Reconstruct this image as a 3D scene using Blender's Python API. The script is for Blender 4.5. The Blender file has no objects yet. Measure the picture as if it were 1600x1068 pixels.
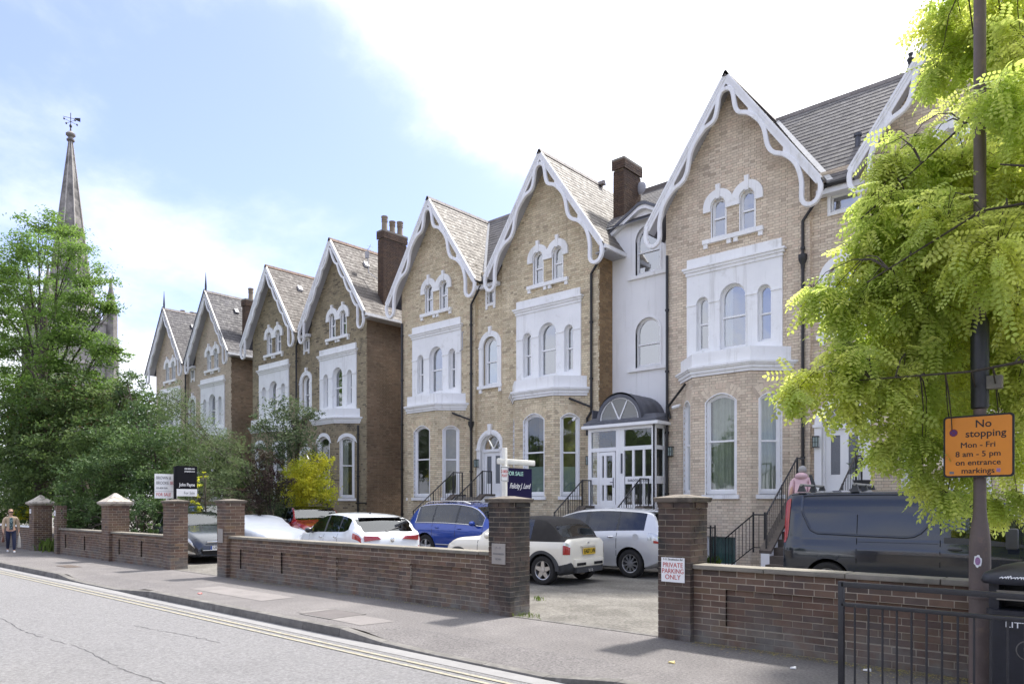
import bpy, bmesh, math, random
import numpy as np
from mathutils import Vector, Matrix, noise as mnoise
random.seed(7); RNG = np.random.default_rng(7)
R = math.radians; PI = math.pi
sc = bpy.context.scene
COL = sc.collection

# ---------------------------------------------------------------- camera, sky, sun, exposure
cd = bpy.data.cameras.new('camera'); cam = bpy.data.objects.new('camera', cd); COL.objects.link(cam)
cam.location = (0, 0, 1.7); cam.rotation_euler = (R(90), 0, R(41.8))
cd.sensor_width = 36; cd.lens = 36 * 1139 / 1600; cd.shift_y = 253 / 1600
cd.clip_start = .1; cd.clip_end = 3000
sc.camera = cam

SUN_EL, SUN_AZ = 57, 4          # azimuth measured from +Y towards +X
w = bpy.data.worlds.new("World"); sc.world = w; w.use_nodes = True
nt = w.node_tree; N = nt.nodes; L = nt.links
N.clear()
out = N.new('ShaderNodeOutputWorld'); bg = N.new('ShaderNodeBackground'); bg.inputs[1].default_value = .105
sky = N.new('ShaderNodeTexSky'); sky.sky_type = 'NISHITA'; sky.sun_disc = False
sky.sun_elevation = R(SUN_EL); sky.sun_rotation = R(SUN_AZ)
sky.air_density = 1.0; sky.dust_density = 1.2; sky.ozone_density = 2.0
tc = N.new('ShaderNodeTexCoord')
# thin broken summer cloud: noise on the sky direction, flattened towards the horizon like a real cloud sheet
sep = N.new('ShaderNodeSeparateXYZ'); L.new(tc.outputs['Generated'], sep.inputs[0])
mx = N.new('ShaderNodeMath'); mx.operation = 'MAXIMUM'; mx.inputs[1].default_value = 0.0; L.new(sep.outputs[2], mx.inputs[0])
ad = N.new('ShaderNodeMath'); ad.operation = 'ADD'; ad.inputs[1].default_value = .22; L.new(mx.outputs[0], ad.inputs[0])
dv = N.new('ShaderNodeVectorMath'); dv.operation = 'DIVIDE'
cb = N.new('ShaderNodeCombineXYZ')
for i in range(3): L.new(ad.outputs[0], cb.inputs[i])
L.new(tc.outputs['Generated'], dv.inputs[0]); L.new(cb.outputs[0], dv.inputs[1])
mp = N.new('ShaderNodeMapping'); mp.inputs['Location'].default_value = (3.1, .6, 0); L.new(dv.outputs[0], mp.inputs[0])
n1 = N.new('ShaderNodeTexNoise'); n1.inputs['Scale'].default_value = .75; n1.inputs['Detail'].default_value = 9; n1.inputs['Roughness'].default_value = .58
n1.inputs['Distortion'].default_value = .35
L.new(mp.outputs[0], n1.inputs[0])
n2 = N.new('ShaderNodeTexNoise'); n2.inputs['Scale'].default_value = 2.4; n2.inputs['Detail'].default_value = 6; L.new(mp.outputs[0], n2.inputs[0])
# nearness to the sun: cloud is thicker and whiter that way
sd = N.new('ShaderNodeVectorMath'); sd.operation = 'DOT_PRODUCT'
L.new(tc.outputs['Generated'], sd.inputs[0])
sd.inputs[1].default_value = (math.cos(R(SUN_EL)) * math.sin(R(SUN_AZ)), math.cos(R(SUN_EL)) * math.cos(R(SUN_AZ)), math.sin(R(SUN_EL)))
def mrange(src, a, b, c, d, smooth=True):
    m = N.new('ShaderNodeMapRange'); m.interpolation_type = 'SMOOTHSTEP' if smooth else 'LINEAR'
    for i, v in zip((1, 2, 3, 4), (a, b, c, d)): m.inputs[i].default_value = v
    L.new(src, m.inputs[0]); return m.outputs[0]
def mth(op, a, b):
    m = N.new('ShaderNodeMath'); m.operation = op
    for i, v in enumerate((a, b)):
        if isinstance(v, (int, float)): m.inputs[i].default_value = v
        else: L.new(v, m.inputs[i])
    return m.outputs[0]
near = mrange(sd.outputs['Value'], .60, .97, 0, 1)
hor = mrange(sep.outputs[2], .0, .34, 1, 0)
base = mth('ADD', mth('MULTIPLY', n1.outputs[0], .85), mth('MULTIPLY', n2.outputs[0], .15))
cov = mth('ADD', base, mth('ADD', mth('MULTIPLY', near, .41), mth('MULTIPLY', hor, .12)))
m_cl = mrange(cov, .47, .66, .12, .97)
rgb = N.new('ShaderNodeMix'); rgb.data_type = 'RGBA'
tint = N.new('ShaderNodeMix'); tint.data_type = 'RGBA'; tint.blend_type = 'MULTIPLY'; tint.inputs[0].default_value = 1; tint.inputs[7].default_value = (.62, .585, .78, 1)
L.new(sky.outputs[0], tint.inputs[6]); L.new(m_cl, rgb.inputs[0]); L.new(tint.outputs[2], rgb.inputs[6])
cl = N.new('ShaderNodeMix'); cl.data_type = 'RGBA'; L.new(near, cl.inputs[0])
cl.inputs[6].default_value = (3.3, 3.4, 3.7, 1); cl.inputs[7].default_value = (8.5, 8.6, 8.6, 1)
L.new(cl.outputs[2], rgb.inputs[7])
L.new(rgb.outputs[2], bg.inputs[0]); L.new(bg.outputs[0], out.inputs[0])

sl = bpy.data.lights.new('sun', 'SUN'); sl.energy = 2.0; sl.angle = R(4.5); sl.color = (1, .955, .89)
sun = bpy.data.objects.new('sun', sl); COL.objects.link(sun)
sdir = Vector((math.cos(R(SUN_EL)) * math.sin(R(SUN_AZ)), math.cos(R(SUN_EL)) * math.cos(R(SUN_AZ)), math.sin(R(SUN_EL))))
sun.rotation_euler = sdir.to_track_quat('Z', 'Y').to_euler(); sun.location = (0, 40, 60)
sc.render.engine = 'CYCLES'
vs = sc.view_settings; vs.view_transform = 'Standard'; vs.look = 'None'; vs.gamma = 1; vs.exposure = 2.02; vs.use_curve_mapping = False
sc.cycles.max_bounces = 8; sc.cycles.transparent_max_bounces = 16

# ---------------------------------------------------------------- materials
def mat(name, col, rough=.7, var=.12, scale=3., bump=0., bscale=60., rnd=0., metal=0., hue=None, spec=.5,
        col2=None, thr=(.45, .62), s2=2., coat=0., trans=0., low=None, rocker=None, streak=None):
    """procedural surface: base colour, world-space mottling, per-piece random tone, a second patchy colour, fine relief"""
    m = bpy.data.materials.new(name); m.use_nodes = True
    t = m.node_tree; n = t.nodes; l = t.links; b = n['Principled BSDF']
    b.inputs['Roughness'].default_value = rough; b.inputs['Metallic'].default_value = metal
    b.inputs['Specular IOR Level'].default_value = spec
    if coat: b.inputs['Coat Weight'].default_value = coat; b.inputs['Coat Roughness'].default_value = .04
    geo = n.new('ShaderNodeNewGeometry')
    c = n.new('ShaderNodeRGB'); c.outputs[0].default_value = (*col, 1); cur = c.outputs[0]
    def mixc(f, a, bcol):
        x = n.new('ShaderNodeMix'); x.data_type = 'RGBA'
        if isinstance(f, float): x.inputs[0].default_value = f
        else: l.new(f, x.inputs[0])
        l.new(a, x.inputs[6])
        if isinstance(bcol, tuple): x.inputs[7].default_value = (*bcol, 1)
        else: l.new(bcol, x.inputs[7])
        return x.outputs[2]
    def mr(src, a, bb, cc, d):
        x = n.new('ShaderNodeMapRange')
        for i, v in zip((1, 2, 3, 4), (a, bb, cc, d)): x.inputs[i].default_value = v
        l.new(src, x.inputs[0]); return x.outputs[0]
    def noi(s, det=5, ro=.6):
        x = n.new('ShaderNodeTexNoise'); x.inputs['Scale'].default_value = s; x.inputs['Detail'].default_value = det
        x.inputs['Roughness'].default_value = ro; l.new(geo.outputs['Position'], x.inputs[0]); return x.outputs[0]
    if rnd:
        oi = n.new('ShaderNodeObjectInfo')
        a = n.new('ShaderNodeMath'); a.operation = 'ADD'; l.new(oi.outputs['Random'], a.inputs[0]); l.new(geo.outputs['Random Per Island'], a.inputs[1])
        f = n.new('ShaderNodeMath'); f.operation = 'FRACT'; l.new(a.outputs[0], f.inputs[0])
        if hue:
            rp = n.new('ShaderNodeValToRGB'); rp.color_ramp.interpolation = 'LINEAR'
            el = rp.color_ramp.elements
            while len(el) < len(hue): el.new(.5)
            for i, (p, hc) in enumerate(hue): el[i].position = p; el[i].color = (*hc, 1)
            l.new(f.outputs[0], rp.inputs[0]); cur = mixc(rnd, cur, rp.outputs[0])
        else:
            hs = n.new('ShaderNodeHueSaturation'); l.new(cur, hs.inputs['Color'])
            l.new(mr(f.outputs[0], 0, 1, 1 - rnd, 1 + rnd), hs.inputs['Value']); cur = hs.outputs[0]
    if col2: cur = mixc(mr(noi(s2, 6, .65), thr[0], thr[1], 0, 1), cur, tuple(col2))
    if streak:  # (colour, thr0, thr1): rain streaks, stretched down the wall
        mpp = n.new('ShaderNodeMapping'); mpp.inputs['Scale'].default_value = (5.5, 5.5, .32); l.new(geo.outputs['Position'], mpp.inputs[0])
        sn = n.new('ShaderNodeTexNoise'); sn.inputs['Scale'].default_value = 1.; sn.inputs['Detail'].default_value = 5; sn.inputs['Roughness'].default_value = .65; l.new(mpp.outputs[0], sn.inputs[0])
        cur = mixc(mr(sn.outputs[0], streak[1], streak[2], 0, .75), cur, tuple(streak[0]))
    if low:    # (z0, z1, colour): dirt that has settled low down, broken up by noise
        sp = n.new('ShaderNodeSeparateXYZ'); l.new(geo.outputs['Position'], sp.inputs[0])
        h = mr(sp.outputs[2], low[0], low[1], 1, 0)
        q = n.new('ShaderNodeMath'); q.operation = 'MULTIPLY'; l.new(h, q.inputs[0]); l.new(mr(noi(2.5, 6, .7), .38, .6, 0, 1), q.inputs[1])
        cur = mixc(q.outputs[0], cur, tuple(low[2]))
    if var:
        hs = n.new('ShaderNodeHueSaturation'); l.new(cur, hs.inputs['Color'])
        l.new(mr(noi(scale, 6, .65), .3, .7, 1 - var, 1 + var), hs.inputs['Value']); cur = hs.outputs[0]
    l.new(cur, b.inputs['Base Color'])
    if bump:
        bp = n.new('ShaderNodeBump'); bp.inputs['Strength'].default_value = bump; bp.inputs['Distance'].default_value = .01
        l.new(noi(bscale, 4, .6), bp.inputs['Height']); l.new(bp.outputs[0], b.inputs['Normal'])
    if rocker: l.new(mr(noi(rocker[0], 4, .6), .35, .65, rocker[1], rocker[2]), b.inputs['Roughness'])
    m.diffuse_color = (*col, 1)
    return m
def leaf_mat(name, col, col2, tr=.45, thr=(.4, .6), s2=1.2, rnd=.35):
    m = mat(name, col, .55, .18, 1.5, 0, 0, rnd, col2=col2, thr=thr, s2=s2, spec=.3)
    t = m.node_tree; n = t.nodes; l = t.links; b = n['Principled BSDF']
    tl = n.new('ShaderNodeBsdfTranslucent'); ms = n.new('ShaderNodeMixShader'); ms.inputs[0].default_value = tr
    src = b.inputs['Base Color'].links[0].from_socket
    hs = n.new('ShaderNodeHueSaturation'); hs.inputs['Value'].default_value = 1.3; hs.inputs['Saturation'].default_value = 1.0; l.new(src, hs.inputs['Color'])
    l.new(hs.outputs[0], tl.inputs['Color'])
    l.new(b.outputs[0], ms.inputs[1]); l.new(tl.outputs[0], ms.inputs[2]); l.new(ms.outputs[0], n['Material Output'].inputs[0])
    return m
def glass_mat(name, tint=(.8, .85, .85), refl=.18, rough=.02, dark=0.):
    m = bpy.data.materials.new(name); m.use_nodes = True; t = m.node_tree; n = t.nodes; l = t.links
    n.remove(n['Principled BSDF'])
    tr = n.new('ShaderNodeBsdfTransparent'); tr.inputs[0].default_value = (*tint, 1)
    gl = n.new('ShaderNodeBsdfGlossy'); gl.inputs['Roughness'].default_value = rough; gl.inputs[0].default_value = (.95, .97, 1, 1)
    fr = n.new('ShaderNodeLayerWeight'); fr.inputs[0].default_value = .35
    mr = n.new('ShaderNodeMapRange'); mr.inputs[3].default_value = refl; mr.inputs[4].default_value = min(1, refl + .55); l.new(fr.outputs['Fresnel'], mr.inputs[0])
    geo = n.new('ShaderNodeNewGeometry'); no = n.new('ShaderNodeTexNoise'); no.inputs['Scale'].default_value = 1.3; l.new(geo.outputs['Position'], no.inputs[0])
    bp = n.new('ShaderNodeBump'); bp.inputs['Strength'].default_value = .12; bp.inputs['Distance'].default_value = .05; l.new(no.outputs[0], bp.inputs['Height']); l.new(bp.outputs[0], gl.inputs['Normal'])
    ms = n.new('ShaderNodeMixShader'); l.new(mr.outputs[0], ms.inputs[0]); l.new(tr.outputs[0], ms.inputs[1]); l.new(gl.outputs[0], ms.inputs[2])
    l.new(ms.outputs[0], n['Material Output'].inputs[0]); return m

M = {}
yb = [(0, (.71, .60, .41)), (.25, (.62, .53, .36)), (.5, (.78, .68, .49)), (.72, (.50, .41, .27)), (.9, (.64, .50, .35)), (1, (.33, .27, .19))]
pb = [(0, (.69, .585, .45)), (.3, (.77, .665, .52)), (.6, (.60, .505, .385)), (.85, (.71, .57, .44)), (1, (.42, .345, .265))]
ob = [(0, (.29, .24, .15)), (.3, (.37, .31, .20)), (.55, (.24, .20, .13)), (.8, (.41, .34, .22)), (1, (.08, .065, .05))]
M['brick_yellow'] = mat('pale yellow stock brick', (.60, .50, .34), .9, .14, 1.2, .35, 90, .75, hue=yb, col2=(.48, .39, .26), thr=(.58, .80), s2=.45, streak=((.40, .33, .23), .57, .75), low=(0, 1.9, (.52, .46, .38)))
M['brick_buff'] = mat('cleaned buff brick', (.62, .52, .40), .9, .12, 1.2, .35, 90, .75, hue=pb, col2=(.52, .41, .31), thr=(.60, .82), s2=.45, streak=((.46, .37, .27), .58, .76), low=(0, 1.9, (.56, .50, .43)))
M['brick_old'] = mat('uncleaned stock brick', (.26, .21, .13), .92, .22, 1.5, .4, 90, .8, hue=ob, col2=(.10, .085, .06), thr=(.56, .70), s2=1.1)
M['brick_grey'] = mat('grey stock brick', (.40, .33, .25), .9, .12, 1.2, .3, 90, .6, hue=pb)
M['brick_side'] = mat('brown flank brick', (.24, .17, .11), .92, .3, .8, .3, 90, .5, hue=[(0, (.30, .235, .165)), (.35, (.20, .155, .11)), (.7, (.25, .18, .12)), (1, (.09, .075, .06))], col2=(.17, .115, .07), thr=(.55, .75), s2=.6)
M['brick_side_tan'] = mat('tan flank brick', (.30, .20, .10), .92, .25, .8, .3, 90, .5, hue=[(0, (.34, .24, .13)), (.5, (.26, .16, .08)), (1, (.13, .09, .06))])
gb = [(0, (.155, .090, .060)), (.2, (.095, .058, .045)), (.4, (.18, .115, .078)), (.6, (.085, .060, .052)), (.8, (.19, .125, .072)), (.92, (.06, .047, .042)), (1, (.145, .11, .09))]
M['brick_wall'] = mat('brown boundary wall brick', (.14, .09, .065), .88, .25, 4, .55, 120, .8, hue=gb, low=(-.05, .50, (.17, .165, .15)), col2=(.07, .055, .05), thr=(.60, .72), s2=2.0)
M['brick_dark'] = mat('sooty pillar brick', (.09, .06, .05), .88, .25, 4, .55, 120, .7, hue=[(0, (.095, .058, .042)), (.4, (.065, .043, .035)), (.8, (.12, .078, .05)), (1, (.04, .032, .03))], low=(-.05, .55, (.18, .175, .165)), col2=(.030, .027, .025), thr=(.46, .60), s2=1.6)
M['brick_chim'] = mat('chimney brick', (.12, .07, .045), .9, .2, 3, .3, 90, .6, hue=[(0, (.10, .066, .042)), (.6, (.065, .046, .034)), (1, (.04, .033, .03))])
M['mortar'] = mat('pale mortar', (.30, .26, .19), .95, .2, 4, .3, 150)
M['mortar_d'] = mat('grey mortar', (.40, .345, .27), .95, .25, 5, .4, 150, low=(-.05, .4, (.15, .15, .14)))
M['mortar_dark'] = mat('sooty mortar', (.25, .215, .17), .95, .25, 5, .4, 150)
M['mortar_buff'] = mat('buff mortar', (.33, .27, .21), .95, .2, 4, .3, 150)
M['white'] = mat('white stucco', (.85, .85, .845), .55, .05, 1.2, .10, 40, col2=(.66, .65, .62), thr=(.58, .80), s2=2.6, streak=((.56, .55, .52), .56, .76))
M['stucco'] = mat('white painted render', (.85, .85, .85), .6, .04, 1., .25, 25, col2=(.72, .72, .71), thr=(.6, .85), s2=.9, streak=((.66, .66, .64), .56, .78))
M['gloss'] = mat('white gloss paint', (.84, .84, .84), .35, .03, 2, .0)
M['barge'] = mat('white painted timber', (.82, .82, .83), .45, .06, 2, .1, 30, col2=(.62, .61, .58), thr=(.55, .75), s2=4, streak=((.58, .57, .54), .54, .74))
M['soffit'] = mat('weathered soffit boards', (.42, .42, .44), .7, .1, 2)
M['stone'] = mat('weathered coping stone', (.20, .18, .15), .85, .2, 4, .6, 80, .12, col2=(.17, .16, .13), thr=(.48, .62), s2=5)
M['stone_cap'] = mat('pale pyramid cap stone', (.42, .38, .33), .85, .2, 3, .6, 60, .1, col2=(.20, .18, .16), thr=(.5, .62), s2=6)
M['slate_dark'] = mat('dark slate', (.075, .071, .076), .7, .12, 2., .25, 60, .16, col2=(.10, .095, .095), thr=(.55, .7), s2=2.5, spec=.3, rocker=(6, .6, .85))
M['slate'] = mat('welsh slate', (.110, .104, .107), .7, .12, 2., .25, 60, .14, col2=(.15, .14, .13), thr=(.55, .7), s2=2.5, spec=.3, rocker=(6, .6, .85))
M['slate_tan'] = mat('lichened slate', (.165, .148, .13), .5, .12, 2., .3, 60, .10, col2=(.145, .132, .12), thr=(.5, .65), s2=3, spec=.3, rocker=(6, .62, .85))
M['slate_brown'] = mat('brownish slate', (.105, .092, .084), .5, .2, 2., .3, 60, .16, col2=(.17, .15, .125), thr=(.58, .68), s2=9, spec=.3, rocker=(6, .62, .85))
M['ridge'] = mat('clay ridge tile', (.17, .115, .085), .85, .2, 5, .2, 40, .15)
M['ridge_g'] = mat('grey ridge tile', (.17, .15, .14), .8, .2, 5, .2, 40, .15)
M['lead'] = mat('lead sheet', (.085, .09, .11), .5, .15, 2.5, .15, 12, col2=(.14, .14, .16), thr=(.5, .7), s2=3)
M['lead_pale'] = mat('pale lead flashing', (.5, .5, .5), .6, .15, 4)
M['black'] = mat('black gloss ironwork', (.018, .018, .02), .4, .2, 8, .1, 60)
M['blackrail'] = mat('chipped black rail paint', (.022, .022, .026), .38, .3, 9, .3, 50, col2=(.10, .075, .06), thr=(.66, .74), s2=22)
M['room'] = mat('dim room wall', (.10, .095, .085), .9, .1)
M['curt_w'] = mat('white net curtain', (.62, .62, .58), .9, .08, 6)
M['curt_g'] = mat('grey green curtain', (.50, .53, .45), .9, .1, 6)
M['curt_t'] = mat('teal blind', (.20, .34, .34), .8, .1, 6)
M['blind'] = mat('pale roller blind', (.52, .60, .60), .8, .06, 3)
M['frost'] = mat('frosted film', (.30, .38, .36), .35, .06, 3)
M['glass'] = glass_mat('window glass', (.80, .84, .82), .10)
M['glass_up'] = glass_mat('upper window glass', (.70, .78, .82), .34)
M['carglass'] = glass_mat('car glass', (.30, .34, .34), .07, .01)
M['carglass_d'] = glass_mat('privacy glass', (.10, .11, .12), .06, .01)
M['clay'] = mat('buff clay pot', (.24, .19, .14), .85, .15, 5, .2, 40)
M['asphalt'] = mat('worn pale asphalt', (.180, .176, .179), .9, .36, 30, 1.3, 120, col2=(.160, .156, .159), thr=(.5, .75), s2=.55)
M['stone_brown'] = mat('sooty brown cap stone', (.13, .11, .09), .85, .2, 5, .5, 80, .1, col2=(.07, .06, .05), thr=(.5, .62), s2=6)
M['pave'] = mat('old tarmac pavement', (.138, .128, .126), .92, .45, 34, 1.2, 120, col2=(.185, .172, .168), thr=(.45, .7), s2=.8)
M['gravel'] = mat('dusty gravelled forecourt', (.118, .110, .098), .95, .5, 20, 1.4, 90, col2=(.185, .174, .157), thr=(.40, .62), s2=1.3)
M['kerb'] = mat('granite kerb', (.115, .108, .10), .8, .3, 5, .8, 60, .18, col2=(.17, .16, .15), thr=(.5, .66), s2=6)
M['channel'] = mat('concrete channel', (.215, .21, .21), .85, .12, 3, .4, 120)
M['yellowline'] = mat('faded yellow line', (.29, .262, .195), .8, .3, 20, .4, 160, col2=(.20, .205, .19), thr=(.50, .62), s2=14)
M['whiteline'] = mat('faded white line', (.192, .188, .19), .85, .4, 30, .4, 160, col2=(.175, .170, .173), thr=(.38, .52), s2=9)
M['crack'] = mat('bitumen crack', (.07, .068, .07), .9, .2, 6)
M['soil'] = mat('soil', (.07, .055, .04), .95, .2, 3, .5, 60)
M['churchstone'] = mat('grey church stone', (.25, .235, .215), .9, .2, .3, .2, 4, .22, col2=(.10, .095, .09), thr=(.42, .6), s2=.35)
M['churchpale'] = mat('pale church stone', (.36, .34, .31), .9, .18, .5, .2, 4, .3, col2=(.2, .19, .18), thr=(.5, .65), s2=.5)
M['bark'] = mat('bark', (.075, .060, .048), .95, .3, 8, .6, 30)
M['twig'] = mat('dark twig', (.05, .04, .03), .9, .2, 8)
# ---------------------------------------------------------------- helpers
WO = {}                      # object name -> world origin its mesh coordinates are relative to
def thing(name, label, cat, loc=(0, 0, 0), group=None, local=False, rotz=0):
    o = bpy.data.objects.new(name, None); COL.objects.link(o); o.location = loc; o.rotation_euler = (0, 0, rotz)
    o.empty_display_size = .2
    o['label'] = label; o['category'] = cat
    if group: o['group'] = group
    WO[o.name] = (0, 0, 0) if local else tuple(loc)
    return o
def tag(o, label, cat, group=None):
    o['label'] = label; o['category'] = cat
    if group: o['group'] = group
    return o
class MB:
    def __init__(s): s.v = []; s.f = []
    def add(s, vs, fs):
        b = len(s.v); s.v.extend(tuple(map(float, p)) for p in vs); s.f.extend(tuple(i + b for i in f) for f in fs); return s
    def box(s, x0, x1, y0, y1, z0, z1):
        return s.add([(x0, y0, z0), (x1, y0, z0), (x1, y1, z0), (x0, y1, z0), (x0, y0, z1), (x1, y0, z1), (x1, y1, z1), (x0, y1, z1)],
                     [(0, 3, 2, 1), (4, 5, 6, 7), (0, 1, 5, 4), (1, 2, 6, 5), (2, 3, 7, 6), (3, 0, 4, 7)])
    def hexa(s, p): return s.add(p, [(0, 3, 2, 1), (4, 5, 6, 7), (0, 1, 5, 4), (1, 2, 6, 5), (2, 3, 7, 6), (3, 0, 4, 7)])
    def tube(s, pts, r, n=8, cap=True):
        pts = [Vector(p) for p in pts]; m = len(pts); rr = r if isinstance(r, (list, tuple)) else [r] * m
        vs = []; prev = None
        for i, p in enumerate(pts):
            t = (pts[min(i + 1, m - 1)] - pts[max(i - 1, 0)]).normalized()
            a = prev if prev is not None else (Vector((0, 0, 1)) if abs(t.z) < .9 else Vector((1, 0, 0)))
            u = (a - t * a.dot(t)).normalized(); prev = u; v = t.cross(u)
            for k in range(n):
                q = 2 * PI * k / n; vs.append(p + (u * math.cos(q) + v * math.sin(q)) * rr[i])
        fs = [(i * n + k, i * n + (k + 1) % n, (i + 1) * n + (k + 1) % n, (i + 1) * n + k) for i in range(m - 1) for k in range(n)]
        if cap: fs += [tuple(range(n - 1, -1, -1)), tuple((m - 1) * n + k for k in range(n))]
        return s.add(vs, fs)
    def lathe(s, prof, c, n=16, axis='z', cap=True):
        vs = []
        for r, h in prof:
            for k in range(n):
                q = 2 * PI * k / n; a, b = r * math.cos(q), r * math.sin(q)
                vs.append((c[0] + a, c[1] + b, c[2] + h) if axis == 'z' else (c[0] + a, c[1] + h, c[2] + b) if axis == 'y' else (c[0] + h, c[1] + a, c[2] + b))
        m = len(prof)
        fs = [(i * n + k, i * n + (k + 1) % n, (i + 1) * n + (k + 1) % n, (i + 1) * n + k) for i in range(m - 1) for k in range(n)]
        if axis == 'y': fs = [f[::-1] for f in fs]
        if cap: fs += [tuple(range(n - 1, -1, -1)), tuple((m - 1) * n + k for k in range(n))]
        return s.add(vs, fs)
    def ball(s, c, rx, ry, rz, n=10, m=7):
        prof = [(max(math.sin(PI * i / m), .02), -math.cos(PI * i / m)) for i in range(m + 1)]
        vs = [(c[0] + r * rx * math.cos(2 * PI * k / n), c[1] + r * ry * math.sin(2 * PI * k / n), c[2] + h * rz) for r, h in prof for k in range(n)]
        fs = [(i * n + k, i * n + (k + 1) % n, (i + 1) * n + (k + 1) % n, (i + 1) * n + k) for i in range(m) for k in range(n)]
        fs += [tuple(range(n - 1, -1, -1)), tuple(m * n + k for k in range(n))]
        return s.add(vs, fs)
    def build(s, name, m, parent=None, smooth=False, sharp=35, stuff=False, bevel=0):
        o3 = WO.get(parent.name, (0, 0, 0)) if parent else (0, 0, 0)
        me = bpy.data.meshes.new(name)
        v = np.array(s.v, dtype=np.float64).reshape(-1, 3) - np.array(o3)
        me.from_pydata(v.tolist(), [], s.f); me.update()
        o = bpy.data.objects.new(name, me); COL.objects.link(o)
        me.materials.append(M[m] if isinstance(m, str) else m)
        if bevel:
            bm = bmesh.new(); bm.from_mesh(me); bmesh.ops.remove_doubles(bm, verts=bm.verts, dist=1e-5)
            bmesh.ops.bevel(bm, geom=[e for e in bm.edges if e.is_manifold and e.calc_face_angle(0) > .6], offset=bevel, segments=2, affect='EDGES', profile=.6)
            bm.to_mesh(me); bm.free(); smooth = True
        if smooth:
            me.shade_smooth(); me.set_sharp_from_angle(angle=R(sharp))
        if parent: o.parent = parent; WO[o.name] = o3
        if stuff: o['kind'] = 'stuff'
        return o
def structure(name, mb, m, **k):
    o = mb.build(name, m, **k); o['kind'] = 'structure'; return o

class Pl:
    """a vertical plane: a runs along it, z is up, o is how far out of it (towards the viewer)"""
    def __init__(s, x, y, ang=0): s.x, s.y = x, y; s.d = (math.cos(ang), math.sin(ang)); s.n = (math.sin(ang), -math.cos(ang)); s.ang = ang
    def __call__(s, a, z, o=0): return (s.x + s.d[0] * a + s.n[0] * o, s.y + s.d[1] * a + s.n[1] * o, z)
def pbox(mb, pl, a0, a1, z0, z1, o0, o1):
    return mb.hexa([pl(a0, z0, o1), pl(a1, z0, o1), pl(a1, z0, o0), pl(a0, z0, o0), pl(a0, z1, o1), pl(a1, z1, o1), pl(a1, z1, o0), pl(a0, z1, o0)])
def ppoly(mb, pl, pts, o0, o1):
    n = len(pts)
    vs = [pl(a, z, o1) for a, z in pts] + [pl(a, z, o0) for a, z in pts]
    return mb.add(vs, [tuple(range(n)), tuple(range(2 * n - 1, n - 1, -1))] + [(i, n + i, n + (i + 1) % n, (i + 1) % n) for i in range(n)])
def pring(mb, pl, outer, inner, o0, o1, closed=True):
    n = len(outer); vs = [pl(a, z, o) for o in (o1, o0) for pts in (outer, inner) for a, z in pts]
    fs = []
    for i in range(n if closed else n - 1):
        j = (i + 1) % n
        fs += [(i, j, n + j, n + i), (i, 2 * n + i, 2 * n + j, j), (n + i, n + j, 3 * n + j, 3 * n + i)]
    if not closed: fs += [(0, n, 3 * n, 2 * n), (n - 1, 3 * n - 1, 4 * n - 1, 2 * n - 1)][:1] + [(n - 1, 3 * n - 1, 4 * n - 1, 2 * n - 1)]
    return mb.add(vs, fs)
class Op:
    """an opening: centre c, half width w, sill z0, springing zs, rise h (h=w: round arch)"""
    def __init__(s, c, w, z0, zs, h): s.c, s.w, s.z0, s.zs, s.h = c, w, z0, zs, h
    def top(s, a):
        t = min(1, abs(a - s.c) / s.w)
        return s.zs + (s.h * math.sqrt(max(0, 1 - t * t)) if s.h > .3 * s.w * 1.9 or s.h == s.w else s.h * (1 - t * t))
    def outline(s, g=0, gb=None, n=14):
        gb = g if gb is None else gb
        w = s.w + g; pts = [(s.c + w, s.z0 - gb)]
        o = Op(s.c, w, s.z0 - gb, s.zs, s.h + g if s.h > 0 else 0)
        if s.h <= 0: return [(s.c - w, s.z0 - gb), (s.c + w, s.z0 - gb), (s.c + w, s.zs + g), (s.c - w, s.zs + g)]
        arc = [(s.c + w * math.cos(PI * i / n), ) for i in range(n + 1)]
        return [(s.c - w, s.z0 - gb)] + pts + [(x[0], o.top(x[0])) for x in arc]
def holed(mb, pl, a0, a1, z0, zt, ops, o, depth, cuts=()):
    """a wall sheet from a0..a1 and z0..zt(a) at offset o with real openings and reveals `depth` deep"""
    f = zt if callable(zt) else (lambda a: zt)
    bp = {a0, a1, *cuts}
    for p in ops:
        if p.c - p.w < a1 and p.c + p.w > a0:
            for i in range(13): bp.add(p.c - p.w * math.cos(PI * i / 12))
    bp = sorted(b for b in bp if a0 - 1e-6 <= b <= a1 + 1e-6)
    for a, b in zip(bp, bp[1:]):
        if b - a < 1e-5: continue
        m = (a + b) / 2; za, zb = z0, z0
        for p in sorted((p for p in ops if abs(m - p.c) < p.w), key=lambda p: p.z0):
            mb.add([pl(a, za, o), pl(b, zb, o), pl(b, p.z0, o), pl(a, p.z0, o)], [(0, 1, 2, 3)])
            za, zb = p.top(a), p.top(b)
        ta, tb = f(a), f(b)
        if ta > za or tb > zb: mb.add([pl(a, za, o), pl(b, zb, o), pl(b, max(tb, zb), o), pl(a, max(ta, za), o)], [(0, 1, 2, 3)])
    for p in ops:
        ol = p.outline(); n = len(ol)
        for i in range(n):
            q, r = ol[i], ol[(i + 1) % n]
            mb.add([pl(*q, o), pl(*r, o), pl(*r, o - depth), pl(*q, o - depth)], [(0, 1, 2, 3)])
    return mb

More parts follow.
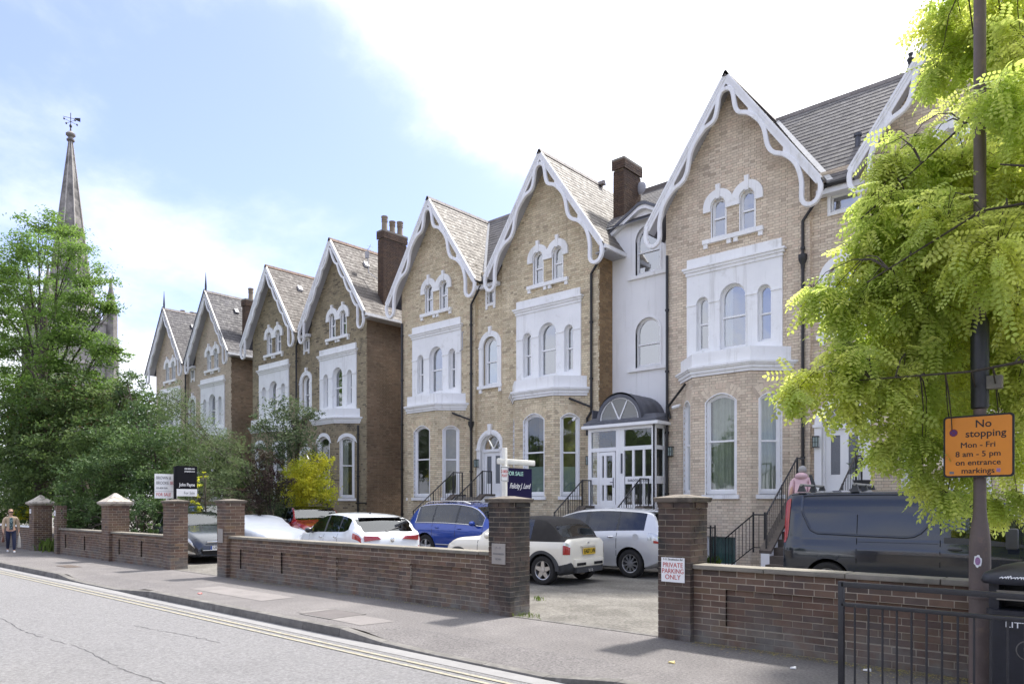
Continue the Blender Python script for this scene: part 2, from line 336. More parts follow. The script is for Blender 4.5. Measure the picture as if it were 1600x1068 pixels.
BRICK = {}
def brick_mesh(m):
    if m not in BRICK:
        b = bmesh.new(); bmesh.ops.create_cube(b, size=1)
        me = bpy.data.meshes.new('brick'); b.to_mesh(me); b.free(); me.materials.append(M[m]); BRICK[m] = me
    return BRICK[m]
CAMV = np.array((0, 0, 1.7))
def lay(items, m, parent, singles=0, name='brick', jit=.002):
    """items: (cx, cy, cz, ang, length, depth, height). The nearest `singles` become objects, the rest one joined part"""
    if not items: return
    items = sorted(items, key=lambda t: (t[0]) ** 2 + (t[1]) ** 2 + (t[2] - 1.7) ** 2)
    o3 = WO.get(parent.name, (0, 0, 0))
    for k, t in enumerate(items[:singles]):
        o = bpy.data.objects.new(name, brick_mesh(m)); COL.objects.link(o); o.parent = parent
        j = random.uniform(-jit, jit)
        o.location = (t[0] - o3[0] + math.sin(t[3]) * j, t[1] - o3[1] - math.cos(t[3]) * j, t[2] - o3[2] + random.uniform(-.0015, .0015))
        o.rotation_euler = (random.uniform(-.006, .006), random.uniform(-.008, .008), t[3] + random.uniform(-.004, .004)); o.scale = (t[4], t[5], t[6])
    rest = np.array([t[:7] for t in items[singles:]], dtype=np.float64)
    if len(rest):
        n = len(rest)
        u = np.array([(-.5, -.5, -.5), (.5, -.5, -.5), (.5, .5, -.5), (-.5, .5, -.5), (-.5, -.5, .5), (.5, -.5, .5), (.5, .5, .5), (-.5, .5, .5)])
        p = u[None] * rest[:, None, 4:7]; p[:, :, 1] += RNG.uniform(-jit, jit, n)[:, None]
        c, s = np.cos(rest[:, 3])[:, None], np.sin(rest[:, 3])[:, None]
        x = p[:, :, 0] * c - p[:, :, 1] * s + rest[:, 0:1] - o3[0]; y = p[:, :, 0] * s + p[:, :, 1] * c + rest[:, 1:2] - o3[1]; z = p[:, :, 2] + rest[:, 2:3] - o3[2]
        V = np.stack([x, y, z], -1).reshape(-1, 3)
        F = np.array([(4, 5, 6, 7), (0, 3, 2, 1), (0, 1, 5, 4), (1, 2, 6, 5), (3, 0, 4, 7)])
        F = (F[None] + (np.arange(n) * 8)[:, None, None]).reshape(-1, 4)
        o = fast_mesh(name, V, F, m, parent); o['kind'] = 'stuff'
def fast_mesh(name, V, F, m, parent=None, smooth=False):
    me = bpy.data.meshes.new(name); k = F.shape[1]
    me.vertices.add(len(V)); me.vertices.foreach_set('co', np.ascontiguousarray(V, dtype=np.float32).ravel())
    me.loops.add(F.size); me.loops.foreach_set('vertex_index', np.ascontiguousarray(F, dtype=np.int32).ravel())
    me.polygons.add(len(F)); me.polygons.foreach_set('loop_start', np.arange(0, F.size, k, dtype=np.int32))
    me.update(calc_edges=True); me.validate()
    if smooth: me.shade_smooth()
    else: me.shade_flat()
    o = bpy.data.objects.new(name, me); COL.objects.link(o); me.materials.append(M[m] if isinstance(m, str) else m)
    if parent: o.parent = parent; WO[o.name] = WO.get(parent.name, (0, 0, 0))
    return o
BL, BH, CO = .215, .065, .075
def brick_rows(pl, a0, a1, z0, z1, exclude=(), zt=None, out=.0, depth=.03, bl=.225, co=CO, header=True, z_off=0):
    """bricks of a facade in courses; exclude: Op objects or (a0,a1,z0,z1) rectangles; zt(z)->half interval limits (lo,hi)"""
    it = []; r = 0; z = z0
    while z + co * .6 < z1:
        zm = z + co / 2; iv = [(a0, a1)] if zt is None else [zt(zm)]
        iv = [(max(l, a0), min(h, a1)) for l, h in iv]
        for e in exclude:
            if isinstance(e, Op):
                if zm < e.z0 or zm > e.zs + e.h: continue
                if zm <= e.zs: x0, x1 = e.c - e.w, e.c + e.w
                else:
                    t = 1 - (zm - e.zs) / e.h if e.h != e.w else None
                    k = math.sqrt(max(0, 1 - ((zm - e.zs) / e.h) ** 2)) if e.h > .55 * e.w else math.sqrt(max(0, t))
                    x0, x1 = e.c - e.w * k, e.c + e.w * k
            else:
                x0, x1, ez0, ez1 = e
                if zm < ez0 or zm > ez1: continue
            iv = [q for l, h in iv for q in ((l, min(h, x0)), (max(l, x1), h)) if q[1] - q[0] > .02]
        for l, h in iv:
            # flemish-like bond: stretcher, header alternating by course
            seq = [.225, .1125] if header else [.225]
            per = sum(seq); st = (r % 2) * (per / 2 + (0 if header else 0))
            a = math.floor((l - a0 - st) / per) * per + a0 + st; k = 0
            while a < h:
                b = a + seq[k % len(seq)]; x0, x1 = max(a, l) + (.005 if a > l else 0), min(b, h) - (.005 if b < h else 0)
                if x1 - x0 > .02:
                    cx, cy, _ = pl((x0 + x1) / 2, 0, out - depth / 2)
                    it.append((cx, cy, zm + z_off, pl.ang, x1 - x0, depth, co - .010))
                a = b; k += 1
        z += co; r += 1
    return it
def slates(P0, U, V, nrow, lim, m, parent, singles=0, sw=.25, ex=.2, name='slate'):
    """courses of slates on a plane: P0 eave corner, U unit along, V unit up the slope, lim(v)->(u0,u1)"""
    P0, U, V = np.array(P0, float), np.array(U, float), np.array(V, float); Nn = np.cross(U, V)
    if Nn[2] < 0: Nn = -Nn
    rows = []
    for r in range(nrow):
        l, h = lim((r + .5) * ex)
        if h - l < .03: continue
        a = math.floor(l / sw) * sw - (r % 2) * sw / 2
        while a < h:
            x0, x1 = max(a, l) + .002, min(a + sw, h) - .002
            if x1 - x0 > .02:
                lift = .010 + random.uniform(0, .005); v0 = r * ex + random.uniform(-.006, .006)
                if random.random() < .03: v0 -= .03
                rows.append((x0, x1, v0, v0 + ex * 1.12, lift))
            a += sw
    o3 = np.array(WO.get(parent.name, (0, 0, 0)))
    def corners(x0, x1, v0, v1, lift):
        q = []
        for u, v, n in ((x0, v0, lift), (x1, v0, lift), (x1, v1, .002), (x0, v1, .002), (x0, v0, lift - .009), (x1, v0, lift - .009), (x1, v1, -.007), (x0, v1, -.007)):
            q.append(P0 + U * u + V * v + Nn * n)
        return q
    rows = sorted(rows, key=lambda t: float(np.sum((P0 + U * t[0] + V * t[2] - CAMV) ** 2)))
    F0 = [(0, 1, 2, 3), (4, 5, 1, 0), (5, 6, 2, 1), (7, 4, 0, 3), (4, 7, 6, 5)]
    flip = np.dot(np.cross(U, V), Nn) < 0
    if flip: F0 = [f[::-1] for f in F0]
    cache = {}
    for t in rows[:singles]:
        key = round(t[1] - t[0], 3)
        c = P0 + U * t[0] + V * t[2]
        if key not in cache:
            me = bpy.data.meshes.new(name); me.from_pydata([tuple(p - c) for p in corners(*t)], [], F0); me.materials.append(M[m]); cache[key] = me
        o = bpy.data.objects.new(name, cache[key]); COL.objects.link(o); o.parent = parent; o.location = tuple(c - o3)
    rest = rows[singles:]
    if rest:
        Vv = np.array([corners(*t) for t in rest]).reshape(-1, 3) - o3
        F = (np.array(F0)[None] + (np.arange(len(rest)) * 8)[:, None, None]).reshape(-1, 4)
        o = fast_mesh(name, Vv, F, m, parent); o['kind'] = 'stuff'
def text(s, size, pl_fn, m, parent, name='lettering', align='CENTER', thick=.0015, sx=1., bold=0., shear=0.):
    """flat lettering: s at (x,z) of pl_fn = (origin Vector, right Vector, up Vector)"""
    cu = bpy.data.curves.new(name, 'FONT'); cu.body = s; cu.size = size; cu.align_x = align; cu.align_y = 'CENTER'; cu.extrude = thick; cu.offset = bold; cu.resolution_u = 3; cu.shear = shear
    ob = bpy.data.objects.new(name, cu); COL.objects.link(ob)
    dg = bpy.context.evaluated_depsgraph_get(); me = bpy.data.meshes.new_from_object(ob.evaluated_get(dg))
    bpy.data.objects.remove(ob); bpy.data.curves.remove(cu)
    O, X, Z = (Vector(v) for v in pl_fn); Nn = X.cross(Z)
    o3 = Vector(WO.get(parent.name, (0, 0, 0))) if parent else Vector((0, 0, 0))
    for v in me.vertices: v.co = O - o3 + X * v.co.x * sx + Z * v.co.y + Nn * v.co.z
    me.materials.clear(); me.materials.append(M[m] if isinstance(m, str) else m)
    o = bpy.data.objects.new(name, me); COL.objects.link(o)
    if parent: o.parent = parent; WO[o.name] = tuple(o3)
    return o
# ---------------------------------------------------------------- ground, road, pavement
YK, YW, YF = 5.86, 8.25, 19.1
def sheet(x0, x1, y0, y1, z, nx=1, ny=1):
    mb = MB()
    for i in range(nx):
        for j in range(ny):
            a, b = x0 + (x1 - x0) * i / nx, x0 + (x1 - x0) * (i + 1) / nx; c, d = y0 + (y1 - y0) * j / ny, y0 + (y1 - y0) * (j + 1) / ny
            mb.add([(a, c, z), (b, c, z), (b, d, z), (a, d, z)], [(0, 1, 2, 3)])
    return mb
structure('ground', sheet(-900, 600, -600, 1200, -.135), 'soil')
structure('road', sheet(-300, 120, -1.2, YK - .24, -.115), 'asphalt')
structure('far_pavement', MB().box(-300, 120, -3.6, -1.2, -.3, .0), 'pave')
structure('channel', sheet(-300, 120, YK - .24, YK - .02, -.111), 'channel')
structure('forecourt', MB().box(-120, 60, YW, 30, -.3, -.002), 'gravel')
structure('pavement_seam', MB().box(-16.15, -4.8, YW - .04, YW + .05, -.02, .006).box(-16.6, -19.1, YW - .04, YW + .05, -.02, .005), 'kerb')
structure('dark_bed_sheet', sheet(-75, -24.6, YW + .2, 17, .012).add([(-24.6, 13.9, .012), (-21.6, 13.9, .012), (-21.6, 18.3, .012), (-24.6, 18.3, .012)], [(0, 1, 2, 3)]), 'soil')  # soil-coloured sheet added to darken the bright sunlit gravel under the shrubs
# kerb stones, dropped at the two gateways
kb = thing('kerb', 'kerb', 'kerb', (0, YK, 0)); del kb['category']; del kb['label']; kb['kind'] = 'structure'
def kz(x):
    def drop(a, b): return max(0, min(1, (x - a) / .75)) * max(0, min(1, (b - x) / .75))
    return .004 - .095 * max(drop(-19.8, -15.2), drop(-8.1, -3.9), drop(-41, -37))
x = -75.
while x < 7:
    ln = .9; a, b = x + .004, x + ln - .004; za, zb = kz(a), kz(b)
    p = [(a, YK - .02, -.14), (b, YK - .02, -.14), (b, YK + .13, -.14), (a, YK + .13, -.14), (a, YK, za), (b, YK, zb), (b, YK + .13, za + .003), (a, YK + .13, za + .003)]
    p[6] = (b, YK + .13, zb + .003)
    MB().hexa(p).build('kerb_stone', 'kerb', kb, bevel=.008 if x > -30 else 0)
    x += ln
# the pavement: one sheet that dips with the dropped kerbs
mb = MB(); xs = np.unique(np.concatenate([np.array([-300., -80.]), np.arange(-45, 3, .25), np.array([30., 120.])])); ys = [YK + .13, YK + .35, YK + .7, YW]
def pz(x, y): return (kz(x) - .004) * max(0, 1 - (y - YK - .13) / .57) - .001 + (0.004 if y <= YK + .14 else 0)
for a, b in zip(xs, xs[1:]):
    for c, d in zip(ys, ys[1:]): mb.add([(a, c, pz(a, c)), (b, c, pz(b, c)), (b, d, pz(b, d)), (a, d, pz(a, d))], [(0, 1, 2, 3)])
structure('pavement', mb, 'pave')
for yy in (5.44, 5.29):
    mbl = MB(); mbl.add([(-300, yy, -.107), (60, yy, -.107), (60, yy + .055, -.107), (-300, yy + .055, -.107)], [(0, 1, 2, 3)])
    structure('yellow_line', mbl, 'yellowline')
mbl = MB()
for k in range(-14, 3): mbl.add([(k * 5.4 - .6, 2.72, -.110), (k * 5.4 + 2.9, 2.72, -.110), (k * 5.4 + 2.9, 2.81, -.110), (k * 5.4 - .6, 2.81, -.110)], [(0, 1, 2, 3)])

mbc = MB(); rr = random.Random(5); xs = np.arange(-40, 3, .11); prev = None
for i, xx in enumerate(xs):
    yy = 3.17 + .05 * math.sin(xx * 1.7) + rr.uniform(-.02, .02); wd = .003 + .008 * rr.random() * (.4 + abs(math.sin(xx * .9)))
    cur = ((xx, yy - wd, -.1125), (xx, yy + wd, -.1125))
    if prev and rr.random() < .92: mbc.add([prev[0], cur[0], cur[1], prev[1]], [(0, 1, 2, 3)])
    prev = cur
for (x0, y0, x1, y1) in ((-12.6, 2.35, -10.5, 2.2), (-11.5, 4.35, -9.2, 4.6)):
    prev = None
    for t in np.linspace(0, 1, 22):
        xx = x0 + (x1 - x0) * t; yy = y0 + (y1 - y0) * t + rr.uniform(-.03, .03); wd = .004 + .005 * rr.random(); cur = ((xx, yy - wd, -.1123), (xx, yy + wd, -.1123))
        if prev: mbc.add([prev[0], cur[0], cur[1], prev[1]], [(0, 1, 2, 3)])
        prev = cur
o = structure('road_crack', mbc, 'crack')
M['patch'] = mat('darker tarmac patch', (.125, .112, .110), .93, .15, 2, .8, 190)
M['patch_l'] = mat('paler worn tarmac', (.195, .18, .174), .93, .15, 2, .8, 190)
structure('tarmac_patch', sheet(-14.6, -11.8, 6.6, 7.25, .0035).add([(-10.2, 6.3, .0036), (-8.4, 6.2, .0036), (-8.3, 6.75, .0036), (-10.1, 6.8, .0036)], [(0, 1, 2, 3)]), 'patch_l')
M['iron_cover'] = mat('rusty iron cover', (.10, .075, .06), .8, .3, 20, .8, 90)
mc = thing('manhole_cover', 'rectangular rusty iron cover set in the pavement near the tall capped pillar', 'manhole cover', (-22.3, 6.75, 0))
MB().box(-22.75, -21.85, 6.6, 6.95, 0, .008).build('cover', 'iron_cover', mc); MB().box(-22.32, -22.28, 6.6, 6.95, .008, .012).build('lifting_bar', 'crack', mc)
mc = thing('inspection_cover', 'square tarmac filled inspection cover in the pavement before the middle wall', 'manhole cover', (-9.6, 6.5, 0))
MB().box(-9.95, -9.2, 6.25, 6.85, 0, .006).build('cover', 'patch', mc)
fr = MB()
for q in ((-9.98, -9.95, 6.22, 6.88), (-9.2, -9.17, 6.22, 6.88), (-9.95, -9.2, 6.22, 6.25), (-9.95, -9.2, 6.85, 6.88)): fr.box(q[0], q[1], q[2], q[3], 0, .008)
fr.build('frame', 'kerb', mc)

def grow(p, g): return Op(p.c, p.w + g, p.z0 - g, p.zs if p.h > 0 else p.zs + g, p.h + g if p.h > 0 else 0)
# ---------------------------------------------------------------- parts of houses
def arc_pts(c, zs, r, leg=0, n=16, h=None):
    h = r if h is None else h
    p = [(c + r * math.cos(PI * i / n), zs + h * math.sin(PI * i / n)) for i in range(n + 1)]
    return ([(c + r, zs - leg)] if leg else []) + p + ([(c - r, zs - leg)] if leg else [])
def arch_trim(mb, pl, c, zs, ri, ro, o0, o1, leg=0, n=16):
    a, b = arc_pts(c, zs, ro, leg, n), arc_pts(c, zs, ri, leg, n); m = len(a)
    vs = [pl(x, z, o) for o in (o1, o0) for pts in (a, b) for x, z in pts]; fs = []
    for i in range(m - 1):
        j = i + 1; fs += [(i, j, m + j, m + i), (i, 2 * m + i, 2 * m + j, j), (m + i, m + j, 3 * m + j, 3 * m + i)]
    fs += [(0, m, 3 * m, 2 * m), (m - 1, 3 * m - 1, 4 * m - 1, 2 * m - 1)]
    mb.add(vs, fs)
def inset(op, t, tb): return Op(op.c, op.w - t, op.z0 + tb, op.zs, max(0, op.h - t) if op.h > 0 else 0) if op.h > 0 else Op(op.c, op.w - t, op.z0 + tb, op.zs - t, 0)
def window(root, pl, op, dep=.10, fw=.045, glass='glass', curtain=None, mid=.5, cur_part=1., label=None, lower_open=0, room=True, ctop=1.):
    """sash window in an opening: frame (parent) with panes, curtain and the dim room behind"""
    f = MB(); a = op; b = inset(op, fw, fw * 1.6)
    pring(f, pl, a.outline(), b.outline(), -dep - .06, -dep)
    zt = op.zs + op.h; zm = op.z0 + (zt - op.z0) * mid
    if mid: pbox(f, pl, b.c - b.w - .001, b.c + b.w + .001, zm - .024, zm + .024, -dep - .055, -dep + .012)
    if lower_open:
        pbox(f, pl, b.c - b.w - .001, b.c + b.w + .001, b.z0 + lower_open - .05, b.z0 + lower_open, -dep - .05, -dep - .01)
    if op.h > 0 or mid:   # sash stiles, lower pair set back
        c = inset(op, fw + .028, fw * 1.6 + .035)
        pring(f, pl, b.outline(), c.outline(), -dep - .055, -dep - .022)
    fo = f.build('window', 'gloss', root)
    if label: fo['label'] = label
    g = MB(); n = b.outline(); g.add([pl(x, z, -dep - .035) for x, z in n], [tuple(range(len(n)))]); g.build('pane', glass, fo)
    if curtain:
        cm = MB(); ww = b.w * cur_part; x0 = b.c - b.w; zz0 = b.z0 if curtain != 'blind' else b.z0
        xs = np.linspace(x0, x0 + 2 * ww, 60); ph = random.random() * 6
        oo = [-dep - .14 - .028 * math.sin((x - x0) * 62 + ph) - .015 * math.sin((x - x0) * 29 + ph) for x in xs]
        if curtain in ('blind', 'frost'): oo = [-dep - .10] * len(xs)
        zc1 = zt + .02 if curtain != 'frost' else op.z0 + (zt - op.z0) * .36
        vs = [pl(x, z, o) for z in (zz0, zc1) for x, o in zip(xs, oo)]; k = len(xs)
        cm.add(vs, [(i, i + 1, k + i + 1, k + i) for i in range(k - 1)])
        cm.build('curtain' if curtain not in ('frost',) else 'frosted_film', {'w': 'curt_w', 'g': 'curt_g', 't': 'curt_t', 'blind': 'blind', 'frost': 'frost'}[curtain], fo, smooth=True)
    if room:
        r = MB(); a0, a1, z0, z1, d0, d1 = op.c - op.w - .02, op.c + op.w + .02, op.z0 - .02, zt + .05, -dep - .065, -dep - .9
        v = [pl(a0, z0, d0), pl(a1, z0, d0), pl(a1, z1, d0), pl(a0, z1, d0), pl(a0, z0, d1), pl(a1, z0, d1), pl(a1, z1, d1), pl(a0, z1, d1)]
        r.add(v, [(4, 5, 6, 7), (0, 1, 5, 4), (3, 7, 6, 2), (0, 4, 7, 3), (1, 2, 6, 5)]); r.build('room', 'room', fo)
    return fo
def voussoirs(pl, op, out, m, root, rad=.3, n=13):
    """radial brick arch above a shallow window head"""
    it = []; w = op.w + .02; R0 = (w * w + op.h * op.h) / (2 * op.h); cz = op.zs + op.h - R0; th = math.asin(min(1, w / R0))
    mb = MB()
    for i in range(n):
        q0 = -th + 2 * th * i / n + .012; q1 = -th + 2 * th * (i + 1) / n - .012
        for k, (ra, rb) in enumerate(((R0 + .012, R0 + rad * .48), (R0 + rad * .52, R0 + rad))):
            p = [(op.c + r * math.sin(q) * (1.0 + .0 * k), cz + r * math.cos(q)) for q, r in ((q0, ra), (q1, ra), (q1, rb), (q0, rb))]
            mb.hexa([pl(*p[0], out), pl(*p[1], out), pl(*p[1], out - .03), pl(*p[0], out - .03), pl(*p[3], out), pl(*p[2], out), pl(*p[2], out - .03), pl(*p[3], out - .03)])
    o = mb.build('brick_arch', m, root); o['kind'] = 'stuff'
def downpipe(root, pts, r=.045, hop=None, clips=()):
    mb = MB(); mb.tube(pts, r, 8)
    for z in clips: mb.lathe([(r * 1.5, -.03), (r * 1.5, .03)], (pts[-1][0], pts[-1][1], z), 8)
    o = mb.build('downpipe', 'black', root, smooth=True)
    if hop: MB().lathe([(r * 1.1, -.22), (r * 1.3, -.12), (r * 2.6, 0), (r * 2.8, .10), (r * 2.8, .13)], hop, 8).build('hopper', 'black', o, smooth=True)
    return o
ZP, SL, HWR = 13.42, 1.43, 2.58            # ridge height of a gable, its slope, half width of the roof
def barge(root, xc, y, wave=True, black_edge=False, sc_=1., thin=1.):
    """rake boards, moulding and the looped fretwork band hanging from them"""
    pl = Pl(xc, y)
    for s in (-1, 1):
        mb = MB()
        top = (0, ZP + .06); bot = (s * 2.56, ZP + .06 - SL * 2.56)
        ln = math.hypot(*[bot[0] - top[0], bot[1] - top[1]]); dx, dz = (bot[0] - top[0]) / ln, (bot[1] - top[1]) / ln
        nx, nz = (-dz * -s, dx * -s) if False else (-s * abs(dz), -abs(dx))     # inward-down normal
        def strip(d0, d1, o0, o1, e=0):
            # mitre at the apex (x = 0)
            def on(d, t): return (top[0] + dx * t + nx * d, top[1] + dz * t + nz * d)
            def apex(d): t = -(nx * d) / dx; return on(d, t)
            A, B = apex(d0), apex(d1); C_, D_ = on(d1, ln - e), on(d0, ln - e)
            pts = [A, B, C_, D_]
            if s > 0: pts = pts[::-1]
            ppoly(mb, pl, pts, o0, o1)
        strip(0, .055, -.02, .04); strip(.055, .11, -.02, .022); strip(.11, .20, -.03, .004)
        mb.build('bargeboard', 'barge', root)
        sf = MB()          # soffit between board and wall
        z0 = lambda a: ZP - SL * a - .14
        sf.add([(xc, y + .03, z0(0)), (xc, YF + .02, z0(0)), (xc + s * 2.5, YF + .02, z0(2.5)), (xc + s * 2.5, y + .03, z0(2.5))], [(0, 1, 2, 3)])
        sf.build('soffit', 'soffit', root)
        # fretwork band: centre line measured down one rake, mirrored
        P = [(0, 12.98), (.10, 12.955), (.17, 12.88), (.215, 12.76), (.235, 12.62), (.27, 12.42), (.34, 12.25), (.46, 12.17), (.62, 12.11), (.80, 11.95), (.97, 11.74), (1.07, 11.52), (1.115, 11.30),
             (1.16, 11.08), (1.25, 10.90), (1.38, 10.79), (1.56, 10.71), (1.74, 10.56), (1.90, 10.35), (1.995, 10.10), (2.04, 9.86), (2.045, 9.66), (2.04, 9.50), (2.06, 9.36), (2.14, 9.26), (2.26, 9.22), (2.39, 9.27), (2.48, 9.40), (2.51, 9.55), (2.50, 9.70), (2.44, 9.85)]
        if not wave:       # narrower, more frequent scallops with cusps
            P = []
            for t in np.linspace(0, 1, 46):
                a = .12 + 1.95 * t; zz = ZP - SL * a - .36 - .16 * abs(math.sin(t * PI * 4)) ** .8; P.append((a - .03, zz))
            P = [(0, 12.98), (.06, 12.95)] + P + [(2.06, 9.55), (2.05, 9.36), (2.10, 9.20), (2.22, 9.13), (2.35, 9.17), (2.44, 9.32), (2.46, 9.50), (2.42, 9.74)]
        P = [(s * a, z) for a, z in P]
        # smooth resample
        Q = []
        for i in range(len(P) - 1):
            p0, p1, p2, p3 = (np.array(P[max(0, min(len(P) - 1, k))]) for k in (i - 1, i, i + 1, i + 2))
            for t in (0, .5): Q.append(.5 * ((2 * p1) + (-p0 + p2) * t + (2 * p0 - 5 * p1 + 4 * p2 - p3) * t * t + (-p0 + 3 * p1 - 3 * p2 + p3) * t ** 3))
        Q.append(np.array(P[-1])); Q = np.array(Q); m = len(Q)
        T = np.gradient(Q, axis=0); T /= np.linalg.norm(T, axis=1)[:, None]; Nn = np.stack([-T[:, 1], T[:, 0]], 1)
        hw = .055 * thin; fb = MB(); vs = []
        prof = [(-1, .0), (-1, .036), (-.78, .046), (.78, .046), (1, .036), (1, .0), (1, -.05), (-1, -.05)]
        for q, nn in zip(Q, Nn):
            for e, o in prof: vs.append(pl(q[0] + nn[0] * hw * e, q[1] + nn[1] * hw * e, o))
        k = len(prof)
        fb.add(vs, [(i * k + j, (i + 1) * k + j, (i + 1) * k + (j + 1) % k, i * k + (j + 1) % k) for i in range(m - 1) for j in range(k)])
        # webs where the band runs along the board
        for (a0, a1) in (((.55, 1.05), (1.48, 1.98)) if wave else ()):
            n_ = 8; up = []; lo = []
            idx = [i for i in range(m) if a0 <= abs(Q[i][0]) <= a1 and Q[i][1] > 10.]
            for i in idx: lo.append((Q[i][0], Q[i][1])); up.append((Q[i][0] + s * .02, ZP + .06 - SL * abs(Q[i][0]) - .30))
            if len(idx) > 1:
                for (l0, l1, u0, u1) in zip(lo, lo[1:], up, up[1:]):
                    if u0[1] > l0[1] and u1[1] > l1[1]: ppoly(fb, pl, [l0, l1, u1, u0] if s > 0 else [l1, l0, u0, u1], -.04, .008)
        if not wave:
            for t in (.25, .5, .75):
                a = .12 + 1.95 * t; zz = ZP - SL * a - .36
                ppoly(fb, pl, [(s * (a - .05), zz - .02), (s * (a + .0), zz - .16), (s * (a + .06), zz - .06), (s * (a + .1), zz + .05)][::s], -.04, .03)
        fb.build('fretwork', 'barge', root, smooth=True, sharp=24)
def gable_roof(root, xc, yf, m, rfree, left_to_valley=True, right_to_valley=True, depth=25.5, ridge='ridge_g', singles=0, edge='black'):
    """both slopes of a street-facing gable roof; a slope ends in a valley or runs free to the back"""
    ln = math.hypot(HWR, HWR * SL)
    for s, val in ((-1, left_to_valley), (1, right_to_valley)):
        ymax = lambda a, val=val: 22.0 - a * (22.0 - 19.25) / HWR if val else depth
        pts = []; b = MB()
        zz = lambda a: ZP - SL * a
        b.add([(xc, yf, zz(0) - .012), (xc + s * HWR, yf, zz(HWR) - .012), (xc + s * HWR, ymax(HWR), zz(HWR) - .012), (xc, ymax(0), zz(0) - .012)], [(0, 1, 2, 3)])
        b.add([(xc, yf, zz(0) - .07), (xc + s * HWR, yf, zz(HWR) - .07), (xc + s * HWR, yf, zz(HWR) - .012), (xc, yf, zz(0) - .012)], [(0, 1, 2, 3)])
        b.build('roof_deck', 'lead', root)
        if s > 0:
            U = (0, 1, 0); V = (-s * HWR / ln, 0, SL * HWR / ln); ex = .2; nrow = int(ln / ex)
            slates((xc + s * HWR, 0, zz(HWR)), U, V, nrow, lambda v: (yf - .02, ymax(HWR * (1 - v / ln))), m, root, singles, ex=ex)
    # ridge tiles
    y = yf - .02
    rt = []
    while y < 21.95:
        MB().hexa([(xc - .11, y, ZP - .10), (xc + .11, y, ZP - .10), (xc + .11, y + .44, ZP - .10), (xc - .11, y + .44, ZP - .10), (xc - .03, y, ZP + .05), (xc + .03, y, ZP + .05), (xc + .03, y + .44, ZP + .045), (xc - .03, y + .44, ZP + .045)]).build('ridge_tile', ridge, root); y += .45
def centre_roof(root, xl, xr, m, singles=0, ridge='ridge_g', free_left=False):
    """street-facing slope between two gables, ridge at y=22"""
    dy, dz = 22.0 - 19.0, ZP - 9.80; ln = math.hypot(dy, dz)
    lo = lambda v: (xl + HWR * min(1, (1 - v / ln)) - 0, xr - HWR * min(1, (1 - v / ln)))
    MB().add([(xl, 22, ZP - .015), (xr, 22, ZP - .015), (xr - HWR, 19, 9.785), (xl + HWR, 19, 9.785)], [(0, 3, 2, 1)]).build('roof_deck', 'lead', root)
    slates((0, 19.0, 9.80), (1, 0, 0), (0, dy / ln, dz / ln), int(ln / .2), lo, m, root, singles)
    x = xl
    while x < xr - .1:
        MB().hexa([(x, 21.9, ZP - .1), (x + .44, 21.9, ZP - .1), (x + .44, 22.1, ZP - .1), (x, 22.1, ZP - .1), (x, 21.97, ZP + .05), (x + .44, 21.97, ZP + .05), (x + .44, 22.03, ZP + .05), (x, 22.03, ZP + .05)]).build('ridge_tile', ridge, root); x += .45
    for a, s in ((xl, 1), (xr, -1)):      # pale lead in the valleys
        MB().hexa([(a + s * -.05, 22, ZP - .02), (a + s * .09, 22, ZP - .02), (a + s * (HWR + .10), 19.05, 9.83), (a + s * (HWR - .04), 19.05, 9.83),
                   (a + s * -.05, 22, ZP + .03), (a + s * .09, 22, ZP + .03), (a + s * (HWR + .10), 19.05, 9.88), (a + s * (HWR - .04), 19.05, 9.88)]).build('valley_flashing', 'lead_pale', root)
    MB().tube([(xl + HWR - .08, 18.93, 9.72), (xr - HWR + .08, 18.93, 9.70)], .06, 8).build('gutter', 'black', root, smooth=True)
    MB().box(xl + HWR - .3, xr - HWR + .3, 18.98, 19.2, 9.52, 9.66).build('fascia', 'barge', root)
def chimney(root, x0, x1, y0, y1, z0, z1, pots, aerial=False, m='brick_chim', cap='stone'):
    c = MB().box(x0 + .02, x1 - .02, y0 + .02, y1 - .02, z0, z1); ch = c.build('chimney', 'mortar_dark', root)
    it = []
    for pl, l in ((Pl(x0, y0), x1 - x0), (Pl(x1, y0, PI / 2), y1 - y0)):
        it += brick_rows(pl, 0, l, z0, z1 - .3, depth=.03); it += [(t[0] + pl.n[0] * .05, t[1] + pl.n[1] * .05, t[2], t[3], t[4], t[5], t[6]) for t in brick_rows(pl, -.03, l + .03, z1 - .3, z1 - .02, depth=.06)]
    lay(it, m, ch)
    MB().box(x0 - .04, x1 + .04, y0 - .04, y1 + .04, z1 - .02, z1 + .07).build('chimney_cap', cap, ch)
    for k in range(pots):
        y = y0 + (y1 - y0) * (k + .5) / pots; xm = (x0 + x1) / 2; h = .66 if k != 1 else .56
        MB().lathe([(.15, 0), (.13, .1), (.12, h * .6), (.145, h * .65), (.12, h * .7), (.145, h * .76), (.12, h * .82), (.15, h * .9), (.15, h)], (xm, y, z1 + .07), 12).build('chimney_pot', 'clay', ch, smooth=True)
    return ch
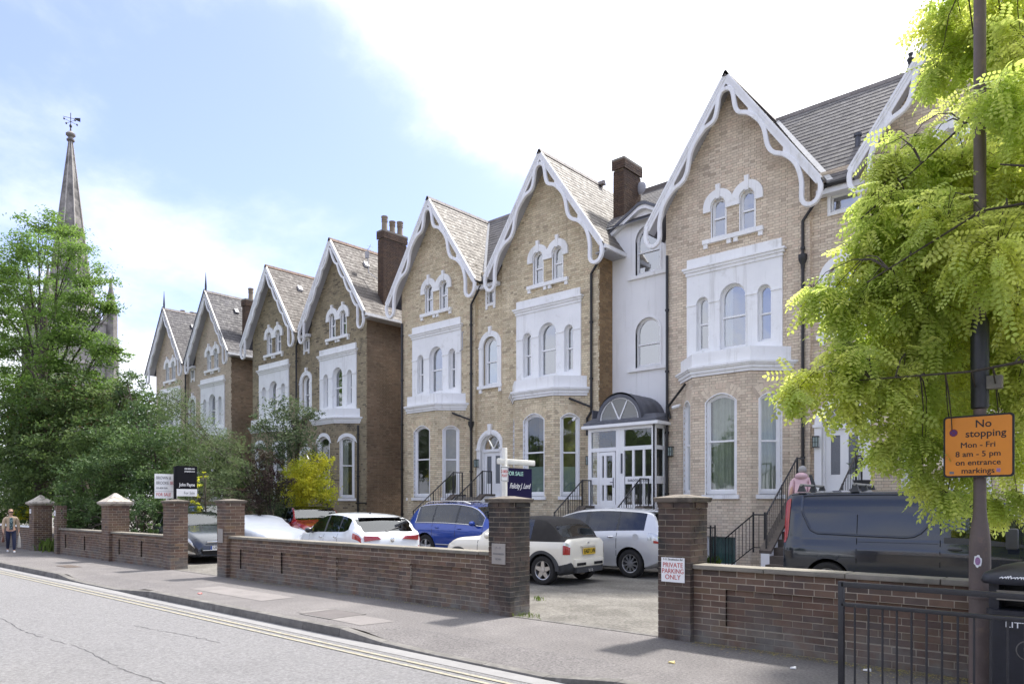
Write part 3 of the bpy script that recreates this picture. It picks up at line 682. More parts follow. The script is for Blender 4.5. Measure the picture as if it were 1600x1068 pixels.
def bay(root, xc, bm, mortar, arches, cur, base_win, singles=0, light=True):
    """three-sided ground-floor bay with cornice and parapet; cur: curtain style of (left splay, front, right splay)"""
    fw, dp = .83, .75
    P = [Pl(xc - fw - dp, YF, -PI / 4), Pl(xc - fw, YF - dp), Pl(xc + fw, YF - dp, PI / 4)]
    Ln = [dp * math.sqrt(2), 2 * fw, dp * math.sqrt(2)]
    items = []
    wl = MB()
    for i, (pl, l) in enumerate(zip(P, Ln)):
        ops = [Op(l / 2, .43 if i == 1 else .29, 1.96, 4.46, .2 if i == 1 else .14)]
        if base_win and i == 1: ops.append(Op(l / 2, .43, .02, .86, 0.))
        holed(wl, pl, 0, l, 0, 5.22, [grow(o_, .015) for o_ in ops], -.006, .1)
        items += brick_rows(pl, 0, l, 0, 5.21, ops)
        voussoirs(pl, ops[0], .004, bm, root, n=13 if i == 1 else 9)
        if arches: # white hood arches
            mb = MB(); o2 = ops[0]; n_ = 12; w2 = o2.w + .14
            A = [(o2.c + w2 * (1 - 2 * k / n_), o2.zs + (o2.h + .30) * (1 - (1 - 2 * k / n_) ** 2) ** .5 * .95 - .12) for k in range(n_ + 1)]
            B_ = [(o2.c + o2.w * (1 - 2 * k / n_), o2.top(o2.c + o2.w * (1 - 2 * k / n_))) for k in range(n_ + 1)]
            for k in range(n_): ppoly(mb, pl, [B_[k], A[k], A[k + 1], B_[k + 1]], -.02, .04)
            mb.build('window_hood', 'white', root)
        wo = window(root, pl, ops[0], .08, .065, curtain=cur[i], mid=.53, cur_part=.55 if cur[i] == 'w' else 1)
        rv = MB(); pring(rv, pl, ops[0].outline(.028, .0), ops[0].outline(0), -.12, .010); rv.build('window_surround', 'white', root)
        sl_ = MB(); pbox(sl_, pl, ops[0].c - ops[0].w - .1, ops[0].c + ops[0].w + .1, 1.84, 1.95, -.08, .07); sl_.build('sill', 'white', wo)
        if base_win and i == 1: window(root, pl, ops[1], .06, .05, curtain='t', mid=0)
    wl.build('bay_wall', mortar, root)
    lay(items, bm, root, singles)
    # cornice and parapet follow the plan, drawn as stacked mouldings
    for nm, prof in (('bay_cornice', [(5.19, 5.27, .035), (5.27, 5.36, .075), (5.36, 5.40, .12), (5.40, 5.455, .15)]), ('parapet', [(5.455, 5.83, .02)])):
        mb = MB()
        for z0, z1, e in prof:
            k = e * .414
            pts = [(xc - fw - dp - e * 1.414, YF), (xc - fw - k, YF - dp - e), (xc + fw + k, YF - dp - e), (xc + fw + dp + e * 1.414, YF)]
            n = 4; vs = [(x, y, z) for z in (z0, z1) for x, y in pts]
            mb.add(vs, [(i, i + 1, n + i + 1, n + i) for i in range(3)] + [(3, 2, 1, 0), (4, 5, 6, 7)])
        mb.build(nm, 'white', root)
def gable_house(root, xc, style, side='brick_side', cur=('w', 'g', 'g'), singles=0, wave=True, base_win=False, bays=True, up_cur=None):
    bm, mo = {'yellow': ('brick_yellow', 'mortar'), 'buff': ('brick_buff', 'mortar_buff'), 'old': ('brick_old', 'mortar_d'), 'grey': ('brick_grey', 'mortar_buff')}[style]
    pl = Pl(xc, YF); HW = 2.085
    roof_z = lambda a: ZP - .16 - SL * abs(a)
    at = [Op(-.42, .20, 9.17, 10.06, .20), Op(.42, .20, 9.17, 10.06, .20)]
    # attic windows need tall sills: openings in the mortar sheet
    trio = [Op(-.9, .185, 6.06, 7.40, .185), Op(0, .375, 6.00, 7.42, .375), Op(.9, .185, 6.06, 7.40, .185)]
    back = MB(); holed(back, pl, -HW, HW, 0, roof_z, [grow(o_, .02) for o_ in at + trio], -.006, .1, cuts=(0, -1.0, 1.0)); back.build('wall', mo, root)
    it = brick_rows(pl, -HW, HW, 0, 13.1, at + [(-1.37, 1.37, 5.85, 8.65), (-1.5, 1.5, -1, 5.4)], zt=lambda z: (-min(HW, (ZP - .16 - z) / SL), min(HW, (ZP - .16 - z) / SL)))
    lay(it, bm, root, singles)
    # white first-floor panel
    pn = MB(); holed(pn, pl, -1.39, 1.39, 5.80, 8.24, trio, .045, .15)
    for s in (-1, 1): pbox(pn, pl, s * 1.39 - .001, s * 1.39 + .001, 5.80, 8.24, -.01, .045)
    pn.build('window_panel', 'white', root)
    tb = MB(); pbox(tb, pl, -1.375, 1.375, 8.45, 8.71, 0, .07); pbox(tb, pl, -1.49, 1.49, 8.40, 8.452, 0, .16)
    pbox(tb, pl, -1.45, 1.45, 8.33, 8.402, 0, .12); pbox(tb, pl, -1.41, 1.41, 8.24, 8.332, 0, .08); tb.build('cornice_band', 'white', root)
    im = MB()
    for a, b in ((-1.40, -1.085), (-.715, -.375), (.375, .715), (1.085, 1.40)): pbox(im, pl, a, b, 7.37, 7.41, .04, .07)
    for c in (-.9, 0, .9):
        zz = 7.62 if c else 7.84
        ppoly(im, pl, [(c - .03, zz), (c + .03, zz), (c + .05, zz + .3), (c - .05, zz + .3)], .04, .052)
    im.build('impost_moulding', 'white', root)
    for i, o_ in enumerate(trio):
        window(root, pl, o_, .10, .035, 'glass_up', curtain=(up_cur if i == 1 and up_cur else None), mid=.50, cur_part=.35)
    # attic pair with hood arches, keystones and sill on blocks
    hd = MB()
    for o_ in at:
        arch_trim(hd, pl, o_.c, 10.06, .225, .45 if True else 0, -.01, .07 if o_.c > 0 else .066, leg=.0)
        s = -1 if o_.c < 0 else 1
        pbox(hd, pl, min(o_.c + s * .225, o_.c + s * .45), max(o_.c + s * .225, o_.c + s * .45), 9.93, 10.06, -.01, .068)
        ppoly(hd, pl, [(o_.c - .045, 10.24), (o_.c + .045, 10.24), (o_.c + .065, 10.64), (o_.c - .065, 10.64)], 0, .09)
        pring(hd, pl, o_.outline(.035), o_.outline(0), -.1, .012)
        window(root, pl, o_, .07, .03, 'glass_up', mid=.5, lower_open=.0)
    pbox(hd, pl, -.20, .20, 9.93, 10.06, -.01, .064)
    hd.build('window_hood', 'white', root)
    sb = MB(); pbox(sb, pl, -.88, .88, 9.04, 9.16, -.05, .10)
    for c in (-.80, -.16, .02, .80) if False else (-.80, -.10, .10, .80): pbox(sb, pl, c - .06, c + .06, 8.92, 9.041, 0, .07)
    sb.build('sill', 'white', root)
    if bays: bay(root, xc, bm, mo, style == 'old', cur, base_win, singles if base_win else 0)
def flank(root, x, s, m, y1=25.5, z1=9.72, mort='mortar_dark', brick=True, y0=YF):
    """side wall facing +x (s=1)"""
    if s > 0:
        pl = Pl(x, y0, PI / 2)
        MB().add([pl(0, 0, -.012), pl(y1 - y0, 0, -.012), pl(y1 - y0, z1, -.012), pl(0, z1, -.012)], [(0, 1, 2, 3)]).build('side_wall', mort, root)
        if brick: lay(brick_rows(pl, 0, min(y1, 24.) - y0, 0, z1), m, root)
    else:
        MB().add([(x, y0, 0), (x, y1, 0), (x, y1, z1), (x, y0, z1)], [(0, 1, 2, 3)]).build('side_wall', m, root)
def entrance(root, x0, x1, style, door_z=1.95, stair_cur=None, small='tall'):
    """recessed centre strip between two bays: door in an arched white surround, stair window, attic light"""
    bm, mo = {'yellow': ('brick_yellow', 'mortar'), 'buff': ('brick_buff', 'mortar_buff'), 'old': ('brick_old', 'mortar_d'), 'grey': ('brick_grey', 'mortar_buff')}[style]
    yr = YF + .13; pl = Pl((x0 + x1) / 2, yr); h = (x1 - x0) / 2
    dr = Op(0, .50, door_z, 3.72, .50); st = Op(0, .30, 6.02, 7.42, .30)
    sm = Op(.0, .17, 8.98, 9.46, 0) if small == 'tall' else Op(.05, .33, 9.10, 9.52, 0)
    ztop_ = lambda a: ZP - .13 - SL * min(2.085 + a + h, 2.085 + h - a)
    w_ = MB(); holed(w_, pl, -h, h, 0, ztop_, [grow(o_, .02) for o_ in (dr, st, sm)], -.006, .12, cuts=(0,)); w_.build('wall', mo, root)
    lay(brick_rows(pl, -h, h, 0, 10.2, [Op(0, .68, -1, 3.72, .68), Op(0, .50, 5.9, 7.45, .5), sm], zt=lambda z: (-h, h) if z < 9.3 else (-h, h)), bm, root)
    for xx, an in ((x0, PI / 2),): # the little return of the left house
        q = Pl(xx, YF, an); lay(brick_rows(q, 0, .13, 0, 10.3, header=True), bm, root)
        MB().add([q(0, 0, -.006), q(.16, 0, -.006), q(.16, 10.5, -.006), q(0, 10.5, -.006)], [(0, 1, 2, 3)]).build('wall_return', mo, root)
    t = MB(); pring(t, pl, grow(dr, .03).outline(), dr.outline(), -.20, .0); arch_trim(t, pl, 0, 3.72, .50, .68, -.02, .05); arch_trim(t, pl, 0, 3.72, .55, .63, .04, .075)
    for s in (-1, 1):
        a, b = sorted((s * .50, s * .68)); pbox(t, pl, a, b, door_z, 3.68, -.02, .05); a, b = sorted((s * .48, s * .71)); pbox(t, pl, a, b, 3.66, 3.74, -.02, .09)
    ppoly(t, pl, [(-.06, 4.20), (.06, 4.20), (.09, 4.60), (-.09, 4.60)], 0, .1)
    t.build('door_surround', 'white', root)
    d = MB(); pring(d, pl, dr.outline(), inset(dr, .045, .01).outline(), -.2, -.12); pbox(d, pl, -.5, .5, 3.60, 3.70, -.2, -.08)
    dd = d.build('door', 'gloss', root)
    lf = MB()
    for a, b in ((-.45, -.33), (-.10, .10), (.33, .45)): pbox(lf, pl, a, b, door_z, 3.60, -.19, -.14)
    for a, b in ((-.33, -.10), (.10, .33)): pbox(lf, pl, a, b, door_z, door_z + .5, -.19, -.14); pbox(lf, pl, a, b, 3.45, 3.60, -.19, -.14)
    for q in (-.33, .33): # fanlight spokes
        ppoly(lf, pl, [(-.018, 3.70), (.018, 3.70), (q + .018, 4.16), (q - .018, 4.16)], -.18, -.13)
    lf.lathe([(.05, 0), (.05, .04)], pl(0, 3.73, -.10), 10, 'y'); lf.build('door_leaf', 'gloss', dd)
    MB().add([pl(a, z, -.165) for a, z in ((-.33, door_z + .5), (.33, door_z + .5), (.33, 3.45), (-.33, 3.45))], [(0, 1, 2, 3)]).build('door_glass', 'dglass', dd)
    ol = Op(0, .46, 3.70, 3.72, .46).outline(); MB().add([pl(a, z, -.17) for a, z in ol], [tuple(range(len(ol)))]).build('fanlight', 'glass', dd)
    MB().add([pl(a, z, -.6) for a, z in ((-.6, 1.9), (.6, 1.9), (.6, 4.5), (-.6, 4.5))], [(0, 1, 2, 3)]).build('hall', 'room', dd)
    t = MB(); arch_trim(t, pl, 0, 7.42, .36, .56, -.01, .06)
    for s in (-1, 1):
        a, b = sorted((s * .36, s * .56)); pbox(t, pl, a, b, 6.0, 7.42, -.01, .058); a, b = sorted((s * .35, s * .58)); pbox(t, pl, a, b, 7.37, 7.43, -.01, .08)
        a, b = sorted((s * .42, s * .56)); pbox(t, pl, a, b, 5.75, 5.90, -.01, .06)
    ppoly(t, pl, [(-.05, 7.88), (.05, 7.88), (.07, 8.14), (-.07, 8.14)], 0, .09)
    pring(t, pl, Op(0, .365, 6.02, 7.42, .365).outline(), st.outline(), -.12, -.04)
    t.build('window_surround', 'white', root)
    wo = window(root, pl, st, .10, .035, 'glass_up', curtain=stair_cur, mid=.5); q = MB(); pbox(q, pl, -.62, .62, 5.90, 6.01, -.1, .10); q.build('sill', 'white', wo)
    wo = window(root, pl, sm, .06, .04, 'glass_up', mid=0)
    t = MB(); pring(t, pl, sm.outline(.08), sm.outline(0), -.06, .03)
    if small == 'tall':
        for s in (-1, 1): pbox(t, pl, s * .19 - .05, s * .19 + .05, sm.z0 - .2, sm.z0 - .08, 0, .04)
    t.build('window_surround', 'white', root)
    lamp = MB()
    return pl
M['dglass'] = mat('obscured dark door glass', (.16, .17, .19), .25, .15, 30, .3, 60)
# ---------------------------------------------------------------- the houses
XG = dict(G1=-44.74, G2=-39.36, G3=-32.92, G4=-27.5, G5=-21.0, G6=-15.45, G7=-8.88, G8=-3.18)
GRP = 'semi-detached gabled villas in a row'
def pair(xa, xb, name, label, style, slate, side, wave, ridge, curs, cx='tall', singles=0, slate_c=None, base_win=False, stair=None, free_r=True, slsing=0, thin=1., up=None):
    root = thing(name, label, 'house', ((xa + xb) / 2, YF, 0), GRP)
    for k, xc in enumerate((xa, xb)):
        gable_house(root, xc, style, cur=curs[k], singles=singles if (k == 0) else 0, base_win=base_win, up_cur=up)
        barge(root, xc, YF - .45, wave, thin=thin)
        gable_roof(root, xc, YF - .47, slate, False, left_to_valley=(k == 1), right_to_valley=(k == 0), ridge=ridge, singles=slsing if k == 1 else 0)
    entrance(root, xa + 2.085, xb - 2.085, style, stair_cur=stair, small=cx)
    centre_roof(root, xa, xb, slate_c or slate, singles=slsing, ridge=ridge)
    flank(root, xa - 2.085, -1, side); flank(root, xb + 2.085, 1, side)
    # eaves of the free right-hand slope
    MB().box(xb + HWR - .02, xb + HWR + .06, YF - .45, 25, 9.60, 9.72).build('fascia', 'barge', root)
    MB().box(xb + 2.08, xb + HWR, YF - .2, 25, 9.58, 9.63).build('soffit', 'soffit', root)
    return root
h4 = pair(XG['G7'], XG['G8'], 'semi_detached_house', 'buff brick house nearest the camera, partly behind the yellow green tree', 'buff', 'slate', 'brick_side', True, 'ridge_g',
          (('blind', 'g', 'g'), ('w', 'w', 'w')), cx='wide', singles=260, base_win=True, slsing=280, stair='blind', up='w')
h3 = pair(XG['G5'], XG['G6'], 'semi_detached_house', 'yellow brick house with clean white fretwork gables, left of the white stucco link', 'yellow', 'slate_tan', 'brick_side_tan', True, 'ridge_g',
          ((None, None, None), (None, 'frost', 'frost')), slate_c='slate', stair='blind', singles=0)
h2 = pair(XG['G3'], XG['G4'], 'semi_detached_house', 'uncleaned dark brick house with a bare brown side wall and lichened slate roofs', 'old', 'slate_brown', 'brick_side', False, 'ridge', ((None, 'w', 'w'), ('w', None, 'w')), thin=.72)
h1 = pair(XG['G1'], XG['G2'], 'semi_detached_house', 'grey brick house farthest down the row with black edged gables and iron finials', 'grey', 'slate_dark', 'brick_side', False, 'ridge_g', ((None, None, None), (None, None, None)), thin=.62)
chimney(h3, XG['G6'] + 1.68, XG['G6'] + 2.10, 20.5, 21.55, 9.6, 13.15, 0)
chimney(h2, XG['G4'] + 1.75, XG['G4'] + 2.15, 19.95, 21.25, 9.6, 13.6, 3)
chimney(h1, XG['G2'] + 1.75, XG['G2'] + 2.15, 19.9, 20.7, 9.6, 12.8, 1)
chimney(h1, XG['G1'] - 2.1, XG['G1'] - 1.7, 20.5, 21.7, 9.6, 13.3, 4)
for x in (XG['G1'], XG['G2']):
    MB().tube([(x, YF - .4, ZP - .05), (x, YF - .4, ZP + .25), (x, YF - .4, ZP + 1.05)], [.05, .06, .008], 8).build('finial', 'black', h1, smooth=True)
    for s in (-1, 1):
        pl = Pl(x, YF - .49); b = MB(); pts = [(0, ZP + .10), (s * 2.6, ZP + .10 - SL * 2.6), (s * 2.6, ZP + .0 - SL * 2.6), (0, ZP - .02)]
        ppoly(b, pl, pts[::-s], -.02, .03); b.build('verge', 'black', h1)
for x, hh in ((XG['G3'], h2), (XG['G4'], h2), (XG['G1'], h1), (XG['G2'], h1)):   # small roof vents
    a = .62; b = MB(); z = ZP - SL * a; b.hexa([(x + a - .02, 20.0, z + .02), (x + a + .16, 20.0, z - .22), (x + a + .16, 20.22, z - .22), (x + a - .02, 20.22, z + .02), (x + a + .04, 20.0, z + .10), (x + a + .22, 20.0, z - .14), (x + a + .22, 20.22, z - .14), (x + a + .04, 20.22, z + .10)])
    b.build('roof_vent', 'lead' if hh is h1 else 'lead_pale', hh)
# vent pipe and finial on the roof between the nearest gables
xm = (XG['G7'] + XG['G8']) / 2
MB().lathe([(.07, 0), (.07, .42), (.10, .42), (.10, .48)], (xm + .15, 19.95, 10.75), 10).build('vent_pipe', 'lead', h4, smooth=True)
MB().lathe([(.14, -.02), (.10, .10), (.06, .2), (.10, .34), (.05, .42), (.07, .5)], (xm + .9, 22, ZP + .02), 10).build('ridge_finial', 'black', h4, smooth=True)
MB().lathe([(.06, 0), (.06, .3), (.09, .3), (.09, .36)], (-18.35, 19.95, 10.8), 8).build('vent_pipe', 'lead', h3, smooth=True)
# rainwater pipes
def pipe_at(root, x, z1=9.65, z0=.3, hop=None, y=YF - .06, bend=None):
    pts = ([bend] if bend else []) + [(x, y, z1), (x, y, z0)]
    return downpipe(root, pts, .042, (x, y, hop) if hop else None, [z for z in np.arange(z0 + .8, z1, 1.8)])
pipe_at(h4, XG['G7'] + 1.93, 9.0, .3, 8.0, bend=(XG['G7'] + 2.55, YF - .1, 9.75))
pipe_at(h4, XG['G7'] - 2.02, 9.0, 1.2)
pipe_at(h3, XG['G5'] + 1.95, 9.05, .3, 4.62, bend=(XG['G5'] + 2.5, YF - .1, 9.65))
pipe_at(h3, XG['G5'] - 2.0, 9.0, .5)
pipe_at(h3, XG['G6'] + 1.82, 9.05, 4.9, bend=(XG['G6'] + 2.45, YF - .1, 9.75))
downpipe(h3, [(XG['G6'] + 1.82, YF - .06, 4.95), (XG['G6'] + 1.82, YF - .06, 4.65), (XG['G6'] + 1.66, YF - .06, 4.45), (XG['G6'] + 1.66, YF - .06, 3.9)], .042)
downpipe(h3, [(XG['G6'] + 1.2, YF - .42, 5.10), (XG['G6'] + 1.82, YF - .08, 4.80)], .035)
downpipe(h3, [(XG['G5'] + 1.3, YF - .40, 5.08), (XG['G5'] + 1.93, YF - .08, 4.80)], .035)
downpipe(h4, [(XG['G7'] - 1.25, YF - .40, 5.10), (XG['G7'] - 1.98, YF - .08, 4.55), (XG['G7'] - 1.9, YF - .08, 4.2)], .035)
for x, s in ((XG['G3'] + 2.1, h2), (XG['G1'] + 2.1, h1)): pipe_at(s, x, 9.2, .5, None, bend=(x + .35, YF - .1, 9.6))
pipe_at(h2, XG['G4'] + 1.55, 5.1, .3)
downpipe(h2, [(XG['G4'] + 1.3, YF - .1, 1.75), (XG['G4'] + 2.2, YF - .1, 1.75)], .03)
downpipe(h1, [(XG['G2'] + 2.13, 20.6, 7.6), (XG['G2'] + 2.13, 20.6, .5)], .05)
downpipe(h3, [(XG['G5'] - 2.05, YF - .05, 1.0), (XG['G5'] - 1.75, YF - .3, .75), (XG['G5'] - 1.75, YF - .3, .0)], .05)
# cctv cameras, bracket, lamps
def cctv(root, x, y, z, a):
    m = MB(); m.tube([(x, y, z), (x + .03, y - .12, z)], .03, 8); m.tube([(x + .02, y - .12, z - .02), (x + .02 + math.cos(a) * .2, y - .12 + math.sin(a) * .2, z - .08)], .045, 10)
    m.build('security_camera', 'white', root, smooth=True)
cctv(h4, XG['G7'] - 1.55, YF - .12, 4.55, PI + .6); cctv(h3, XG['G6'] + 1.42, YF - .3, 4.45, -1.2)
def wall_lamp(root, x, y, z):
    m = MB(); m.box(x - .07, x + .07, y - .12, y, z, z + .02).box(x - .07, x + .07, y - .12, y, z + .26, z + .29)
    for a in (-.065, 0, .065): m.box(x + a - .006, x + a + .006, y - .125, y - .113, z, z + .28)
    m.box(x - .07, x + .07, y - .125, y - .115, z + .13, z + .14); o = m.build('wall_lamp', 'black', root)
    MB().box(x - .055, x + .055, y - .11, y - .01, z + .02, z + .26).build('lamp_glass', 'frost', o)
wall_lamp(h4, xm - .61, YF + .05, 3.15); wall_lamp(h3, (XG['G5'] + XG['G6']) / 2 - .61, YF + .05, 3.05)
wall_lamp(h3, XG['G6'] + 1.72, YF - .01, 2.95); wall_lamp(h4, XG['G7'] - 1.9, YF - .01, 3.1)
MB().tube([(XG['G5'] + 1.55, YF - .05, 8.1), (XG['G5'] + 1.55, YF - .12, 8.1), (XG['G5'] + 1.56, YF - .12, 7.5)], .022, 6).tube([(XG['G5'] + 1.6, YF - .14, 7.45), (XG['G5'] + 1.6, YF - .3, 7.35)], .02, 6).build('aerial_bracket', 'soffit', h3)
# dish and aerial by the chimneys
dx = XG['G6'] + 2.16
m_ = MB(); m_.lathe([(.01, 0), (.10, .01), (.18, .04), (.22, .08)], (dx, 21.35, 12.45), 16, 'y'); m_.build('satellite_dish', 'soffit', h3, smooth=True)
ax, ay = XG['G4'] + 1.72, 19.75
m_ = MB(); m_.tube([(ax, ay + .2, 11.6), (ax - .35, ay, 11.9), (ax - .45, ay, 12.95)], .018, 6).box(ax - .55, ax - .38, ay - .05, ay + .05, 12.55, 12.85)
for k in range(4): m_.tube([(ax - .45 + .10 * k - .1, ay - .14, 12.75 + .09 * k), (ax - .45 + .10 * k - .1, ay + .14, 12.75 + .09 * k)], .008, 4)
m_.tube([(ax - .62, ay, 12.7), (ax - .2, ay, 13.1)], .010, 4); m_.build('aerial', 'soffit', h2)

# ---- white stucco link between the two nearest houses, with its glazed porch
lx0, lx1 = XG['G6'] + 2.085, XG['G7'] - 2.085
lk = thing('stucco_link_building', 'narrow white stucco link between two brick houses, with a glazed porch under a barrel roof', 'building', ((lx0 + lx1) / 2, 19.85, 0))
lc = (lx0 + lx1) / 2; pl = Pl(lc, 19.85); hw = (lx1 - lx0) / 2
o1 = Op(.12, .44, 6.00, 7.10, .44); o2 = Op(.12, .44, 8.92, 10.0, .44)
arcz = lambda a: min(10.42 + .56 * (1.19 - abs(a)), 11.03 - .22 * a * a)
wl = MB(); holed(wl, pl, -hw, hw, 0, arcz, [o1, o2], 0, .14, cuts=tuple(np.linspace(-1.18, 1.18, 15))); wl.build('wall', 'stucco', lk)
for o_ in (o1, o2):
    t = MB(); pring(t, pl, o_.outline(.06), o_.outline(0), -.08, .02); t.build('window_surround', 'gloss', lk)
    wo = window(lk, pl, o_, .09, .04, 'glass_up', mid=.47)
    q = MB(); pbox(q, pl, -.58, .80, o_.z0 - .12, o_.z0 - .02, -.02, .09); q.build('sill', 'white', wo)
ppoly(t := MB(), pl, [(.09, 7.78), (.13, 7.78), (.15, 8.06), (.12, 8.06)], 0, .01); t.build('keystone', 'white', lk)
A = [(a, arcz(a)) for a in np.linspace(-1.19, 1.19, 19)]
b = MB()
for (a0, z0), (a1, z1) in zip(A, A[1:]): ppoly(b, pl, [(a0, z0 - .10), (a1, z1 - .10), (a1, z1 + .02), (a0, z0 + .02)], -.02, .16)
b.build('arched_bargeboard', 'barge', lk)
b = MB()
for (a0, z0), (a1, z1) in zip(A, A[1:]): ppoly(b, pl, [(a0, z0 + .02), (a1, z1 + .02), (a1, z1 + .12), (a0, z0 + .12)], -2.0, .2)
b.build('lead_roof_edge', 'lead', lk)
MB().add([(lx0 - .5, 19.6, 10.55), (lx1 + .4, 19.6, 10.55), (lx1 + .4, 22.4, 12.72), (lx0 - .5, 22.4, 12.72)], [(0, 1, 2, 3)]).build('roof_deck', 'lead', lk)
dl = math.hypot(2.8, 2.17); slates((0, 19.75, 10.68), (1, 0, 0), (0, 2.8 / dl, 2.17 / dl), 16, lambda v: (lx0 - .45, lx1 + .4), 'slate', lk)
MB().box(lx0 - .4, lx1 + .4, 22.3, 22.5, 12.66, 12.82).build('ridge_tile', 'ridge_g', lk)
# porch: front y 18.55
PY0 = 18.50; pp = Pl(lc, PY0); ph = hw - .02; ZF = 1.55
por = MB()
def bars(mb, pl, xs, z0, z1, o0=-.06, o1=0, w=.035):
    for x_ in xs: pbox(mb, pl, x_ - w, x_ + w, z0, z1, o0, o1)
zt_ = 4.02
bars(por, pp, (-ph + .05, -.10, ph - .05), ZF, zt_, -.08, .01, .06)
pbox(por, pp, -.04, .13, ZF, zt_, -.07, .005)
for z0, z1 in ((zt_ - .10, zt_), (3.30, 3.42), (ZF, ZF + .14)): pbox(por, pp, -ph, ph, z0, z1, -.07, .008)
bars(por, pp, (-ph + .36,), ZF, 3.32)
bars(por, pp, (.44, .80), ZF + .1, 3.32)
for a, b_ in ((-ph + .1, -ph + .34), (.16, ph - .1)): pbox(por, pp, a, b_, 2.30, 2.52, -.06, -.002)
sp = Pl(lc + ph, PY0, PI / 2)    # glazed right cheek
for a in (.03, .56): pbox(por, sp, a - .04, a + .04, ZF, zt_, -.06, .0)
for z0, z1 in ((zt_ - .10, zt_), (3.30, 3.42), (2.3, 2.52), (ZF, ZF + .14)): pbox(por, sp, 0, .6, z0, z1, -.055, .004)
po = por.build('porch', 'gloss', lk)
d = MB(); bars(d, pp, (-ph + .46, -.24), ZF + .02, 3.27, -.06, .012, .05); bars(d, pp, (-.555,), ZF + .1, 3.25, -.055, .010, .04)
for z0, z1 in ((3.17, 3.28), (2.28, 2.50), (ZF + .02, ZF + .26)): pbox(d, pp, -ph + .44, -.2, z0, z1, -.055, .014)
dd = d.build('porch_door', 'gloss', lk)
MB().tube([pp(-.25, 2.36, .05), pp(-.34, 2.36, .06)], .012, 6).box(*[v for v in (lc - .26, lc - .24, PY0 - .03, PY0 - .01, 2.2, 2.5)]).build('handle', 'lead', dd)
g = MB(); g.add([pp(a, z, -.035) for a, z in ((-ph, ZF), (ph, ZF), (ph, zt_), (-ph, zt_))], [(0, 1, 2, 3)]); g.add([sp(a, z, -.03) for a, z in ((0, ZF), (.6, ZF), (.6, zt_), (0, zt_))], [(0, 1, 2, 3)])
g.build('pane', 'glass', po)
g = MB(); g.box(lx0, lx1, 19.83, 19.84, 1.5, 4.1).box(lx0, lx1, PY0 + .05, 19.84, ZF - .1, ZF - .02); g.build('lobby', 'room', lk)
MB().box(lc + .02, lc + .07, PY0 - .03, PY0 - .006, 2.62, 3.22).build('entry_phone', 'lead', lk)
text('BARDON LODGE', .105, ((lc + .62, PY0 - .006, 2.40), (1, 0, 0), (0, 0, 1)), 'lead', lk, sx=.9)
rf = MB(); z = zt_
rf.box(lx0 - .08, lx1 + .10, PY0 - .14, 19.12, z + .09, z + .16).hexa([(lx0 - .08, PY0 - .14, z + .16), (lx1 + .10, PY0 - .14, z + .16), (lx1 + .1, 19.84, z + .16), (lx0 - .08, 19.84, z + .16), (lx0 + .12, PY0 + .12, z + .34), (lx1 - .1, PY0 + .12, z + .34), (lx1 - .05, 19.84, z + .44), (lx0 + .05, 19.84, z + .44)])
rf.build('porch_roof', 'lead', lk)
MB().box(lx0 - .14, lx1 + .16, PY0 - .16, 19.12, z + .0, z + .09).build('porch_fascia', 'gloss', lk)
rb = .80; bc = lc - .02; n = 18; v = []
for y_ in (PY0 - .08, 19.84):
    for k in range(n + 1): q = PI * k / n; v.append((bc + rb * math.cos(q), y_, z + .17 + .86 * math.sin(q)))
m_ = MB(); m_.add(v, [(k, k + 1, n + 2 + k, n + 1 + k) for k in range(n)]); arch_trim(m_, Pl(bc, PY0 - .06), 0, z + .17, .70, .80, -.03, .03, n=18)
for y_ in (18.95, 19.4): 
    vv = []
    for yy in (y_ - .015, y_ + .015):
        for k in range(n + 1): q = PI * k / n; vv.append((bc + (rb + .015) * math.cos(q), yy, z + .17 + .875 * math.sin(q)))
    m_.add(vv, [(k, k + 1, n + 2 + k, n + 1 + k) for k in range(n)])
m_.build('barrel_roof', 'lead', lk, smooth=True)
fl = Pl(bc, PY0 - .05); m_ = MB(); arch_trim(m_, fl, 0, z + .19, .655, .705, -.03, .0, n=18); pbox(m_, fl, -.70, .70, z + .16, z + .22, -.03, 0)
for q in (-.30, .30): ppoly(m_, fl, [(-.02, z + .2), (.02, z + .2), (q + .02, z + .82), (q - .02, z + .82)], -.02, .0)
fo = m_.build('fanlight', 'gloss', lk)
a_ = arc_pts(0, z + .2, .69, 0, 18); MB().add([fl(x_, zz, -.02) for x_, zz in a_], [tuple(range(len(a_)))]).build('pane', 'glass', fo)
MB().add([fl(x_, zz, -.5) for x_, zz in a_], [tuple(range(len(a_)))]).build('lobby', 'room', fo)
for s in (lx0 + .0, lx1 - .0): pass
MB().box(lx0 + .005, lx0 + .03, 18.7, 19.84, z + .3, z + .62).build('flashing', 'lead', lk)

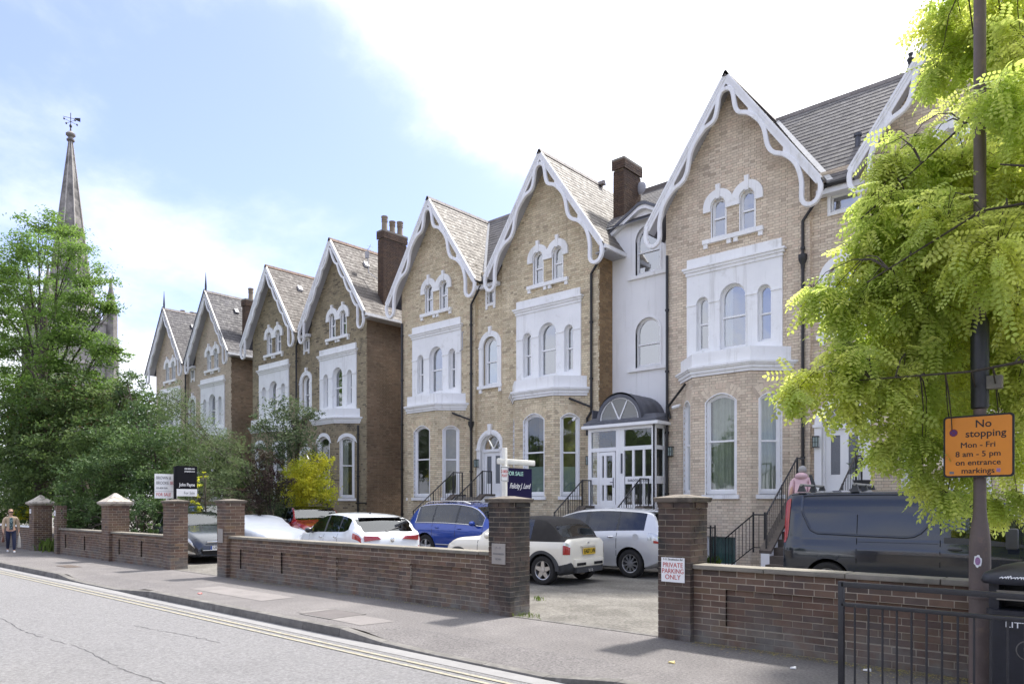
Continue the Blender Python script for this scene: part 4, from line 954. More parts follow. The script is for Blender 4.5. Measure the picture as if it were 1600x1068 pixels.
# ---------------------------------------------------------------- front steps
def front_steps(x0, x1, yl, ztop, label, run=.24, right_fade=False, rails=(True, True)):
    root = thing('front_steps', label, 'steps', ((x0 + x1) / 2, yl, 0), 'entrance steps')
    n = int(round(ztop / .175)); rise = ztop / n
    MB().box(x0 + .2, x1 - .2, yl, YF + .1, 0, ztop).build('landing', 'stone', root)
    for k in range(1, n):
        MB().box(x0 + .2, x1 - .2, yl - k * run, yl - (k - 1) * run, 0, ztop - k * rise).build('step', 'stone_d', root)
    y1 = yl - (n - 3) * run; sl_ = rise / run
    for s, x_ in ((0, x0), (1, x1 - .2)):
        w_ = MB(); zb = ztop - (n - 3) * rise + .02
        def prism(z_add, a, b_, x_a, x_b, base):
            P = [(yl + .5, 0 if base else ztop + a), (y1, 0 if base else zb + a), (y1, zb + b_), (yl, ztop + b_), (yl + .5, ztop + b_)]
            if not base: P = [(yl + .5, ztop + a), (yl, ztop + a), (y1, zb + a), (y1, zb + b_), (yl, ztop + b_), (yl + .5, ztop + b_)]
            m = len(P); return [(x_a, y, z) for y, z in P] + [(x_b, y, z) for y, z in P], [tuple(range(m)), tuple(range(2 * m - 1, m - 1, -1))] + [(i, m + i, m + (i + 1) % m, (i + 1) % m) for i in range(m)]
        w_.add(*prism(0, 0, .03, x_, x_ + .2, True)); w_.build('side_wall', 'stucco', root)
        c_ = MB(); c_.add(*prism(0, .032, .10, x_ - .04, x_ + .24, False)); c_.build('coping', 'stone_d', root)
        if rails[s]:
            xm_ = x_ + .1; hr = MB(); H = .88
            hr.tube([(xm_, yl + .45, ztop + H), (xm_, yl, ztop + H), (xm_, y1 + .05, zb + H + .02)], .02, 8); hr.build('handrail', 'blackrail', root, smooth=True)
            bl = MB(); yy = yl + .42
            while yy > y1 + .05:
                zz = ztop if yy > yl else zb + (ztop - zb) * (yy - y1) / (yl - y1)
                bl.tube([(xm_, yy, zz + .1), (xm_, yy, zz + H)], .008, 5); yy -= .115
            bl.build('baluster', 'black', root, stuff=True)
            for yy in (yl + .45, yl, (yl + y1) / 2, y1 + .06):
                zz = ztop if yy >= yl else zb + (ztop - zb) * (yy - y1) / (yl - y1)
                MB().tube([(xm_, yy, zz + .1), (xm_, yy, zz + H + .02)], .02, 6).build('newel', 'black', root)
    return root
M['stone_d'] = mat('dark worn step stone', (.095, .078, .065), .8, .25, 5, .4, 60)
front_steps(xm - .78, xm + .78, 18.0, 1.95, 'white sided steps behind the grey van, up to the double door')
front_steps(-13.35, -11.1, 18.05, 1.55, 'broad white sided steps up to the glazed porch')
front_steps(-19.0, -17.35, 18.0, 1.95, 'steps with black rails to the arched door beyond the blue car')

# ---------------------------------------------------------------- area railings
def railing(pts, label, z0=0., H=1.1, sp=.11, cat='railing', posts=1.6):
    root = thing('area_railing', label, cat, (pts[0][0], pts[0][1], 0), 'black area railings')
    for (xa, ya, za), (xb, yb, zb) in zip(pts, pts[1:]):
        MB().tube([(xa, ya, za + H), (xb, yb, zb + H)], .018, 6).build('top_rail', 'black', root); MB().tube([(xa, ya, za + .12), (xb, yb, zb + .12)], .014, 6).build('bottom_rail', 'black', root)
        ln = math.hypot(xb - xa, yb - ya); n = max(1, int(ln / sp))
        for k in range(n + 1):
            t = k / n; x_, y_, z_ = xa + (xb - xa) * t, ya + (yb - ya) * t, za + (zb - za) * t
            MB().tube([(x_, y_, z_ + .12), (x_, y_, z_ + H)], .008, 5).build('bar', 'black', root)
        MB().tube([(xb, yb, zb), (xb, yb, zb + H + .06)], .024, 6).build('post', 'black', root)
railing([(-10.3, 17.2, 0), (-8.6, 17.2, 0), (-8.6, 17.45, 0)], 'black railing before the basement window, left of the van')
railing([(-8.15, 17.1, -.05), (-7.3, 16.8, .55), (-7.0, 16.75, .55)], 'sloping black railing between the basement window and the steps behind the van', H=.9)
railing([(-24.9, 18.4, 0), (-22.2, 17.3, 0), (-19.5, 17.3, 0)], 'black railing between the white hatchback and the yellow brick bay')

# ---------------------------------------------------------------- boundary walls and gate pillars
GP = 'brown brick boundary walls'
def wall(xa, xb, label, m='brick_wall', singles=0, recess=(), top=.955, cop=True, capm='stone', y=YW):
    root = thing('boundary_wall', label, 'wall', ((xa + xb) / 2, y, 0), GP)
    nC = int((top - .055) / CO); zt = nC * CO
    pl = Pl(xa, y); L_ = xb - xa
    MB().box(xa, xb, y + .042, y + .21, -.05, zt).build('mortar_core', 'mortar_d', root)
    sh = MB(); holed(sh, pl, 0, L_, -.05, zt, [Op((a + b) / 2, (b - a) / 2, .226, .674, 0) for a, b in recess], -.003, .04); sh.build('mortar_joints', 'mortar_d', root)
    it = brick_rows(pl, 0, L_, 0, zt, [(a, b, .245, .70) for a, b in recess], header=False, depth=.10, z_off=0)
    for a, b in recess:
        it += [(t[0], t[1], t[2] , t[3], t[4], t[5], t[6]) for t in brick_rows(pl, a, b, .225, .70, header=False, depth=.10, out=-.035)]
    if recess:
        it = [t for t in it]
    lay(it, m, root, singles)
    if recess: pass
    q = Pl(xa, y + .22, 0); 
    MB().box(xa, xb, y + .215, y + .225, 0, zt).build('rear_face', 'mortar_dark', root)
    if cop:
        x = xa
        while x < xb - .05:
            e = min(x + .9, xb); j = random.uniform(-.004, .004)
            MB().box(x + .004, e - .004, y - .045 + j, y + .27 + j, zt, zt + .055 + j * .5).build('coping_stone', capm, root, bevel=.010); x = e
    return root
def pillar(x0, label, m='brick_wall', w_=.45, h=1.74, cap='flat', singles=True, y=YW - .09, capm='stone_brown', mort='mortar_d'):
    root = thing('gate_pillar', label, 'pillar', (x0 + w_ / 2, y + w_ / 2, 0), 'brick gate pillars')
    n = int(h / CO); zt = n * CO
    MB().box(x0 + .005, x0 + w_ - .005, y + .005, y + w_ - .005, -.05, zt).build('mortar_core', mort, root)
    it = []
    for r in range(n):
        z = r * CO + CO / 2; d_ = .1025; off = .018 if r == n - 1 else (.0)
        for f, (pl) in enumerate((Pl(x0, y), Pl(x0 + w_, y, PI / 2), Pl(x0 + w_, y + w_, PI), Pl(x0, y + w_, -PI / 2))):
            own = (r + f) % 2 == 0          # faces take turns to own the corner bricks
            if w_ > .5: segs = [(0, .215), (.225, w_ - .225), (w_ - .215, w_)] if own else [(.1125, w_ / 2 - .03), (w_ / 2 - .02, w_ - .1125)]
            elif w_ > .4: segs = [(0, w_ / 2 - .005), (w_ / 2 + .005, w_)] if own else [(.1125, w_ - .1125)]
            else: segs = [(0, w_ / 2 - .005), (w_ / 2 + .005, w_)] if own else [(.1125, w_ - .1125)]
            for a, b in segs:
                if b - a < .03: continue
                # interlocked corners: alternate courses own the corner
                cx, cy, _ = pl((a + b) / 2, 0, off - .05); it.append((cx, cy, z, pl.ang, b - a, .10, CO - .010))
    lay(it, m, root, 999 if singles else 0, jit=.003)
    xc, yc = x0 + w_ / 2, y + w_ / 2
    def sq(e, z): return [(x0 - e, y - e, z), (x0 + w_ + e, y - e, z), (x0 + w_ + e, y + w_ + e, z), (x0 - e, y + w_ + e, z)]
    if cap == 'flat':
        c = MB().hexa(sq(.035, zt) + sq(.05, zt + .055)); c.hexa(sq(.05, zt + .055) + [(xc - .06, yc - .06, zt + .098), (xc + .06, yc - .06, zt + .098), (xc + .06, yc + .06, zt + .098), (xc - .06, yc + .06, zt + .098)])
        c.build('cap_stone', capm, root)
    elif cap == 'pyramid':
        c = MB().hexa(sq(.02, zt) + sq(.10, zt + .06)).hexa(sq(.10, zt + .06) + sq(.10, zt + .12)).hexa(sq(.08, zt + .12) + sq(-.10, zt + .24)).hexa(sq(-.10, zt + .24) + [(xc - .03, yc - .03, zt + .38), (xc + .03, yc - .03, zt + .38), (xc + .03, yc + .03, zt + .38), (xc - .03, yc + .03, zt + .38)])
        c.build('cap_stone', 'stone_cap', root)
    return root
pillar(-4.80, 'sooty brick gate pillar bearing the private parking sign', 'brick_dark', mort='mortar_dark', capm='stone_brown')
pillar(-7.78, 'brick gate pillar with the grey stone plaque, in front of the purple sale board', 'brick_dark', mort='mortar_dark', capm='stone_brown')
pillar(-16.60, 'brick gate pillar with a small grey plaque, beside the covered car', 'brick_wall')
pillar(-19.58, 'brick gate pillar under the white and the black sale boards', 'brick_wall')
pillar(-23.95, 'brick pillar with a worn pale pyramid cap rising from the wall', 'brick_wall', .58, 1.68, 'pyramid', False)
pillar(-31.15, 'far brick pillar with pyramid cap and a small white number, nearest the walking person', 'brick_wall', .58, 1.68, 'pyramid', False)
pillar(-28.35, 'slim brick gatepost with a white number plate', 'brick_wall', .30, 1.66, None, False)
wall(-4.35, 1.6, 'brick boundary wall in front of the grey van', singles=300, recess=((.42, 3.0), (3.35, 5.2)))
wall(-16.15, -7.78, 'long brick boundary wall in front of the white hatchback, between two gate pillars', singles=300, recess=((.45, 1.9), (2.2, 3.9), (4.2, 6.1), (6.4, 7.9)))
wall(-23.37, -19.58, 'brick boundary wall between the pyramid capped pillar and the sale boards', recess=((.5, 1.9), (2.1, 3.4)), top=.91)
wall(-28.05, -23.95, 'shaded brick boundary wall under the dark shrubs, right of the slim gatepost', recess=((.5, 2.), (2.3, 3.6)), top=.91)
wall(-60, -31.15, 'far brick boundary wall with a white coping behind the walking person', top=.93, capm='white')
# ---------------------------------------------------------------- vehicles
def paint(name, col, rough=.28, metal=0., coat=.8): return mat(name, col, rough, .03, 2, metal=metal, coat=coat)
M['p_cream'] = paint('cream car paint', (.78, .74, .64)); M['p_silver'] = paint('silver car paint', (.66, .67, .69), .34, .35); M['p_white'] = paint('pearl white car paint', (.74, .77, .80))
M['p_blue'] = paint('blue car paint', (.018, .065, .36), .25, .25); M['p_red'] = paint('red car paint', (.30, .012, .022), .25, .15); M['p_grey'] = paint('dark blue grey car paint', (.028, .034, .048), .25, .3)
M['p_van'] = paint('dark slate blue van paint', (.020, .026, .038), .14, .2); M['p_black'] = paint('black car paint', (.012, .012, .014))
M['softtop'] = mat('black canvas hood', (.022, .020, .020), .9, .2, 8, .3, 200); M['plastic'] = mat('grey black plastic', (.045, .047, .052), .6, .1, 6)
M['tyre'] = mat('tyre rubber', (.022, .021, .021), .85, .2, 10, .2, 60); M['alloy'] = mat('alloy wheel', (.55, .55, .56), .3, .05, 4, metal=.8); M['chrome'] = mat('chrome trim', (.75, .75, .76), .15, .02, 3, metal=.9)
M['dark'] = mat('black inside', (.008, .008, .009), .9, .1); M['lamp_red'] = mat('red lamp lens', (.34, .010, .010), .15, .15, 20, coat=.8); M['lamp_clear'] = mat('clear lamp lens', (.6, .62, .64), .12, .25, 14, coat=.8, metal=.4)
M['plate_y'] = mat('yellow plate', (.72, .48, .03), .5, .02); M['plate_w'] = mat('white plate', (.75, .75, .73), .5, .02); M['ink'] = mat('black ink', (.01, .01, .012), .6, .02); M['eurob'] = mat('plate blue', (.02, .07, .32), .5, .02)
M['cloth_w'] = mat('white car cover cloth', (.74, .76, .78), .75, .04, 2, .25, 30)
def cr(keys, x):
    """monotone-ish cubic through keys [(x, v)...]"""
    k = np.array(keys, float); X, Y = k[:, 0], k[:, 1]
    d = np.diff(Y) / np.diff(X); m = np.zeros(len(X)); m[0], m[-1] = d[0], d[-1]
    for i in range(1, len(X) - 1): m[i] = 0 if d[i - 1] * d[i] <= 0 else 2 * d[i - 1] * d[i] / (d[i - 1] + d[i])
    x = np.clip(x, X[0], X[-1]); i = np.clip(np.searchsorted(X, x) - 1, 0, len(X) - 2); h = X[i + 1] - X[i]; t = (x - X[i]) / h
    return (2 * t ** 3 - 3 * t ** 2 + 1) * Y[i] + (t ** 3 - 2 * t ** 2 + t) * h * m[i] + (-2 * t ** 3 + 3 * t ** 2) * Y[i + 1] + (t ** 3 - t ** 2) * h * m[i + 1]
def vehicle(name, label, cat, loc, heading, S):
    """S: L length, top/belt/width/sill keys along x (rear = 0), wheels, glass spans, paint"""
    root = thing(name, label, cat, (loc[0], loc[1], 0), 'cars parked on the forecourt' if cat == 'car' else None, local=True, rotz=heading)
    Lc = S['L']; W = S['W'] / 2
    st = sorted(set([round(v, 4) for v in np.linspace(0, Lc, 64)] + [round(v, 4) for sp in S['side'] for v in sp] + list(S['wind']) + list(S['rear']) + [.015, .04, Lc - .015, Lc - .04]))
    k_t, k_b, k_s = S['top'], S['belt'], S['sill']
    kw = S.get('width', [(0, .80), (.06, .88), (.25, .96), (.7, 1), (Lc - 1.0, 1), (Lc - .4, .95), (Lc - .12, .85), (Lc, .74)])
    tumble = S.get('tumble', .30); kwaist = S.get('waist', 1.0)
    def sect(x):
        zt, zb, zs, w = cr(k_t, x), cr(k_b, x), cr(k_s, x), cr(kw, x) * W
        zt = max(zt, zb + .02); h = zt - zb; hh = zb - zs
        wr = w * .955 - tumble * h - .03 - (.06 if h < .15 else 0)
        g = min(1, h / .25)
        rows = [(0, zs), (w * .84, zs), (w * .95, zs + .05), (w * .985, zs + .30 * hh), (w * 1.0, zs + .55 * hh), (w * 1.0, zs + .74 * hh), (w * .992, zs + .88 * hh), (w * .955, zb),
                (w * .955 + (wr - w * .955) * .06, zb + h * .08 * g), (w * .955 + (wr - w * .955) * .52, zb + h * .52), (wr, zb + h * .90), (wr - .05, zb + h * .965), (wr * .62, zt), (0, zt + .012)]
        return rows
    nr = len(sect(1)); V = []; F = []; MI = []
    for x in st:
        rw = sect(x)
        for y, z in rw: V.append((x, -y, z))
        for y, z in rw[-2:0:-1]: V.append((x, y, z))
    k = 2 * nr - 2
    gi = {}
    for i in range(len(st) - 1):
        xm_ = (st[i] + st[i + 1]) / 2
        for j in range(k):
            jj = j if j < nr - 1 else k - 1 - j      # row index of the face on either side
            mi = 0
            if 8 <= jj <= 9:
                for q, (a, b) in enumerate(S['side']):
                    if a <= xm_ <= b: mi = 1
            if jj in (11, 12) and S['wind'][0] <= xm_ <= S['wind'][1]: mi = 2
            if S['rear'] and jj in (11, 12) and S['rear'][0] <= xm_ <= S['rear'][1]: mi = 3
            if mi == 0 and jj >= 7 and S.get('top_mat') and S['top_span'][0] <= xm_ <= S['top_span'][1]: mi = 4
            if mi == 0 and jj in (8, 9) and S['side'] and S['side'][0][0] < xm_ < S['side'][-1][1]: mi = 5
            if mi == 0 and jj <= 2 and S.get('skirt'): mi = 6
            F.append((i * k + j, i * k + (j + 1) % k, (i + 1) * k + (j + 1) % k, (i + 1) * k + j)); MI.append(mi)
    m0 = len(st) - 1
    F.append(tuple(range(k - 1, -1, -1))); MI.append(0); F.append(tuple(m0 * k + j for j in range(k))); MI.append(0)
    me = bpy.data.meshes.new('body_src'); me.from_pydata(V, [], F); 
    for _ in range(8): me.materials.append(M['dark'])
    me.polygons.foreach_set('material_index', MI); me.update()
    bm_ = bmesh.new(); bm_.from_mesh(me); bmesh.ops.recalc_face_normals(bm_, faces=bm_.faces); bm_.to_mesh(me); bm_.free()
    ob = bpy.data.objects.new('body_src', me); COL.objects.link(ob)
    cu = MB(); rw_ = S['R']
    for wx in S['wheels']:
        for s in (-1, 1): cu.lathe([(rw_ + .055, -.16), (rw_ + .055, .30)], (wx, s * (W - .10), rw_ + .01), 28, 'y')
    cme = bpy.data.meshes.new('cut'); cme.from_pydata(cu.v, [], cu.f)
    for _ in range(8): cme.materials.append(M['dark'])
    cme.polygons.foreach_set('material_index', [7] * len(cme.polygons))
    bm_ = bmesh.new(); bm_.from_mesh(cme); bmesh.ops.recalc_face_normals(bm_, faces=bm_.faces); bm_.to_mesh(cme); bm_.free()
    co = bpy.data.objects.new('cut', cme); COL.objects.link(co)
    md = ob.modifiers.new('b', 'BOOLEAN'); md.operation = 'DIFFERENCE'; md.object = co; md.solver = 'EXACT'
    dg = bpy.context.evaluated_depsgraph_get(); ev = bpy.data.meshes.new_from_object(ob.evaluated_get(dg))
    bpy.data.objects.remove(ob); bpy.data.objects.remove(co)
    vs = [tuple(v.co) for v in ev.vertices]; groups = {}
    for p in ev.polygons:
        key = p.material_index
        if key == 1:
            for q, (a, b) in enumerate(S['side']):
                if a <= p.center.x <= b: key = ('w', q, p.center.y > 0)
        if key == 5: key = ('p', sum(p.center.x > b for a, b in S['side']), p.center.y > 0)
        groups.setdefault(key, []).append(tuple(p.vertices))
    def sub(fs, nm, m, parent, push=0, **kk):
        ids = sorted({i for f in fs for i in f}); mp_ = {a: b for b, a in enumerate(ids)}
        b = MB(); b.v = [vs[i] for i in ids]; b.f = [tuple(mp_[i] for i in f) for f in fs]; return b.build(nm, m, parent, smooth=True, **kk)
    gl = S.get('glass', 'carglass')
    body = sub(groups.get(0, []), 'body', S['paint'], root, sharp=32)
    for key, fs in groups.items():
        if isinstance(key, tuple) and key[0] == 'p': sub(fs, 'window_pillar', S.get('pillar', 'plastic'), root)
        elif isinstance(key, tuple): sub(fs, 'window', S.get('side_glass', gl), root)
        elif key == 2: sub(fs, 'windscreen', gl, root)
        elif key == 3: sub(fs, 'rear_window', S.get('side_glass', gl), root)
        elif key == 4: sub(fs, S['top_name'], S['top_mat'], root)
        elif key == 6: sub(fs, 'lower_trim', S['skirt'], root)
        elif key == 7: sub(fs, 'wheel_arch', 'dark', root)
    # dark seats and floor seen through the glass
    zb_ = cr(k_b, Lc * .45)
    inn = MB(); c0, c1 = S['cabin']; inn.box(c0, c1, -W + .16, W - .16, .3, zb_ - .12)
    for f in (.30, .66):
        for s in (-1, 1): inn.box(c0 + (c1 - c0) * f, c0 + (c1 - c0) * f + .14, s * .38 - .23, s * .38 + .23, .5, zb_ + .12).box(c0 + (c1 - c0) * f, c0 + (c1 - c0) * f + .1, s * .38 - .11, s * .38 + .11, zb_ + .12, zb_ + .3)
    inn.build('seats', 'dark', root)
    # helper surface evaluator
    def surf(x, r, side, push=.004):
        a = sect(x); i = min(int(r), nr - 2); f = r - i
        y, z = a[i][0] + (a[i + 1][0] - a[i][0]) * f, a[i][1] + (a[i + 1][1] - a[i][1]) * f
        ty, tz = a[i + 1][0] - a[i][0], a[i + 1][1] - a[i][1]; q = math.hypot(ty, tz) or 1
        return (x, side * -(y + tz / q * push), z - ty / q * push) if side > 0 else (x, (y + tz / q * push), z - ty / q * push)
    # side=+1 -> right hand of the car (negative y); side=-1 -> left
    def patch(x0, x1, r0, r1, side, nm, m, push=.005, n=6, skew=0, parent=None):
        b = MB(); vv = []; q = 5
        for i in range(n + 1):
            for j in range(q + 1):
                rr_ = r0 + (r1 - r0) * j / q; xx = x0 + (x1 - x0) * i / n + skew * (j / q - .5)
                vv.append(surf(min(max(xx, 0), Lc), rr_, side, push))
        fs = [(i * (q + 1) + j, i * (q + 1) + j + 1, (i + 1) * (q + 1) + j + 1, (i + 1) * (q + 1) + j) for i in range(n) for j in range(q)]
        if side < 0: fs = [f[::-1] for f in fs]
        b.add(vv, fs); return b.build(nm, m, parent or root, smooth=True)
    for xx in S.get('seams', ()):
        for s in (-1, 1): patch(xx, xx + .014, 2.4, S.get('seam_top', 7.0), s, 'door_seam', 'dark', .0015, 1)
    for xx in S.get('handles', ()):
        for s in (-1, 1):
            p = surf(xx, 6.0, s, .02); MB().ball(p, .09, .02, .022, 10, 6).build('door_handle', S.get('handle_mat', S['paint']), root, smooth=True)
    if S.get('chrome'):
        for s in (-1, 1):
            a0, a1 = S['side'][0][0], S['side'][-1][1]
            n_ = 30; lo = [surf(a0 + (a1 - a0) * t / n_, 7.85, s, .006) for t in range(n_ + 1)]; MB().tube(lo, .012, 5).build('chrome_strip', 'chrome', root, smooth=True)
            hi = [surf(a0 + (a1 - a0) * t / n_, 10.15, s, .006) for t in range(n_ + 1)]; MB().tube([lo[0]] + hi + [lo[-1]], .011, 5).build('chrome_strip', 'chrome', root, smooth=True)
    # wheels
    for wx in S['wheels']:
        for s in (-1, 1):
            yo = s * (W - .015); b = MB(); t = rw_
            prof = [(t * .64, -.20), (t * .93, -.20), (t, -.17), (t, -.03), (t * .95, -.004), (t * .80, .004), (t * .66, -.012)]
            b.lathe([(r_, h * -s if s > 0 else h * 1 * -1 * -1) for r_, h in prof] if False else [(r_, h * s) for r_, h in prof], (wx, yo, t), 30, 'y', cap=False)
            tw = b.build('wheel', 'tyre', root, smooth=True)
            r_ = MB(); yr_ = yo - s * .03; ri = t * .655
            r_.lathe([(ri * .92, -s * .12), (ri, -s * .12), (ri, s * .016), (ri * .94, s * .010), (ri * .90, -s * .03), (ri * .9, -s * .12)], (wx, yr_, t), 30, 'y')
            ns = S.get('spokes', 5)
            for kk in range(ns):
                q = 2 * PI * kk / ns + .3; ca, sa = math.cos(q), math.sin(q); wd = S.get('spw', .045)
                def P(rr2, ww, o): return (wx + ca * rr2 - sa * ww, yr_ + s * o, t + sa * rr2 + ca * ww)
                r_.hexa([P(.03, -wd, -.02), P(.03, wd, -.02), P(ri * .95, wd * .75, -.03), P(ri * .95, -wd * .75, -.03), P(.03, -wd, .006), P(.03, wd, .006), P(ri * .95, wd * .6, .006), P(ri * .95, -wd * .6, .006)])
            r_.lathe([(.06, -s * .03), (.055, s * .014), (.02, s * .018)], (wx, yr_, t), 12, 'y'); r_.build('rim', 'alloy', tw, smooth=True, sharp=30)
            MB().lathe([(ri * .9, -s * .10), (ri * .9, -s * .09)], (wx, yr_, t), 20, 'y').build('brake_disc', 'dark', tw)
    # mirrors
    if S.get('mirror'):
        mx_, mz_ = S['mirror']
        for s in (-1, 1):
            p = surf(mx_, 7.2, s, .0); yy = p[1]; o_ = -1 if s > 0 else 1
            b = MB(); b.ball((mx_, yy + o_ * .13, mz_), .09, .11, .075, 12, 8); mo_ = b.build('mirror', S.get('mirror_mat', S['paint']), root, smooth=True)
            MB().tube([(mx_ + .02, yy - o_ * .01, mz_ - .06), (mx_ + .01, yy + o_ * .09, mz_ - .04)], .022, 6).build('mirror_arm', 'plastic', mo_)
    return root, surf, patch, sect
def rear_bits(root, S, plate, z, x=-.012, w=.52, h=.11, col='plate_y', txt_up=True, front=False, yoff=0):
    X = S['L'] + .012 if front else x
    sgn = 1 if front else -1
    xs = sorted((X, X + sgn * .014)); p = MB().box(xs[0], xs[1], yoff - w / 2, yoff + w / 2, z - h / 2, z + h / 2).build('number_plate', col, root)
    right = (0, 1, 0) if front else (0, -1, 0)
    text(plate, h * .98, ((X + sgn * .0165, yoff, z), right, (0, 0, 1)), 'ink', p, sx=.78, bold=.0022)
    return p
# ---- cream cabriolet, seen from behind
S = dict(L=3.63, W=1.69, paint='p_cream', R=.305, wheels=(.62, 3.02), top=[(0, .66), (.02, .93), (.10, .97), (.15, .97), (.42, 1.24), (.66, 1.38), (1.2, 1.43), (1.75, 1.40), (1.98, 1.34), (2.55, .98), (3.1, .93), (3.45, .82), (3.6, .66), (3.63, .55)],
         belt=[(0, .62), (.02, .85), (.12, .91), (1.5, .90), (2.5, .90), (3.0, .88), (3.45, .76), (3.63, .5)], sill=[(0, .36), (.08, .26), (.3, .2), (3.3, .18), (3.6, .26), (3.63, .34)],
         side=((.95, 1.35), (1.45, 2.1)), wind=(2.0, 2.5), rear=(.22, .44), cabin=(.7, 2.3), top_mat='softtop', top_span=(.13, 1.98), top_name='soft_top', skirt='plastic', pillar='softtop', seams=(1.42, 2.42), handles=(1.62,), handle_mat='chrome',
         mirror=(2.02, 1.0), spokes=5, spw=.055, width=[(0, .70), (.04, .82), (.18, .94), (.5, 1), (2.8, 1), (3.3, .93), (3.52, .82), (3.63, .66)])
r_, surf, patch, sect = vehicle('parked_car', 'cream convertible with black fabric roof and yellow rear number plate in the open gateway', 'car', (-9.19, 12.73), PI + R(3), S)
for s in (-1, 1):
    patch(.02, .125, 4.3, 6.1, s, 'tail_light', 'lamp_red', .010); patch(.03, .115, 6.1, 6.8, s, 'indicator_lens', 'lamp_clear', .012)
    for wx in S['wheels']:
        b = MB(); rr3 = S['R'] + .06; y_ = s * -(S['W'] / 2 + .004)
        A_ = [(wx + r5 * math.cos(PI * i / 20), y_, S['R'] + r5 * math.sin(PI * i / 20)) for r5 in (rr3 - .012, rr3 + .055) for i in range(21)]
        A2 = [(p[0], p[1] + s * .05, p[2]) for p in A_]
        b.add(A_ + A2, [(i, i + 1, 22 + i, 21 + i) for i in range(20)] + [(21 + i, 22 + i, 64 + i, 63 + i) for i in range(20)] + [(42 + i, 43 + i, 1 + i, i) for i in range(20)]); b.build('arch_trim', 'plastic', r_, smooth=True)
b = MB(); b.box(-.045, .02, -.56, .56, .38, .55); b.build('bumper', 'p_cream', r_, bevel=.03)
MB().box(-.052, -.04, -.50, -.16, .41, .47).box(-.052, -.04, .16, .50, .41, .47).build('bumper_grille', 'dark', r_)
b = MB()
for s in (-.05, .05): b.lathe([(.035, -.02), (.035, .1), (.028, .1)], (-.05, s, .30), 12, 'x')
b.build('exhaust', 'chrome', r_, smooth=True)
MB().box(-.045, .03, -.5, .5, .26, .37).build('rear_valance', 'plastic', r_)
MB().box(-.03, .0, -.30, .30, .80, .83).build('boot_trim', 'p_cream', r_)
rear_bits(r_, S, 'EA07 LVN', .70, x=-.022, w=.46, h=.13)
MB().ball((-.005, 0, .88), .012, .045, .02).build('badge', 'chrome', r_)
# ---- silver people carrier
S = dict(L=4.62, W=1.78, paint='p_silver', R=.325, wheels=(.78, 3.56), top=[(0, .60), (.03, 1.02), (.10, 1.15), (.22, 1.42), (.36, 1.52), (.9, 1.575), (1.6, 1.60), (2.3, 1.57), (2.8, 1.46), (3.75, 1.02), (4.2, .88), (4.5, .70), (4.62, .5)],
         belt=[(0, .56), (.03, .98), (.3, 1.06), (1.2, 1.03), (2.5, .96), (3.6, .90), (4.2, .78), (4.62, .42)], sill=[(0, .40), (.2, .28), (.5, .2), (4.2, .18), (4.62, .26)],
         side=((.42, 1.12), (1.18, 2.02), (2.14, 3.1)), wind=(2.75, 3.72), rear=(.07, .28), cabin=(.8, 3.1), seams=(1.14, 2.06, 3.1), handles=(1.3, 2.2), handle_mat='chrome', mirror=(2.98, 1.02), spokes=10, spw=.022, side_glass='carglass_d',
         width=[(0, .82), (.06, .90), (.3, .965), (.9, 1), (3.4, 1), (4.1, .93), (4.45, .78), (4.62, .58)])
r_, surf, patch, sect = vehicle('parked_car', 'silver people carrier with dark rear windows parked before the white porch steps', 'car', (-8.42, 15.24), PI - R(1), S)
for s in (-1, 1):
    patch(.02, .30, 5.2, 6.9, s, 'tail_light', 'lamp_clear', .008); patch(.02, .16, 4.8, 5.3, s, 'tail_light_base', 'lamp_red', .009)
b = MB(); p = surf(.62, 5.9, -1, .003); b.lathe([(.075, 0), (.078, .004)], (p[0], p[1], p[2]), 20, 'y'); b.build('fuel_flap', 'p_silver', r_, smooth=True)
MB().box(.12, .50, -.60, .60, 1.515, 1.545).build('roof_spoiler', 'p_silver', r_, bevel=.012); MB().box(-.03, .04, -.7, .7, .45, .62).build('bumper', 'p_silver', r_, bevel=.03)
rear_bits(r_, S, 'LJ64 OXB', .80)
# ---- blue suv, facing right
S = dict(L=5.0, W=1.96, paint='p_blue', R=.385, wheels=(1.02, 4.0), top=[(0, .72), (.03, 1.06), (.14, 1.20), (.45, 1.58), (.66, 1.69), (1.3, 1.74), (2.0, 1.745), (2.7, 1.68), (3.0, 1.60), (3.75, 1.15), (4.4, 1.06), (4.85, .92), (5.0, .6)],
         belt=[(0, .66), (.04, 1.02), (.3, 1.08), (1.5, 1.09), (3.3, 1.04), (4.3, .98), (4.85, .84), (5.0, .5)], sill=[(0, .45), (.2, .33), (.5, .27), (4.6, .26), (5.0, .36)],
         side=((.55, 1.28), (1.34, 2.28), (2.36, 3.42)), wind=(2.95, 3.72), rear=(.16, .48), cabin=(.8, 3.4), seams=(1.32, 2.32, 3.42), handles=(1.55, 2.5), mirror=(3.12, 1.14), spokes=5, spw=.05, chrome=True)
r_, surf, patch, sect = vehicle('parked_car', 'blue sport utility car with silver roof rails beside the brick pillar with the plaque', 'car', (-17.95, 15.85), R(1), S)
for s in (-1, 1):
    patch(.02, .22, 5.2, 6.6, s, 'tail_light', 'lamp_red', .008); patch(4.55, 4.9, 5.2, 6.5, s, 'headlight', 'lamp_clear', .008)
    MB().tube([(.72, s * .64, 1.71), (.9, s * .64, 1.775), (1.6, s * .65, 1.80), (2.4, s * .65, 1.775), (2.7, s * .66, 1.70)], .02, 6).build('roof_rail', 'chrome', r_, smooth=True)
    q = [surf(x_, 2.9, s, .012) for x_ in np.linspace(1.5, 3.5, 12)]; MB().tube(q, .018, 5).build('sill_strip', 'alloy', r_, smooth=True)
